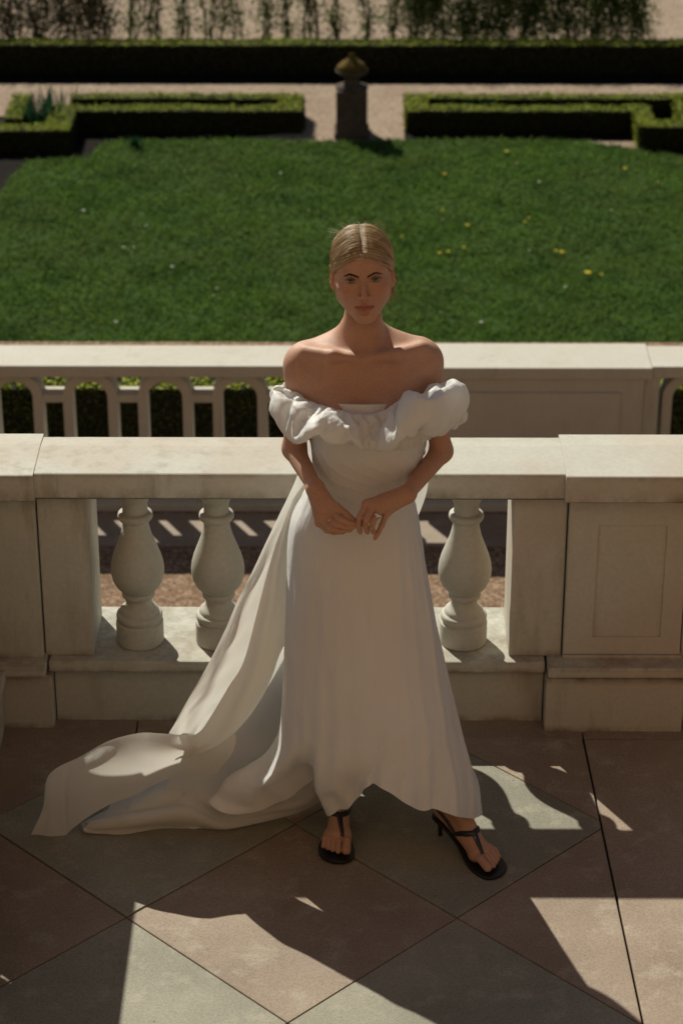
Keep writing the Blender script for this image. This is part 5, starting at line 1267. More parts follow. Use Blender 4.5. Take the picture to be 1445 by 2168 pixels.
    [-7,-178,-18,-6,-187,-16,-7,-191,-8,-6,-187,1,-4,-182,10,-2,-177,16,-1,-170,19,-2,-161,22,-2,-153,23,-3,-146,28,-5,-138,33,-4,-128,35,-3,-118,32,-4,-119,26,-5,-120,20,-6,-123,14,-6,-128,10,-8,-134,6,-9,-136,-1,-8,-136,-9,-8,-138,-18,-7,-146,-21,-8,-155,-20,-9,-166,-19],
    [-3,-177,-12,-2,-186,-12,0,-193,-8,1,-189,0,2,-182,7,2,-174,11,3,-167,15,3,-161,21,2,-156,28,2,-148,32,1,-139,35,1,-129,36,1,-119,32,1,-119,26,0,-121,19,-1,-124,14,-1,-128,10,-3,-132,4,-3,-138,-2,-1,-134,-9,-1,-138,-16,-3,-146,-14,-4,-156,-13,-3,-166,-14],
    [4,-177,-13,4,-186,-13,7,-192,-8,8,-188,0,8,-182,5,9,-174,11,9,-167,14,9,-162,21,8,-156,27,6,-148,31,8,-138,32,4,-129,31,6,-119,32,5,-120,25,5,-122,19,4,-124,13,3,-129,10,3,-132,4,4,-135,-4,5,-138,-10,6,-139,-15,5,-148,-18,2,-158,-18,2,-167,-15],
    [7,-178,-20,9,-187,-17,13,-191,-10,14,-187,-2,15,-181,3,15,-174,10,16,-168,15,15,-160,20,14,-154,23,9,-146,25,9,-137,28,10,-130,32,11,-120,31,10,-121,24,9,-122,19,9,-125,14,8,-130,9,7,-134,5,7,-138,-3,12,-141,-7,12,-144,-15,10,-150,-22,7,-159,-22,5,-168,-22],
    [10,-179,-26,14,-186,-22,19,-188,-14,21,-185,-6,22,-179,1,22,-173,8,22,-167,13,21,-158,16,18,-150,19,13,-142,19,14,-136,25,16,-131,30,15,-120,30,14,-121,24,13,-122,18,13,-126,13,12,-130,9,11,-137,7,9,-143,2,11,-147,-5,12,-151,-12,14,-155,-21,11,-160,-27,9,-169,-28],
    [16,-177,-31,21,-184,-26,25,-185,-18,26,-178,-10,24,-173,-4,25,-167,2,27,-162,9,26,-156,13,22,-148,14,20,-141,17,20,-136,25,19,-129,32,19,-121,30,18,-121,24,17,-123,18,17,-126,13,16,-130,9,16,-136,6,16,-143,0,14,-149,-5,15,-155,-9,16,-161,-16,15,-164,-26,13,-170,-32],
    [19,-177,-36,26,-182,-31,30,-180,-22,28,-173,-15,26,-167,-9,26,-162,-2,29,-157,4,28,-152,10,28,-148,16,27,-140,20,25,-136,26,24,-129,31,22,-120,30,22,-121,23,21,-123,18,21,-126,12,21,-130,9,21,-134,3,21,-140,-3,20,-147,-9,21,-155,-13,22,-163,-17,21,-167,-24,19,-169,-32],
    [25,-174,-40,31,-179,-35,32,-175,-27,29,-167,-20,29,-163,-14,30,-158,-5,29,-151,0,32,-150,7,32,-145,13,31,-145,21,30,-138,29,29,-129,32,27,-120,30,26,-121,23,26,-123,17,25,-126,12,25,-130,8,26,-136,3,26,-142,-1,27,-147,-8,28,-153,-14,28,-160,-20,28,-164,-27,23,-168,-37],
    [31,-171,-43,36,-175,-38,33,-169,-31,33,-164,-24,35,-159,-16,36,-155,-9,35,-151,-2,38,-148,5,37,-146,14,37,-145,22,35,-137,27,34,-128,31,31,-120,29,31,-121,22,30,-122,17,30,-126,12,30,-130,7,32,-135,3,31,-142,-2,33,-146,-9,33,-150,-16,31,-154,-24,31,-159,-31,28,-163,-40],
    [36,-167,-47,39,-169,-38,39,-166,-31,37,-165,-22,40,-157,-18,41,-153,-11,41,-154,-3,42,-152,5,43,-149,14,42,-141,19,36,-135,21,36,-128,27,36,-120,29,35,-121,22,35,-122,16,34,-126,11,35,-130,7,33,-132,2,30,-134,-7,33,-139,-13,34,-143,-21,35,-147,-27,33,-153,-36,33,-158,-45],
    [41,-164,-47,44,-166,-39,44,-163,-30,43,-165,-22,43,-161,-13,45,-153,-10,44,-149,-3,47,-150,4,47,-147,11,45,-139,16,41,-134,23,40,-129,27,41,-119,29,40,-120,22,40,-122,16,40,-126,11,40,-130,7,40,-133,0,39,-130,-7,39,-133,-15,39,-137,-24,39,-142,-32,39,-148,-40,39,-155,-47],
    [48,-165,-49,47,-166,-40,48,-166,-30,46,-165,-21,48,-162,-12,49,-155,-7,49,-147,-5,51,-146,4,52,-146,11,50,-139,18,45,-136,26,44,-130,32,44,-120,29,45,-120,23,45,-122,16,45,-125,11,46,-129,7,47,-129,2,48,-130,-8,48,-132,-16,48,-136,-24,48,-140,-33,46,-147,-41,47,-154,-48],
    [54,-164,-47,51,-171,-40,51,-171,-30,50,-169,-20,52,-163,-14,53,-155,-9,55,-147,-5,55,-143,3,57,-143,11,54,-144,20,52,-137,28,51,-129,33,49,-119,29,51,-120,23,51,-121,17,51,-124,10,52,-129,6,53,-133,2,50,-136,-5,52,-140,-13,53,-142,-22,53,-144,-32,54,-147,-41,54,-154,-48],
    [58,-165,-45,56,-172,-39,55,-174,-29,54,-171,-22,57,-163,-16,58,-155,-11,60,-150,-5,61,-145,3,61,-141,11,60,-143,21,59,-137,29,58,-129,33,54,-119,30,55,-119,24,56,-121,17,57,-124,11,58,-129,8,57,-134,3,58,-138,-4,61,-141,-11,61,-143,-20,63,-146,-29,63,-149,-39,62,-157,-47],
    [63,-169,-46,59,-174,-39,60,-172,-29,58,-175,-20,62,-165,-14,63,-158,-9,65,-150,-6,66,-148,3,66,-145,12,67,-141,22,63,-134,26,62,-127,34,59,-118,31,60,-118,25,62,-120,19,63,-124,13,64,-128,8,63,-134,3,66,-134,-2,70,-137,-11,70,-141,-19,72,-146,-27,71,-153,-36,69,-161,-43],
    [69,-174,-42,62,-179,-37,63,-176,-28,66,-175,-19,64,-168,-11,65,-161,-5,69,-153,-4,71,-149,2,72,-144,10,73,-138,19,69,-130,24,68,-124,32,65,-118,33,66,-118,25,67,-120,20,69,-124,14,70,-128,9,70,-134,7,72,-141,1,75,-143,-6,77,-146,-14,76,-152,-23,75,-158,-32,75,-164,-41],
    [75,-178,-40,68,-185,-35,65,-183,-25,69,-177,-17,69,-171,-10,71,-164,-4,71,-155,1,75,-149,4,78,-144,8,79,-135,15,75,-128,22,73,-123,32,70,-117,35,71,-118,27,73,-120,21,75,-123,15,76,-127,10,77,-133,5,79,-140,0,81,-148,-4,81,-154,-9,79,-159,-19,81,-162,-27,81,-169,-37],
    [80,-181,-34,75,-191,-31,69,-189,-21,67,-184,-12,71,-176,-5,73,-168,1,72,-160,6,77,-152,11,83,-146,11,85,-137,16,83,-128,23,79,-124,33,75,-117,37,76,-117,29,79,-119,22,81,-122,16,82,-126,11,84,-134,8,88,-136,2,88,-147,-2,89,-155,-9,88,-161,-15,88,-167,-25,88,-172,-31],
    [89,-187,-31,81,-194,-28,75,-194,-18,74,-188,-7,72,-181,1,74,-174,8,75,-165,12,78,-157,17,85,-149,19,89,-141,20,89,-130,25,85,-123,32,78,-116,39,81,-117,31,83,-118,24,85,-122,17,87,-126,13,89,-130,6,95,-135,1,95,-141,-6,95,-149,-13,96,-157,-21,96,-166,-26,94,-176,-31],
    [96,-190,-27,88,-199,-23,82,-199,-14,80,-193,-4,77,-187,5,77,-178,13,79,-171,18,80,-162,23,86,-154,25,91,-144,27,93,-134,29,87,-128,36,83,-116,40,86,-116,32,88,-118,25,90,-121,19,92,-125,13,96,-131,8,98,-135,-1,102,-138,-7,103,-145,-15,104,-155,-20,104,-167,-24,101,-178,-27],
    [103,-194,-21,95,-203,-18,87,-205,-9,85,-199,1,85,-191,10,84,-182,16,83,-175,24,83,-166,28,87,-156,32,93,-148,32,98,-138,35,92,-128,37,88,-115,42,90,-116,34,93,-117,26,95,-120,20,97,-124,15,100,-128,8,106,-134,2,108,-142,-2,107,-148,-8,109,-157,-12,110,-168,-16,108,-181,-19],
    [108,-197,-14,101,-207,-12,93,-210,-3,91,-202,6,92,-194,14,91,-186,22,91,-177,26,90,-170,33,90,-160,39,93,-149,40,99,-139,42,97,-126,42,91,-115,44,94,-114,36,97,-116,28,99,-119,21,102,-124,16,104,-129,12,110,-136,6,114,-143,4,109,-150,1,112,-160,-3,114,-171,-8,113,-183,-12],
    [115,-199,-7,108,-211,-5,99,-215,2,97,-207,12,98,-198,19,99,-188,25,98,-179,31,98,-170,36,96,-161,43,94,-150,49,97,-139,48,100,-126,47,94,-114,46,98,-114,37,101,-115,29,104,-118,22,106,-123,17,108,-130,13,112,-140,14,117,-143,10,111,-152,10,111,-160,5,113,-174,0,117,-186,-3],
    [117,-201,3,114,-215,2,105,-219,9,105,-211,15,106,-200,23,105,-191,29,106,-180,34,104,-172,38,102,-163,44,101,-151,50,98,-138,54,99,-126,53,98,-113,47,101,-112,39,104,-114,30,107,-116,23,110,-121,17,112,-128,17,115,-138,20,120,-145,18,115,-153,15,110,-163,13,113,-175,10,118,-187,6],
    [119,-201,12,119,-216,9,111,-223,14,106,-215,21,109,-204,26,110,-193,30,112,-183,32,110,-173,38,108,-163,44,106,-153,51,103,-140,54,101,-125,54,101,-112,49,104,-111,40,108,-112,32,112,-114,25,115,-119,19,119,-126,18,124,-135,21,126,-145,21,125,-155,17,118,-162,13,119,-174,16,120,-187,16],
    [126,-203,18,124,-217,14,116,-225,20,108,-217,27,111,-206,32,113,-196,34,113,-183,38,114,-174,37,112,-162,41,108,-151,47,107,-138,54,107,-125,55,105,-110,51,108,-109,43,112,-111,35,116,-112,26,120,-117,21,124,-123,15,125,-133,13,132,-142,15,133,-153,12,127,-162,7,127,-175,13,128,-189,20],
    [133,-203,19,131,-219,20,121,-226,27,111,-221,35,112,-209,38,111,-197,40,111,-186,41,113,-175,43,116,-164,45,114,-152,47,111,-138,51,109,-124,56,107,-109,53,111,-108,44,116,-108,35,120,-110,28,124,-114,22,128,-122,18,133,-130,11,136,-139,7,138,-150,5,137,-163,6,136,-174,14,136,-188,20],
    [141,-204,24,135,-217,26,124,-221,33,114,-224,42,112,-210,46,111,-198,49,111,-187,51,113,-175,51,118,-165,51,117,-152,50,116,-138,52,114,-123,57,110,-107,55,114,-107,45,119,-106,37,123,-109,29,128,-112,23,133,-118,17,139,-125,9,143,-135,8,145,-148,6,146,-161,6,144,-175,13,143,-188,21],
    [145,-206,19,140,-218,24,129,-223,37,121,-223,49,115,-212,55,112,-199,59,111,-188,59,113,-176,59,117,-165,58,119,-151,56,122,-138,53,117,-122,53,113,-106,57,117,-104,48,122,-105,38,126,-106,30,131,-110,24,137,-118,19,143,-122,12,147,-134,12,149,-146,12,152,-160,11,152,-174,12,150,-190,17],
    [154,-207,23,148,-219,32,138,-224,44,130,-222,57,123,-211,63,119,-199,67,116,-188,69,115,-176,70,118,-165,67,123,-152,63,124,-136,59,123,-121,56,116,-104,58,120,-103,49,124,-103,39,129,-105,30,133,-109,25,138,-116,20,146,-121,15,147,-133,18,150,-145,18,156,-158,17,158,-174,15,157,-190,17],
    [160,-206,29,155,-219,38,146,-225,51,138,-220,64,132,-210,72,127,-199,76,124,-187,78,121,-175,79,121,-162,78,122,-150,72,125,-135,67,125,-119,62,119,-102,60,123,-101,49,126,-101,40,132,-104,31,135,-108,24,139,-114,17,147,-120,14,150,-132,18,152,-144,22,156,-159,24,161,-173,21,163,-190,23],
    [164,-202,36,161,-217,46,156,-223,58,149,-217,70,142,-208,79,137,-196,85,133,-185,88,130,-173,88,127,-160,87,127,-148,82,124,-132,75,122,-116,67,123,-100,62,125,-99,50,129,-100,40,133,-103,31,137,-107,25,141,-113,18,150,-120,16,151,-131,19,154,-143,20,160,-156,24,165,-171,26,165,-187,28],
    [172,-201,39,170,-217,49,167,-220,63,160,-214,77,154,-204,86,148,-193,92,145,-181,94,142,-169,93,138,-156,91,133,-142,88,130,-127,82,127,-113,71,126,-97,62,128,-97,50,130,-99,39,133,-102,31,138,-106,23,142,-112,15,150,-119,15,152,-132,16,155,-143,17,163,-156,23,169,-168,28,168,-184,35],
    [177,-200,45,181,-216,52,177,-217,69,172,-209,82,166,-200,93,162,-189,96,158,-176,97,154,-164,95,150,-151,92,145,-138,90,140,-123,84,135,-109,73,129,-95,62,131,-95,50,133,-97,40,135,-101,30,139,-106,23,144,-112,14,152,-119,13,154,-132,13,155,-146,14,161,-158,21,170,-170,26,174,-184,37],
    [185,-199,40,190,-212,53,187,-211,71,182,-207,87,178,-197,95,173,-184,94,170,-173,92,166,-161,90,161,-148,86,154,-136,81,149,-119,79,141,-105,72,133,-91,62,134,-93,50,135,-95,39,138,-99,30,141,-104,22,146,-112,16,154,-121,11,157,-131,15,160,-144,16,162,-160,17,170,-173,22,179,-186,31],
    [193,-198,37,198,-206,55,197,-205,73,194,-203,90,187,-191,90,179,-182,82,174,-172,80,173,-160,79,166,-148,75,162,-133,73,156,-117,73,147,-103,69,138,-89,62,138,-90,49,139,-93,38,141,-98,29,144,-103,22,150,-112,18,158,-119,13,159,-131,14,164,-142,18,169,-157,17,176,-171,18,185,-186,26],
    [203,-192,36,207,-198,56,206,-198,74,204,-196,91,196,-184,86,187,-174,83,184,-167,74,178,-158,68,172,-146,65,168,-131,65,161,-116,63,149,-102,61,142,-84,61,142,-87,48,142,-91,38,144,-96,28,147,-101,21,154,-109,18,159,-121,16,162,-130,11,169,-142,14,174,-155,13,183,-169,15,193,-183,24],
    [210,-186,37,214,-190,55,216,-189,74,212,-186,91,202,-174,92,194,-165,87,190,-157,77,185,-150,68,181,-141,59,174,-128,58,165,-113,55,154,-98,53,146,-82,59,145,-85,47,146,-88,36,149,-93,27,150,-99,20,157,-108,15,163,-117,17,166,-128,16,174,-138,12,182,-152,11,191,-166,12,201,-177,23],
    [220,-177,37,223,-181,56,224,-180,74,220,-176,91,210,-164,94,202,-155,90,197,-148,80,195,-143,68,190,-134,59,182,-122,53,171,-109,50,160,-93,51,150,-78,58,149,-82,47,150,-85,35,152,-91,26,155,-97,19,161,-104,18,166,-116,17,173,-126,19,181,-135,16,191,-147,12,199,-159,10,209,-171,21],
    [226,-169,37,232,-172,55,232,-170,73,228,-165,90,218,-155,95,210,-146,90,207,-140,79,203,-134,68,198,-126,59,188,-116,53,177,-102,52,165,-89,55,154,-75,57,153,-79,45,153,-83,34,155,-87,25,159,-94,18,165,-103,15,171,-112,19,179,-121,21,188,-131,17,198,-140,11,208,-155,9,219,-164,20],
    [236,-160,36,239,-161,55,241,-160,73,237,-155,90,227,-145,96,219,-137,90,215,-131,80,212,-127,67,205,-119,59,192,-110,60,182,-98,59,167,-86,62,157,-72,55,156,-75,43,157,-80,33,159,-85,23,162,-92,16,168,-100,12,174,-109,13,183,-117,13,194,-125,13,207,-134,11,217,-146,9,228,-156,19],
    [242,-150,35,248,-150,55,249,-149,73,246,-143,89,235,-134,96,227,-127,89,223,-124,77,218,-118,67,208,-111,62,196,-105,68,185,-93,66,172,-83,62,161,-69,54,160,-72,42,160,-77,31,163,-82,22,166,-87,14,172,-97,11,180,-106,7,185,-116,2,197,-122,3,209,-132,1,223,-140,4,234,-144,18],
    [246,-135,37,255,-139,54,256,-138,72,253,-132,88,243,-125,95,234,-118,89,230,-114,77,224,-109,68,213,-102,66,199,-98,72,188,-88,70,175,-76,63,164,-65,52,163,-68,40,164,-73,29,167,-79,20,170,-84,13,175,-92,6,181,-102,0,189,-110,-5,200,-117,-8,210,-125,-4,223,-127,9,234,-131,23],
    [246,-122,42,258,-126,56,264,-126,73,260,-121,87,249,-113,95,240,-108,88,234,-105,78,229,-101,69,217,-95,72,203,-89,76,191,-81,69,180,-71,59,167,-61,50,166,-65,39,167,-69,28,170,-75,18,174,-80,12,180,-88,8,189,-96,3,195,-101,-7,205,-108,-9,216,-115,-1,222,-115,13,233,-119,28],
    [251,-110,42,261,-113,58,271,-114,73,265,-109,86,255,-101,92,243,-95,87,239,-93,76,231,-88,68,220,-84,73,207,-78,75,193,-72,70,184,-67,56,171,-57,48,170,-61,37,171,-65,26,174,-70,17,178,-76,10,185,-82,5,197,-90,3,203,-96,-3,212,-104,-11,221,-105,-3,229,-105,11,240,-110,25],
    [261,-104,37,271,-105,52,276,-102,69,270,-95,82,259,-88,90,248,-83,88,241,-79,78,233,-76,69,222,-72,69,209,-67,77,195,-62,71,183,-58,60,174,-51,46,173,-56,34,175,-60,24,177,-66,15,182,-71,8,189,-77,3,199,-82,-2,208,-89,-7,219,-94,-14,230,-98,-8,239,-98,6,250,-102,20],
    [270,-94,30,279,-93,48,281,-89,65,271,-81,75,261,-74,85,250,-69,88,241,-65,82,235,-63,71,223,-59,67,210,-54,74,194,-52,73,183,-48,60,178,-46,44,177,-50,31,178,-55,21,182,-61,13,186,-66,5,192,-69,-2,201,-75,-10,211,-80,-16,224,-83,-17,237,-88,-10,249,-90,1,260,-92,15],
    [278,-82,27,284,-80,44,281,-76,61,276,-69,77,265,-61,79,253,-55,84,242,-51,82,235,-48,72,225,-47,66,212,-42,71,195,-40,69,186,-39,57,181,-40,40,181,-44,29,182,-49,19,186,-54,10,190,-60,3,198,-66,0,208,-71,-5,216,-70,-11,227,-71,-15,241,-74,-11,253,-77,-1,266,-80,12],
    [276,-71,27,282,-68,45,288,-63,61,281,-55,73,268,-51,75,256,-45,77,246,-39,78,235,-35,74,224,-33,65,213,-29,69,200,-34,64,188,-35,55,185,-34,37,184,-39,26,186,-43,16,190,-49,7,194,-53,1,200,-58,-6,209,-61,-12,220,-60,-11,231,-59,-14,244,-60,-10,258,-63,0,271,-65,12],
    [276,-60,35,289,-62,42,292,-50,56,283,-43,66,268,-43,63,255,-39,64,247,-31,67,238,-25,68,226,-20,65,212,-20,62,207,-31,57,197,-35,48,188,-28,35,188,-32,24,190,-37,13,194,-42,5,198,-47,-3,204,-50,-10,212,-54,-4,221,-51,-7,232,-45,-9,244,-46,-6,257,-49,5,265,-54,20],
    [280,-47,31,293,-50,33,292,-39,47,283,-30,58,269,-29,60,256,-29,56,245,-28,54,234,-23,57,228,-16,57,218,-23,52,211,-29,50,204,-34,39,191,-21,31,192,-26,21,193,-31,10,196,-36,1,202,-40,-4,209,-42,-7,218,-44,-7,219,-43,2,229,-39,4,243,-33,4,253,-38,16,264,-42,27],
    [280,-44,18,292,-39,23,290,-27,38,281,-19,49,268,-17,53,256,-16,54,244,-17,51,235,-17,52,227,-15,52,226,-26,48,215,-21,45,207,-32,29,194,-15,29,194,-20,18,196,-24,8,200,-28,-1,205,-33,-7,213,-36,-7,213,-31,-6,218,-30,5,227,-28,10,237,-22,14,251,-26,19,266,-32,19],
    [281,-41,3,283,-28,16,286,-16,29,278,-9,39,265,-8,44,253,-5,50,241,-5,50,232,-8,52,224,-14,45,227,-25,40,216,-23,37,211,-30,22,197,-9,26,196,-13,15,199,-18,5,202,-22,-4,208,-25,-10,214,-32,-15,222,-34,-9,223,-27,-1,228,-17,3,239,-14,6,255,-19,8,267,-32,5],
    [287,-30,-5,288,-21,9,284,-10,21,272,-7,27,260,-4,34,249,-3,39,240,-2,44,233,-6,44,227,-17,41,233,-25,28,225,-22,25,219,-25,18,198,-3,24,199,-7,13,201,-11,3,205,-15,-6,211,-18,-12,218,-26,-15,225,-25,-15,228,-21,-11,233,-17,-10,244,-14,-6,259,-13,-6,273,-22,-7],
    [291,-16,-8,293,-12,6,280,-11,10,268,-13,20,256,-10,25,246,-7,28,239,-14,37,230,-11,37,229,-12,39,229,-18,35,235,-16,17,230,-16,20,200,3,22,201,-1,11,203,-4,1,207,-7,-7,213,-10,-14,220,-17,-20,229,-24,-22,228,-20,-19,239,-19,-21,248,-12,-15,262,-15,-20,278,-16,-17],
    [285,-5,-2,292,-3,6,279,-4,11,266,-7,12,252,-8,16,241,-7,20,232,-10,30,230,-11,34,237,-19,33,231,-17,22,241,6,28,241,10,25,201,10,19,202,6,9,205,3,-1,209,0,-9,214,-3,-15,226,-10,-21,234,-14,-21,235,-12,-13,239,-8,-22,248,-6,-26,263,-4,-24,275,-5,-14],
    [282,2,3,289,1,3,279,1,16,266,2,23,253,3,26,245,0,24,240,-3,30,235,-3,35,232,-9,42,232,-10,26,241,18,18,239,39,17,202,16,17,203,14,7,206,11,-3,210,8,-11,215,5,-17,228,-3,-24,237,-7,-21,237,1,-18,242,2,-16,246,7,-21,258,7,-17,267,3,-4],
    [272,4,-2,282,8,-3,278,15,12,267,14,23,254,13,23,244,8,23,234,2,27,242,0,39,236,5,42,235,0,28,238,24,15,238,48,9,204,24,15,204,21,5,207,18,-5,211,15,-13,217,14,-19,231,8,-23,241,4,-31,243,8,-22,240,13,-12,248,14,-7,257,20,-8,267,17,0],
    [269,7,-14,278,12,-7,274,13,5,264,17,11,253,10,12,242,10,14,244,5,20,237,9,28,240,20,34,235,18,30,236,39,21,232,52,15,203,31,13,204,28,3,207,25,-7,212,23,-15,218,22,-21,233,20,-22,245,19,-30,243,16,-26,244,19,-20,241,28,-12,253,29,-8,264,20,-10],
    [270,16,-23,281,18,-15,277,25,-1,267,24,6,255,20,12,248,18,13,242,15,16,237,23,22,241,34,31,232,39,34,234,50,27,227,58,23,203,37,11,205,35,1,208,33,-8,212,31,-16,218,29,-22,231,31,-24,245,35,-25,241,30,-30,242,33,-20,244,32,-17,251,31,-24,260,17,-25],
    [274,22,-35,276,30,-22,269,35,-9,261,30,-2,255,23,4,248,26,12,240,26,11,243,30,23,238,39,27,232,51,32,228,58,21,223,63,11,203,43,8,205,42,-1,208,40,-10,213,39,-17,218,38,-24,228,42,-25,236,44,-32,242,43,-29,246,43,-25,248,37,-29,246,26,-37,258,20,-39],
    [272,35,-42,266,35,-30,263,38,-19,256,37,-11,258,36,1,254,33,7,247,35,13,241,36,15,237,43,18,230,50,22,223,63,21,218,69,7,203,50,7,204,49,-2,207,47,-11,212,46,-19,218,46,-25,228,49,-27,232,54,-31,235,50,-32,240,48,-29,240,39,-39,249,35,-47,261,32,-51],
    [259,44,-43,265,49,-31,265,50,-22,265,45,-13,267,42,-1,261,43,8,251,44,13,243,43,12,233,46,12,226,53,20,219,67,20,215,73,5,202,57,6,204,55,-3,206,54,-13,211,54,-20,217,54,-25,225,59,-25,222,61,-30,231,62,-34,237,55,-42,244,49,-49,253,43,-52,256,40,-50],
    [270,50,-48,271,58,-38,274,56,-25,275,52,-13,270,52,-2,260,53,4,250,52,6,240,52,10,232,54,11,221,57,16,213,64,19,210,75,7,201,62,5,202,61,-5,205,61,-13,209,60,-21,215,61,-26,219,67,-30,221,68,-38,224,61,-45,227,55,-49,236,49,-59,247,51,-58,260,47,-58],
    [275,60,-55,281,61,-41,282,63,-27,278,64,-15,268,65,-8,257,62,-4,247,62,1,236,60,3,226,60,7,217,66,14,212,71,24,202,74,15,199,68,5,200,67,-5,203,67,-14,207,67,-21,212,69,-27,216,73,-33,217,71,-42,219,69,-51,228,68,-57,236,61,-58,248,60,-58,262,61,-59],
    [275,73,-48,285,75,-45,281,78,-30,274,78,-20,263,75,-15,253,73,-10,243,71,-6,233,68,-4,225,69,3,220,72,14,209,73,13,196,75,15,197,75,2,198,74,-6,200,74,-14,204,76,-22,209,76,-28,210,80,-34,213,82,-45,222,82,-49,232,76,-50,244,72,-51,250,69,-44,262,72,-48],
    [272,87,-48,281,90,-48,277,91,-35,268,90,-25,257,86,-21,248,84,-17,237,82,-11,229,79,-8,226,81,2,219,82,11,210,79,7,200,84,10,194,81,1,195,81,-7,198,81,-15,201,83,-22,206,85,-28,212,88,-30,218,84,-33,226,85,-34,237,82,-37,242,85,-45,250,83,-48,261,86,-44],
    [266,97,-59,273,104,-51,271,106,-39,262,101,-30,252,98,-27,242,95,-22,233,92,-18,226,91,-11,226,93,-1,218,94,6,209,90,6,203,90,7,191,88,1,192,88,-7,194,89,-15,198,90,-22,202,93,-28,209,94,-28,220,97,-25,226,96,-31,233,93,-38,239,88,-46,244,96,-49,256,98,-51],
    [260,111,-64,265,116,-55,264,119,-42,255,117,-34,245,111,-31,236,107,-27,228,104,-21,222,103,-13,222,105,-3,215,104,1,205,101,7,198,97,9,187,95,1,189,95,-8,191,96,-16,195,98,-23,199,101,-28,205,104,-27,211,103,-31,217,100,-41,224,99,-49,228,93,-59,238,97,-61,249,104,-65],
    [249,124,-66,255,130,-56,256,133,-44,249,129,-37,238,123,-33,231,120,-28,223,117,-22,219,115,-13,217,115,-3,214,111,8,204,107,10,193,103,6,184,101,0,185,101,-8,187,103,-16,190,105,-22,194,108,-28,198,106,-31,204,103,-38,206,101,-46,213,103,-55,222,105,-60,230,110,-68,240,116,-70],
    [239,138,-67,245,143,-58,247,146,-46,240,142,-39,233,136,-34,225,132,-28,219,129,-21,218,127,-11,214,125,-1,209,121,9,199,116,9,189,111,6,180,107,0,181,108,-8,182,109,-16,185,112,-22,189,114,-27,195,117,-32,195,114,-39,202,115,-46,210,118,-51,218,121,-58,223,125,-68,230,130,-72],
    [229,149,-67,236,155,-57,239,158,-47,235,155,-37,228,150,-32,220,145,-26,215,142,-19,212,139,-10,208,135,-1,202,131,8,193,124,7,184,117,7,176,112,-1,176,113,-8,178,115,-16,181,117,-22,184,121,-26,187,120,-33,192,125,-37,199,129,-43,204,131,-50,207,133,-61,211,135,-71,220,144,-72],
    [218,163,-66,225,168,-57,228,170,-47,226,168,-35,220,162,-29,216,157,-22,212,153,-14,208,148,-8,202,144,-1,196,138,6,187,132,9,179,125,4,171,117,0,173,118,-8,174,120,-16,176,122,-22,178,126,-26,180,130,-33,185,134,-38,191,138,-44,195,142,-52,197,143,-62,201,148,-70,210,155,-70],
    [208,175,-64,215,180,-55,219,182,-45,218,179,-34,215,174,-26,212,169,-18,207,163,-12,201,158,-6,195,151,-1,188,145,5,181,137,9,174,128,7,168,122,-1,168,122,-8,168,124,-15,170,127,-21,174,131,-26,176,138,-29,177,144,-36,180,146,-46,182,149,-55,183,151,-64,190,160,-68,199,167,-67],
    [196,187,-60,204,191,-51,208,189,-42,207,183,-33,204,178,-27,201,172,-19,197,167,-14,193,160,-10,188,155,-3,182,149,2,177,142,6,171,132,2,163,124,0,163,125,-8,164,128,-15,165,131,-21,167,135,-25,170,138,-31,168,140,-38,168,147,-46,171,154,-52,177,163,-55,184,169,-59,190,178,-62],
    [186,196,-54,192,199,-44,198,197,-35,200,193,-25,196,184,-23,192,176,-22,190,169,-19,184,163,-14,179,159,-7,175,153,0,169,145,3,165,135,1,158,126,0,158,129,-8,158,131,-14,159,135,-19,160,140,-24,164,145,-26,167,150,-32,167,155,-36,173,158,-39,178,167,-40,181,176,-44,182,186,-50],
    [174,202,-45,181,205,-36,187,203,-27,190,199,-18,187,189,-14,184,181,-15,179,174,-19,175,167,-17,171,161,-12,166,154,-7,161,147,0,157,137,4,152,130,1,152,131,-6,152,134,-13,152,138,-19,153,142,-23,156,146,-29,157,150,-28,163,155,-26,167,164,-26,170,174,-29,172,183,-32,174,193,-38],
    [162,206,-37,169,210,-28,175,208,-19,179,202,-10,177,194,-9,172,187,-13,169,180,-16,165,171,-19,161,162,-17,158,154,-13,154,145,-9,150,138,-2,146,132,1,145,133,-5,145,136,-12,145,140,-18,146,145,-21,147,150,-26,151,155,-28,152,161,-26,154,168,-27,157,178,-29,159,186,-30,159,197,-36],
    [151,209,-28,158,213,-19,164,213,-10,167,208,-2,164,198,-2,161,190,-7,157,182,-10,155,174,-11,151,166,-13,145,158,-13,145,149,-10,144,142,-2,139,133,3,138,135,-4,138,138,-11,138,141,-16,139,146,-20,138,153,-22,142,155,-18,144,164,-19,145,172,-23,145,181,-26,144,189,-32,146,200,-31],
    [141,209,-16,146,216,-10,151,216,-1,156,208,6,152,200,3,151,192,2,152,183,1,149,174,0,145,166,-2,138,161,-6,134,153,-6,133,143,-3,132,135,4,131,136,-3,131,139,-9,130,143,-14,130,148,-18,129,153,-18,130,160,-16,132,164,-22,132,171,-26,133,180,-23,134,189,-21,136,199,-20],
    [130,209,-7,134,218,-2,138,217,6,143,210,14,144,201,15,144,192,15,144,183,14,141,175,13,140,166,11,135,159,7,130,153,4,123,146,4,124,136,5,123,138,-1,122,140,-8,123,144,-13,122,148,-17,119,154,-21,119,161,-20,123,164,-18,121,171,-20,121,181,-19,123,190,-15,126,199,-12],
    [119,209,2,120,218,4,125,216,13,130,209,20,131,201,25,133,193,25,134,184,26,132,175,25,131,167,23,128,158,20,124,149,17,122,140,14,115,138,7,115,139,0,114,141,-6,115,145,-11,114,150,-16,115,153,-14,116,161,-10,116,165,-10,117,170,-7,113,180,-7,116,188,-4,119,199,-1],
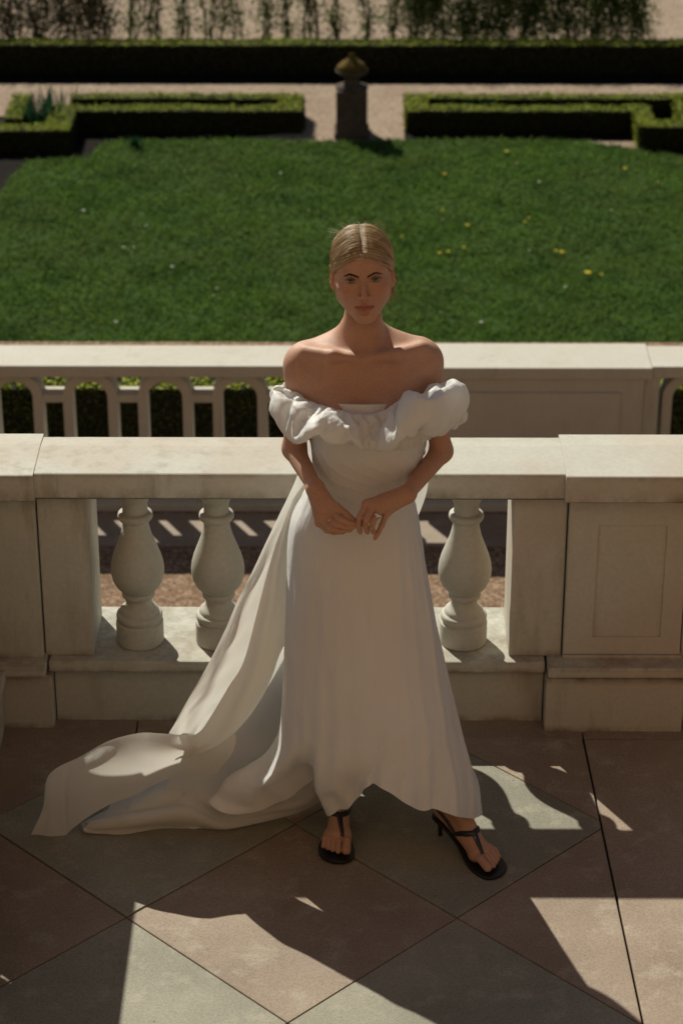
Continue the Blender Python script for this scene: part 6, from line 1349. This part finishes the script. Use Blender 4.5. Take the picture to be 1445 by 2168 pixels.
    [107,208,1,108,214,9,111,213,18,115,208,25,118,202,30,119,192,30,118,185,27,119,177,27,118,169,27,116,160,25,114,151,23,111,144,14,107,139,8,107,139,2,106,142,-5,106,145,-11,106,150,-15,107,155,-18,105,158,-16,107,163,-11,108,171,-7,108,178,-3,106,188,0,105,197,2],
    [94,208,1,96,208,9,99,205,19,102,203,27,105,198,35,107,190,35,105,183,32,104,177,26,105,170,25,103,164,19,102,155,17,100,147,13,98,139,9,98,141,2,98,143,-4,98,147,-10,98,151,-13,98,156,-12,97,161,-13,101,168,-15,104,175,-18,104,182,-15,100,191,-11,97,200,-6],
    [89,198,-5,93,193,4,96,190,14,98,189,24,97,187,33,96,183,40,97,176,41,96,170,37,93,165,31,92,159,24,91,154,17,89,151,13,89,141,10,90,142,3,89,144,-3,90,146,-9,90,151,-13,92,152,-18,96,157,-20,95,165,-23,93,173,-23,91,182,-24,88,191,-19,85,197,-13],
    [80,185,-2,85,180,3,89,176,12,86,177,21,84,178,29,85,173,35,83,171,43,84,165,45,83,159,39,82,153,33,80,151,25,79,148,16,81,141,9,81,142,3,81,144,-3,81,147,-10,80,152,-13,82,155,-17,84,159,-23,84,162,-28,84,169,-25,79,177,-21,76,184,-18,76,188,-10],
    [71,177,2,74,172,4,77,175,13,72,170,18,71,170,26,71,171,34,71,171,42,68,166,46,68,158,42,67,155,34,68,153,25,68,150,16,72,142,10,72,143,3,72,145,-3,72,148,-8,71,152,-12,75,153,-16,79,155,-15,75,161,-17,73,168,-18,72,168,-12,66,176,-12,66,178,-8],
    [58,176,-6,60,179,4,64,183,8,65,183,16,61,181,25,58,180,33,57,178,40,54,170,40,54,162,37,55,154,33,59,148,26,59,142,19,62,142,10,62,142,3,62,145,-3,62,148,-9,62,152,-12,65,155,-17,66,152,-21,69,157,-27,69,161,-27,63,163,-21,63,169,-19,60,169,-9],
    [48,184,-8,52,190,-1,56,196,6,54,196,14,50,193,22,46,189,29,43,182,33,44,175,30,46,168,26,49,162,20,50,153,17,50,148,12,53,142,10,53,142,3,53,145,-3,53,148,-10,53,152,-13,54,156,-15,53,155,-23,57,162,-25,59,170,-29,60,176,-29,55,180,-24,52,180,-17],
    [46,197,-18,46,203,-10,44,205,1,40,204,11,36,197,16,33,191,21,30,183,24,33,177,20,36,174,13,38,166,9,40,158,9,41,153,14,43,143,10,43,143,3,44,144,-3,43,148,-9,43,152,-12,43,158,-12,43,165,-15,44,171,-21,44,176,-30,48,179,-37,46,185,-32,45,191,-26],
    [33,205,-23,31,202,-14,30,199,-3,33,195,3,33,188,4,28,185,6,22,183,10,20,175,13,23,171,10,24,164,8,29,159,11,30,150,11,33,142,10,34,142,3,33,144,-4,34,147,-9,33,152,-13,30,155,-16,31,159,-23,33,163,-28,33,169,-33,32,178,-36,31,188,-36,32,197,-31],
    [17,206,-21,21,205,-13,26,203,-4,25,199,0,22,191,-4,19,183,-5,15,178,-4,13,172,1,12,167,8,14,161,7,17,154,14,19,149,15,24,141,9,24,142,3,24,144,-4,24,147,-9,24,152,-13,23,157,-15,24,162,-20,21,169,-25,21,173,-26,17,178,-29,18,187,-29,16,196,-27],
    [5,203,-13,9,206,-4,15,204,4,19,199,9,12,193,3,8,187,0,4,179,-2,1,173,0,0,165,3,2,158,6,4,150,13,9,143,16,14,140,9,15,141,3,14,143,-4,14,146,-10,14,151,-14,14,154,-20,13,159,-25,12,163,-19,12,168,-16,8,176,-17,7,184,-17,4,193,-17],
    [-3,197,0,0,203,6,3,203,13,8,196,18,4,189,14,4,184,16,-1,179,13,-6,176,12,-4,167,13,-3,161,15,3,152,17,4,148,13,5,140,9,6,141,2,5,143,-4,5,146,-9,5,150,-14,4,154,-17,0,158,-20,-1,163,-17,1,169,-12,-1,174,-7,-1,180,-9,-1,187,-3],
    [-8,190,14,-11,200,13,-10,201,19,-5,191,21,-5,188,24,-1,185,29,-4,177,28,-11,171,26,-8,163,25,-4,156,24,-4,147,23,-6,140,18,-4,139,10,-4,140,2,-4,142,-5,-4,146,-10,-4,149,-14,-6,155,-14,-7,159,-7,-9,168,-10,-11,173,-13,-13,179,-9,-14,184,-2,-9,184,8],
    [-19,187,21,-15,196,23,-10,202,26,-11,198,33,-15,191,35,-13,187,38,-14,179,40,-14,170,40,-13,161,38,-13,152,34,-15,150,25,-14,145,16,-14,138,8,-14,139,1,-14,141,-5,-14,144,-10,-14,148,-14,-15,151,-13,-17,156,-13,-17,162,-14,-19,165,-8,-24,169,-4,-21,174,5,-21,180,14],
    [-30,194,12,-25,204,14,-23,208,19,-24,202,26,-27,193,30,-28,186,34,-28,178,37,-29,170,37,-29,161,37,-28,152,32,-27,146,25,-25,141,16,-23,137,8,-23,138,1,-23,140,-5,-23,144,-11,-23,148,-15,-25,153,-19,-30,158,-18,-29,166,-16,-31,171,-12,-31,173,-2,-35,176,4,-34,185,9],
    [-33,201,-2,-31,209,3,-35,208,12,-38,200,17,-40,194,24,-42,186,27,-42,176,29,-43,169,33,-43,160,33,-43,151,31,-41,147,21,-37,140,16,-32,136,7,-33,137,0,-32,139,-6,-33,142,-11,-33,147,-16,-33,150,-14,-34,157,-10,-41,163,-10,-43,170,-9,-40,178,-12,-44,184,-8,-38,191,-5],
    [-41,206,-15,-45,210,-6,-50,207,3,-53,200,11,-54,193,15,-56,184,20,-57,177,23,-58,168,26,-57,159,26,-56,151,23,-51,144,18,-45,138,12,-41,135,7,-42,136,0,-41,138,-6,-41,141,-12,-42,146,-16,-41,151,-20,-39,155,-25,-43,160,-25,-43,169,-26,-45,179,-25,-43,188,-23,-40,197,-20],
    [-55,206,-22,-59,210,-13,-64,207,-4,-67,198,3,-69,192,9,-70,184,14,-72,175,17,-71,167,19,-67,160,16,-60,157,10,-53,151,7,-50,145,6,-50,134,6,-50,134,0,-50,136,-7,-50,140,-12,-51,144,-16,-51,147,-23,-50,154,-26,-48,162,-28,-51,169,-31,-50,179,-33,-52,189,-33,-52,200,-30],
    [-69,209,-30,-74,209,-20,-77,205,-12,-80,199,-4,-83,192,2,-83,183,7,-83,173,9,-79,167,8,-72,163,3,-67,160,0,-61,149,-3,-58,140,-2,-59,132,5,-58,132,-1,-59,135,-7,-58,138,-13,-59,143,-17,-59,149,-16,-57,156,-16,-58,164,-16,-61,173,-21,-64,180,-25,-65,191,-27,-67,200,-33],
    [-82,206,-36,-88,206,-27,-91,202,-18,-94,195,-10,-95,189,-5,-92,180,-3,-88,171,-3,-84,166,-5,-78,164,-8,-75,154,-9,-72,146,-7,-69,139,0,-66,130,5,-66,131,-1,-66,133,-8,-67,136,-13,-68,141,-17,-69,148,-19,-71,154,-16,-72,162,-14,-75,171,-17,-76,178,-20,-78,188,-25,-79,196,-32],
    [-93,197,-44,-100,199,-36,-104,197,-26,-107,192,-18,-103,183,-15,-98,176,-17,-91,170,-17,-92,168,-12,-88,161,-11,-85,153,-6,-80,144,-2,-79,135,1,-73,128,5,-73,128,-2,-73,130,-8,-75,134,-14,-76,138,-17,-81,143,-17,-83,149,-15,-82,155,-20,-83,163,-25,-84,170,-31,-88,180,-35,-90,187,-41],
    [-106,189,-51,-112,192,-44,-115,189,-34,-117,185,-25,-110,177,-26,-105,170,-25,-102,164,-20,-100,163,-10,-97,159,-5,-93,151,-1,-88,143,4,-83,134,8,-80,125,5,-80,126,-2,-81,128,-8,-81,131,-14,-83,135,-18,-87,139,-21,-91,146,-23,-94,154,-23,-95,161,-26,-97,166,-33,-99,171,-42,-102,180,-48],
    [-116,182,-56,-123,185,-50,-124,180,-40,-126,175,-32,-120,167,-30,-115,163,-27,-113,160,-18,-111,158,-10,-108,153,-3,-103,145,-1,-97,138,4,-92,130,4,-86,122,5,-85,123,-2,-86,125,-8,-88,128,-13,-90,132,-18,-91,137,-21,-96,141,-22,-100,146,-27,-100,151,-35,-104,159,-40,-107,165,-46,-112,173,-52],
    [-127,170,-60,-134,174,-51,-135,173,-45,-134,164,-40,-130,158,-34,-125,154,-26,-123,150,-17,-121,151,-10,-115,145,-7,-110,138,-5,-104,131,-4,-97,123,-2,-91,118,5,-92,119,-2,-93,121,-8,-94,124,-14,-96,129,-17,-97,130,-24,-95,134,-33,-101,137,-38,-105,141,-43,-107,148,-48,-113,155,-55,-120,163,-59],
    [-135,159,-58,-140,163,-49,-145,167,-39,-143,165,-31,-141,160,-25,-135,157,-20,-134,150,-17,-129,143,-15,-122,137,-15,-114,132,-12,-109,126,-7,-104,121,0,-97,115,5,-98,115,-2,-99,117,-8,-101,120,-14,-103,124,-18,-105,128,-23,-107,128,-32,-108,129,-38,-114,134,-43,-118,140,-49,-123,146,-55,-129,152,-61],
    [-148,151,-60,-152,154,-51,-154,156,-41,-154,156,-30,-150,154,-22,-145,150,-15,-139,144,-14,-134,137,-15,-128,129,-15,-121,122,-13,-116,117,-9,-108,112,-3,-102,111,5,-103,111,-2,-105,113,-8,-106,116,-14,-109,119,-17,-112,124,-22,-117,126,-29,-120,128,-33,-125,133,-35,-130,137,-42,-135,140,-49,-141,145,-55],
    [-154,138,-61,-159,141,-51,-161,144,-41,-161,145,-30,-157,143,-22,-152,139,-15,-146,135,-9,-141,130,-6,-135,123,-8,-129,116,-7,-121,110,-6,-115,108,0,-108,106,5,-108,107,-2,-110,109,-8,-112,111,-12,-115,114,-17,-119,116,-21,-117,117,-28,-124,118,-33,-129,121,-38,-136,125,-43,-142,129,-51,-147,133,-57],
    [-161,125,-58,-165,128,-49,-167,131,-39,-167,131,-29,-163,131,-20,-159,130,-12,-154,127,-4,-148,123,-1,-140,118,1,-133,114,2,-126,109,4,-117,106,8,-112,102,6,-113,103,-1,-115,105,-7,-117,106,-13,-120,110,-17,-121,109,-22,-121,106,-30,-124,107,-38,-130,109,-45,-136,112,-50,-144,116,-57,-152,120,-60],
    [-166,111,-56,-171,114,-47,-170,117,-36,-170,118,-28,-169,120,-18,-164,119,-10,-159,118,-4,-152,115,3,-144,114,8,-138,108,8,-129,108,13,-122,104,12,-117,98,6,-118,98,-1,-120,100,-8,-122,101,-12,-125,105,-17,-129,102,-20,-128,97,-26,-133,101,-34,-138,103,-42,-144,103,-49,-150,104,-56,-157,106,-59],
    [-172,97,-52,-176,102,-44,-177,106,-35,-176,107,-25,-171,107,-18,-165,107,-11,-161,106,-4,-154,105,4,-148,104,10,-140,103,16,-131,101,18,-123,98,15,-121,93,6,-121,94,-1,-123,95,-7,-126,97,-13,-130,99,-16,-135,99,-19,-138,96,-24,-141,91,-32,-139,90,-40,-144,90,-47,-152,90,-52,-162,93,-54],
    [-177,85,-48,-178,89,-39,-179,94,-30,-173,94,-26,-167,96,-20,-162,97,-13,-157,96,-7,-154,95,1,-149,94,9,-142,94,16,-133,92,20,-126,91,16,-124,89,7,-125,89,0,-127,90,-7,-130,91,-12,-134,94,-16,-137,94,-16,-141,92,-21,-142,90,-29,-144,87,-36,-149,80,-39,-158,80,-44,-167,81,-47],]
_q = (np.array(COLLAR_MM, float).reshape(160, 24, 3) + [0, 5450, 1300])/1000
# smooth, then refine: four times round the loop, three times across
def wrap_catmull(A, n): m = A.shape[0]; return catmull_closed(A.reshape(m, -1), n).reshape((n,) + A.shape[1:])
_q = (_q*6 + np.roll(_q, 1, 0) + np.roll(_q, -1, 0) + np.roll(_q, 1, 1) + np.roll(_q, -1, 1))/10
V3 = wrap_catmull(_q, 660); V3 = np.transpose(wrap_catmull(np.transpose(V3, (1, 0, 2)), 96), (1, 0, 2))
NP_, NC = 660, 96
# the puff over the arm on the picture's right is fuller, the other one a little
wr_ = np.clip((V3[..., 0] - .06)/.10, 0, 1)*np.clip((5.56 - V3[..., 1])/.10, 0, 1); wl_ = np.clip((-.07 - V3[..., 0])/.08, 0, 1)
zr_, zl_ = place(900, 846, 5.40).z, place(610, 846, 5.40).z
V3[..., 2] += wr_*(V3[..., 2] - zr_)*.42 - wr_*.004 + wl_*(V3[..., 2] - zl_)*.18
V3[..., 1] -= wr_*.016
i, j = np.meshgrid(np.arange(NP_), np.arange(NC), indexing='ij'); i2, j2 = (i+1) % NP_, (j+1) % NC
nn_ = np.cross(np.roll(V3, -1, 0) - np.roll(V3, 1, 0), np.roll(V3, -1, 1) - np.roll(V3, 1, 1)); nn_ /= np.linalg.norm(nn_, axis=2, keepdims=True) + 1e-12
V3 = V3 + nn_*(.0007*vnoise(i*.22, j*.35, 61) + .0009*vnoise(i*.09 + 3, j*.16, 62))[..., None]
FQ = np.stack([i*NC+j, i2*NC+j, i2*NC+j2, i*NC+j2], -1).reshape(-1, 4)
o = np_mesh('puffed_collar', V3.reshape(-1, 3), FQ, M['puff'], GOWN)
o['label'] = 'voluminous crumpled off the shoulder collar of white silk'

# ---- small flounces hanging under the collar
def patch(name, rows, nu, nv, mat, parent, dispf=None, zmin=None, label=None, fixn=None):
    A = np.array([[npv(place(*p)) if len(p) == 3 else npv(p[:3]) for p in r] for r in rows])
    g1 = catmull(A, nv); g1 = np.transpose(catmull(np.transpose(g1, (1, 0, 2)), nu), (1, 0, 2))
    n_ = grid_normals(g1); n_ *= np.where((n_[..., 1:2] > 0), -1, 1) if abs(n_[..., 1].mean()) > .35 else np.where(n_[..., 2:3] < 0, -1, 1)
    if fixn is not None: n_ = np.broadcast_to(npv(fixn), n_.shape)
    a, b_ = np.meshgrid(np.linspace(0, 1, nu), np.linspace(0, 1, nv))
    if dispf is not None: g1 = g1 + n_*dispf(a, b_)[..., None]
    if zmin is not None: g1[..., 2] = np.maximum(g1[..., 2], zmin)
    o = np_mesh(name, g1.reshape(-1, 3), grid_faces(nv, nu), mat, parent)
    if label: o['label'] = label
    return o
patch('flounce', [[(650, 880, 5.335), (700, 896, 5.32), (760, 900, 5.31), (820, 900, 5.31), (880, 890, 5.32), (925, 880, 5.345)],
                  [(654, 915, 5.33), (700, 924, 5.315), (760, 930, 5.305), (820, 932, 5.305), (875, 925, 5.315), (920, 912, 5.345)],
                  [(660, 926, 5.34), (705, 934, 5.33), (762, 948, 5.325), (822, 956, 5.325), (872, 950, 5.33), (912, 930, 5.355)]], 260, 60, M['puff'], GOWN,
      lambda a, b: b*(.007*np.sin(2*np.pi*(a*6 + .5*vnoise(a*5, b*1.5, 1))) + .0015*np.sin(2*np.pi*(a*17))) + .001*vnoise(a*20, b*4, 2), fixn=(0, -1, .15))

# ---- cape: falls behind the body, blows to the left and spreads on the floor
def fan(a, b, n, seed): return vnoise(a*n, b*3, seed)
S1 = [[(640, 880, 5.600), (700, 880, 5.62), (780, 880, 5.63), (900, 880, 5.60)],
      [(638, 965, 5.570), (700, 965, 5.63), (780, 965, 5.64), (910, 970, 5.60)],
      [(625, 1022, 5.540), (672, 1045, 5.60), (770, 1055, 5.65), (898, 1060, 5.63)],
      [(594, 1088, 5.520), (622, 1100, 5.56), (700, 1115, 5.66), (850, 1130, 5.66)],
      [(547, 1186, 5.500), (568, 1192, 5.50), (600, 1198, 5.55), (700, 1210, 5.68)],
      [(505, 1272, 5.485), (526, 1280, 5.475), (556, 1286, 5.51), (620, 1295, 5.62)],
      [(466, 1362, 5.470), (490, 1368, 5.455), (522, 1376, 5.49), (560, 1385, 5.56)],
      [(422, 1444, 5.462), (452, 1452, 5.450), (480, 1458, 5.485), (520, 1465, 5.54)],
      [(388, 1502, 5.465), (418, 1510, 5.460), (450, 1518, 5.490), (485, 1522, 5.53)],
      [(356, 1560, 5.510), (396, 1566, 5.510), (425, 1570, 5.520), (450, 1572, 5.54)]]
patch('cape_train', S1, 120, 360, M['organza'], GOWN, lambda a, b: .0035*np.cos(2*np.pi*(a*2.6 + .3*np.sin(b*4)))*np.clip(b*4, 0, 1) + .0022*vnoise(a*6, b*16 + a*6, 5) + .0018*np.sin(2*np.pi*(b*7 + a*2 + vnoise(a*3, b*5, 9)))*np.clip((b - .35)*4, 0, 1), .006,
      'long pale cape blowing back and trailing on the paving')
S2 = [[(655, 1010, 5.560), (662, 1010, 5.575), (672, 1010, 5.59), (690, 1010, 5.60)],
      [(616, 1068, 5.515), (624, 1070, 5.520), (634, 1072, 5.55), (660, 1076, 5.60)],
      [(575, 1186, 5.478), (592, 1188, 5.480), (612, 1192, 5.52), (650, 1196, 5.60)],
      [(543, 1306, 5.455), (572, 1308, 5.450), (600, 1310, 5.48), (640, 1316, 5.58)],
      [(517, 1402, 5.440), (545, 1402, 5.425), (574, 1398, 5.43), (602, 1372, 5.48)],
      [(486, 1454, 5.432), (520, 1462, 5.415), (552, 1458, 5.425), (578, 1428, 5.47)],
      [(452, 1512, 5.435), (488, 1522, 5.415), (522, 1516, 5.425), (552, 1478, 5.46)],
      [(424, 1550, 5.450), (456, 1562, 5.428), (488, 1558, 5.430), (522, 1524, 5.455)],
      [(392, 1560, 5.470), (420, 1580, 5.440), (446, 1584, 5.440), (484, 1562, 5.455)],
      [(352, 1562, 5.480), (376, 1592, 5.450), (398, 1604, 5.445), (430, 1592, 5.450)]]
patch('cape_hem_panel', S2, 130, 330, M['organza'], GOWN, lambda a, b: .0030*np.sin(2*np.pi*(a*2.1 - b*1.2))*np.clip(b*4, 0, 1) + .0016*vnoise(a*5, b*14, 15), .006)
S3 = [[(470, 1528, 5.500), (500, 1556, 5.470), (490, 1600, 5.475), (460, 1640, 5.500)],
      [(421, 1552, 5.500), (440, 1580, 5.455), (425, 1612, 5.460), (405, 1640, 5.480)],
      [(384, 1556, 5.465), (392, 1590, 5.430), (385, 1617, 5.445), (372, 1645, 5.470)],
      [(337, 1553, 5.455), (335, 1596, 5.422), (330, 1634, 5.430), (325, 1665, 5.450)],
      [(295, 1553, 5.450), (285, 1600, 5.418), (285, 1645, 5.420), (290, 1683, 5.440)],
      [(231, 1570, 5.448), (225, 1612, 5.420), (230, 1662, 5.420), (236, 1704, 5.435)],
      [(174, 1602, 5.450), (172, 1638, 5.430), (180, 1690, 5.425), (190, 1730, 5.440)],
      [(121, 1628, 5.452), (130, 1665, 5.445), (145, 1715, 5.440), (160, 1752, 5.455)],
      [(100, 1655, 5.460), (108, 1695, 5.450), (124, 1740, 5.455), (143, 1768, 5.466)],
      [(93, 1712, 5.463), (100, 1735, 5.460), (112, 1758, 5.462), (134, 1775, 5.468)],
      [(66, 1773, 5.472), (85, 1775, 5.470), (108, 1777, 5.469), (131, 1778, 5.468)]]
patch('train_end', S3, 110, 300, M['organza'], GOWN, lambda a, b: .0045*np.sin(2*np.pi*(b*1.7 + a*.7))*np.sin(np.pi*a) + .0016*vnoise(a*5 + b*6, b*12, 17) - .004*np.exp(-((b - .62 - .15*a)/.02)**2)*np.sin(np.pi*a), .006)
# the inner layer in the shade between cape and skirt
patch('train_underlayer', [[(566, 1330, 5.60), (620, 1340, 5.67), (680, 1340, 5.70)],
         [(545, 1430, 5.56), (612, 1450, 5.66), (690, 1450, 5.72)],
         [(505, 1520, 5.54), (600, 1540, 5.65), (700, 1550, 5.72)],
         [(450, 1566, 5.53), (585, 1600, 5.60), (710, 1620, 5.70)],
         [(400, 1600, 5.52), (560, 1645, 5.575), (700, 1655, 5.66)],
         [(368, 1640, 5.53), (520, 1688, 5.55), (690, 1672, 5.63)],
         [(345, 1690, 5.54), (480, 1722, 5.53), (680, 1690, 5.62)]], 160, 240, M['organza'], GOWN,
      lambda a, b: .007*np.sin(2*np.pi*(a*1.3 + b*.7))*np.clip(b*3, 0, 1) + .0015*vnoise(a*6, b*8, 6), .008)
# front rolls of the train along the floor
patch('train_fold', [[(696, 1640, 5.62), (640, 1662, 5.61), (570, 1682, 5.60), (500, 1690, 5.585), (455, 1680, 5.585), (400, 1650, 5.60), (352, 1664, 5.59), (280, 1692, 5.57), (215, 1722, 5.54), (180, 1742, 5.51)],
         [(696, 1655, 5.595), (640, 1675, 5.58), (570, 1697, 5.56), (500, 1712, 5.54), (452, 1705, 5.53), (400, 1684, 5.54), (345, 1698, 5.535), (270, 1720, 5.52), (205, 1742, 5.50), (176, 1750, 5.495)],
         [(695, 1672, 5.60), (640, 1702, 5.555), (570, 1720, 5.53), (500, 1735, 5.51), (452, 1736, 5.495), (400, 1722, 5.49), (340, 1728, 5.49), (265, 1746, 5.48), (205, 1758, 5.475), (180, 1757, 5.475)],
         [(692, 1690, 5.635), (640, 1718, 5.585), (575, 1738, 5.55), (510, 1752, 5.525), (462, 1758, 5.510), (405, 1760, 5.505), (340, 1760, 5.505), (270, 1778, 5.475), (215, 1776, 5.478), (188, 1766, 5.495)]], 420, 110, M['organza'], GOWN,
      lambda a, b: np.sin(np.pi*np.clip(b, 0, 1))**.6*(.016*np.maximum(0, np.sin(2*np.pi*(b*1.15 + a*.9 - .1))) + .004*np.sin(2*np.pi*(a*3.3 + b*1.2))) + .0014*vnoise(a*16, b*5, 7), .006)
# second roll lying on top
patch('train_fold', [[(470, 1672, 5.575), (430, 1650, 5.595), (390, 1640, 5.60), (350, 1652, 5.59), (300, 1675, 5.565), (240, 1700, 5.55)],
         [(478, 1690, 5.550), (440, 1676, 5.555), (395, 1664, 5.56), (350, 1674, 5.55), (295, 1700, 5.53), (225, 1728, 5.515)],
         [(468, 1722, 5.535), (440, 1712, 5.530), (395, 1695, 5.53), (345, 1704, 5.525), (285, 1722, 5.51), (212, 1746, 5.50)],
         [(465, 1728, 5.54), (418, 1768, 5.492), (388, 1754, 5.50), (345, 1738, 5.51), (290, 1736, 5.512), (218, 1752, 5.505)]], 240, 90, M['organza'], GOWN,
      lambda a, b: .010*np.sin(np.pi*b)**.7*(1 + .4*np.sin(2*np.pi*a*1.6)) - .006*np.exp(-((a - .42)/.012)**2) + .0012*vnoise(a*9, b*5, 8), .012)

# ---- sandals ------------------------------------------------------------------
m, t, b = new_mat('black_leather'); b.inputs['Base Color'].default_value = (.012, .011, .011, 1); b.inputs['Roughness'].default_value = .38; M['leather'] = m
def sandal(name, heel, ball, toe, fs_, lab):
    f, s, tips = fs_; e = empty('sandal', (float(ball[0]), float(ball[1]), 0), None); e.parent = PERSON; e.location = Vector((float(ball[0]), float(ball[1]), 0)) - PERSON.location
    e['label'] = lab
    heel, ball, toe = map(npv, (heel, ball, toe))
    # sole: outline widths along the foot
    st = [(heel - f*.034, .006, .071), (heel - f*.026, .022, .070), (heel - f*.008, .029, .069), (heel + f*.03, .026, .062), (heel*.5 + ball*.5, .024, None), (ball - f*.03, .036, None), (ball + s*-.004, .046, None), (ball + f*.028 + s*-.003, .049, None), (ball + f*.055, .044, None), (ball + f*.074 + s*.004, .030, None), (ball + f*.084 + s*.006, .008, None)]
    V, k = [], 0; hz = [.071, .070, .069, .060, .038, .018, .010, .009, .009, .010, .011]
    top_, bot_ = [], []
    P_ = catmull([list(p[:2]) + [hz[i], w_] for i, (p, w_, _) in enumerate([(npv(q[0]), q[1], q[2]) for q in st])], 40)
    vs = []
    for p in P_:
        w_ = max(.002, p[3])
        for sd, dz in ((-1, 0), (1, 0), (1, -.009), (-1, -.009)): vs.append(np.array([p[0], p[1], max(p[2] + dz, .001)]) + s*sd*w_)
    fs = []
    for i in range(39):
        for j in range(4): fs.append((i*4+j, i*4+(j+1) % 4, (i+1)*4+(j+1) % 4, (i+1)*4+j))
    fs += [(0, 1, 2, 3), (39*4+3, 39*4+2, 39*4+1, 39*4)]
    MB().add(vs, fs).build('sole', M['leather'], e, .0015, True)
    # stiletto heel
    hb = heel - f*.012; mb = MB(); tube(mb, [np.array([*hb[:2], .066]), np.array([*(hb - f*.004)[:2], .045]), np.array([*(hb - f*.004)[:2], .02]), np.array([*(hb - f*.003)[:2], .001])], [.017, .0085, .0055, .0062], 14)
    mb.build('stiletto_heel', M['leather'], e, 0, True)
    # thong straps: from the post between the toes over the instep to both sides
    def surf(p, back=.0):
        """lift a strap point onto the skin"""
        p = npv(p); NPR = [q for q in PR if np.linalg.norm(q[2] - p) - q[3] < .05]; c0 = np.array([p[0], p[1], max(0.012, p[2])])
        for _ in range(8):
            q = np.vstack([c0[None], c0 + np.eye(3)*.002]); dq = eval_sdf(q, NPR); d = dq[0]; gr = dq[1:] - d; gr /= np.linalg.norm(gr) + 1e-9; c0 = c0 - gr*(d - .0022)
        return c0
    def strap(p0, p1, p2, w0, w1, nm):
        A = [surf((1-t_)**2*npv(p0) + 2*t_*(1-t_)*npv(p1) + t_*t_*npv(p2)) for t_ in np.linspace(0, 1, 16)]
        A = np.array(A); A[1:-1] = (A[:-2] + A[1:-1]*2 + A[2:])/4; vs, fs = [], []
        for i, a in enumerate(A):
            tn = A[min(i+1, 15)] - A[max(i-1, 0)]; tn /= np.linalg.norm(tn) + 1e-9; NPR = [q for q in PR if np.linalg.norm(q[2] - a) - q[3] < .05]; dq = eval_sdf(np.vstack([a[None], a + np.eye(3)*.002]), NPR); gr = dq[1:] - dq[0]; gr /= np.linalg.norm(gr) + 1e-9
            sd = np.cross(tn, gr); sd /= np.linalg.norm(sd) + 1e-9; w_ = w0 + (w1 - w0)*i/15
            for k, o_ in ((-1, -.001), (-.55, .0022), (.55, .0022), (1, -.001)): vs.append(a + sd*w_*k + gr*o_)
        for i in range(15):
            for j in range(3): fs.append((i*4+j, i*4+j+1, (i+1)*4+j+1, (i+1)*4+j))
        MB().add(vs, fs).build(nm, M['leather'], e, 0, True)
    post = ball + s*.0135 + f*.022 + [0, 0, .012]; top_c = ball - f*.028 + s*.004 + [0, 0, .045]
    strap(post, (post + top_c)/2 + [0, 0, .01], top_c, .0045, .0085, 'toe_strap')
    inst = ball*.45 + heel*.55
    for sd in (-1, 1):
        strap(top_c, ball - f*.055 + s*sd*.032 + [0, 0, .045], inst + s*sd*.032 + f*.01 + [0, 0, -.002], .0080, .0060, 'side_strap')
        strap(inst + s*sd*.031 + f*.01 + [0, 0, .0], heel + s*sd*.034 + [0, 0, .022], heel - f*.030 + s*sd*.004 + [0, 0, .036], .0060, .0055, 'heel_strap')
sandal('sandal', heelR, ballR, toeR, FR, 'black heeled thong sandal on the foot pointing straight at the viewer')
sandal('sandal', heelL, ballL, toeL, FLt, 'black heeled thong sandal on the foot stepping out to the right')
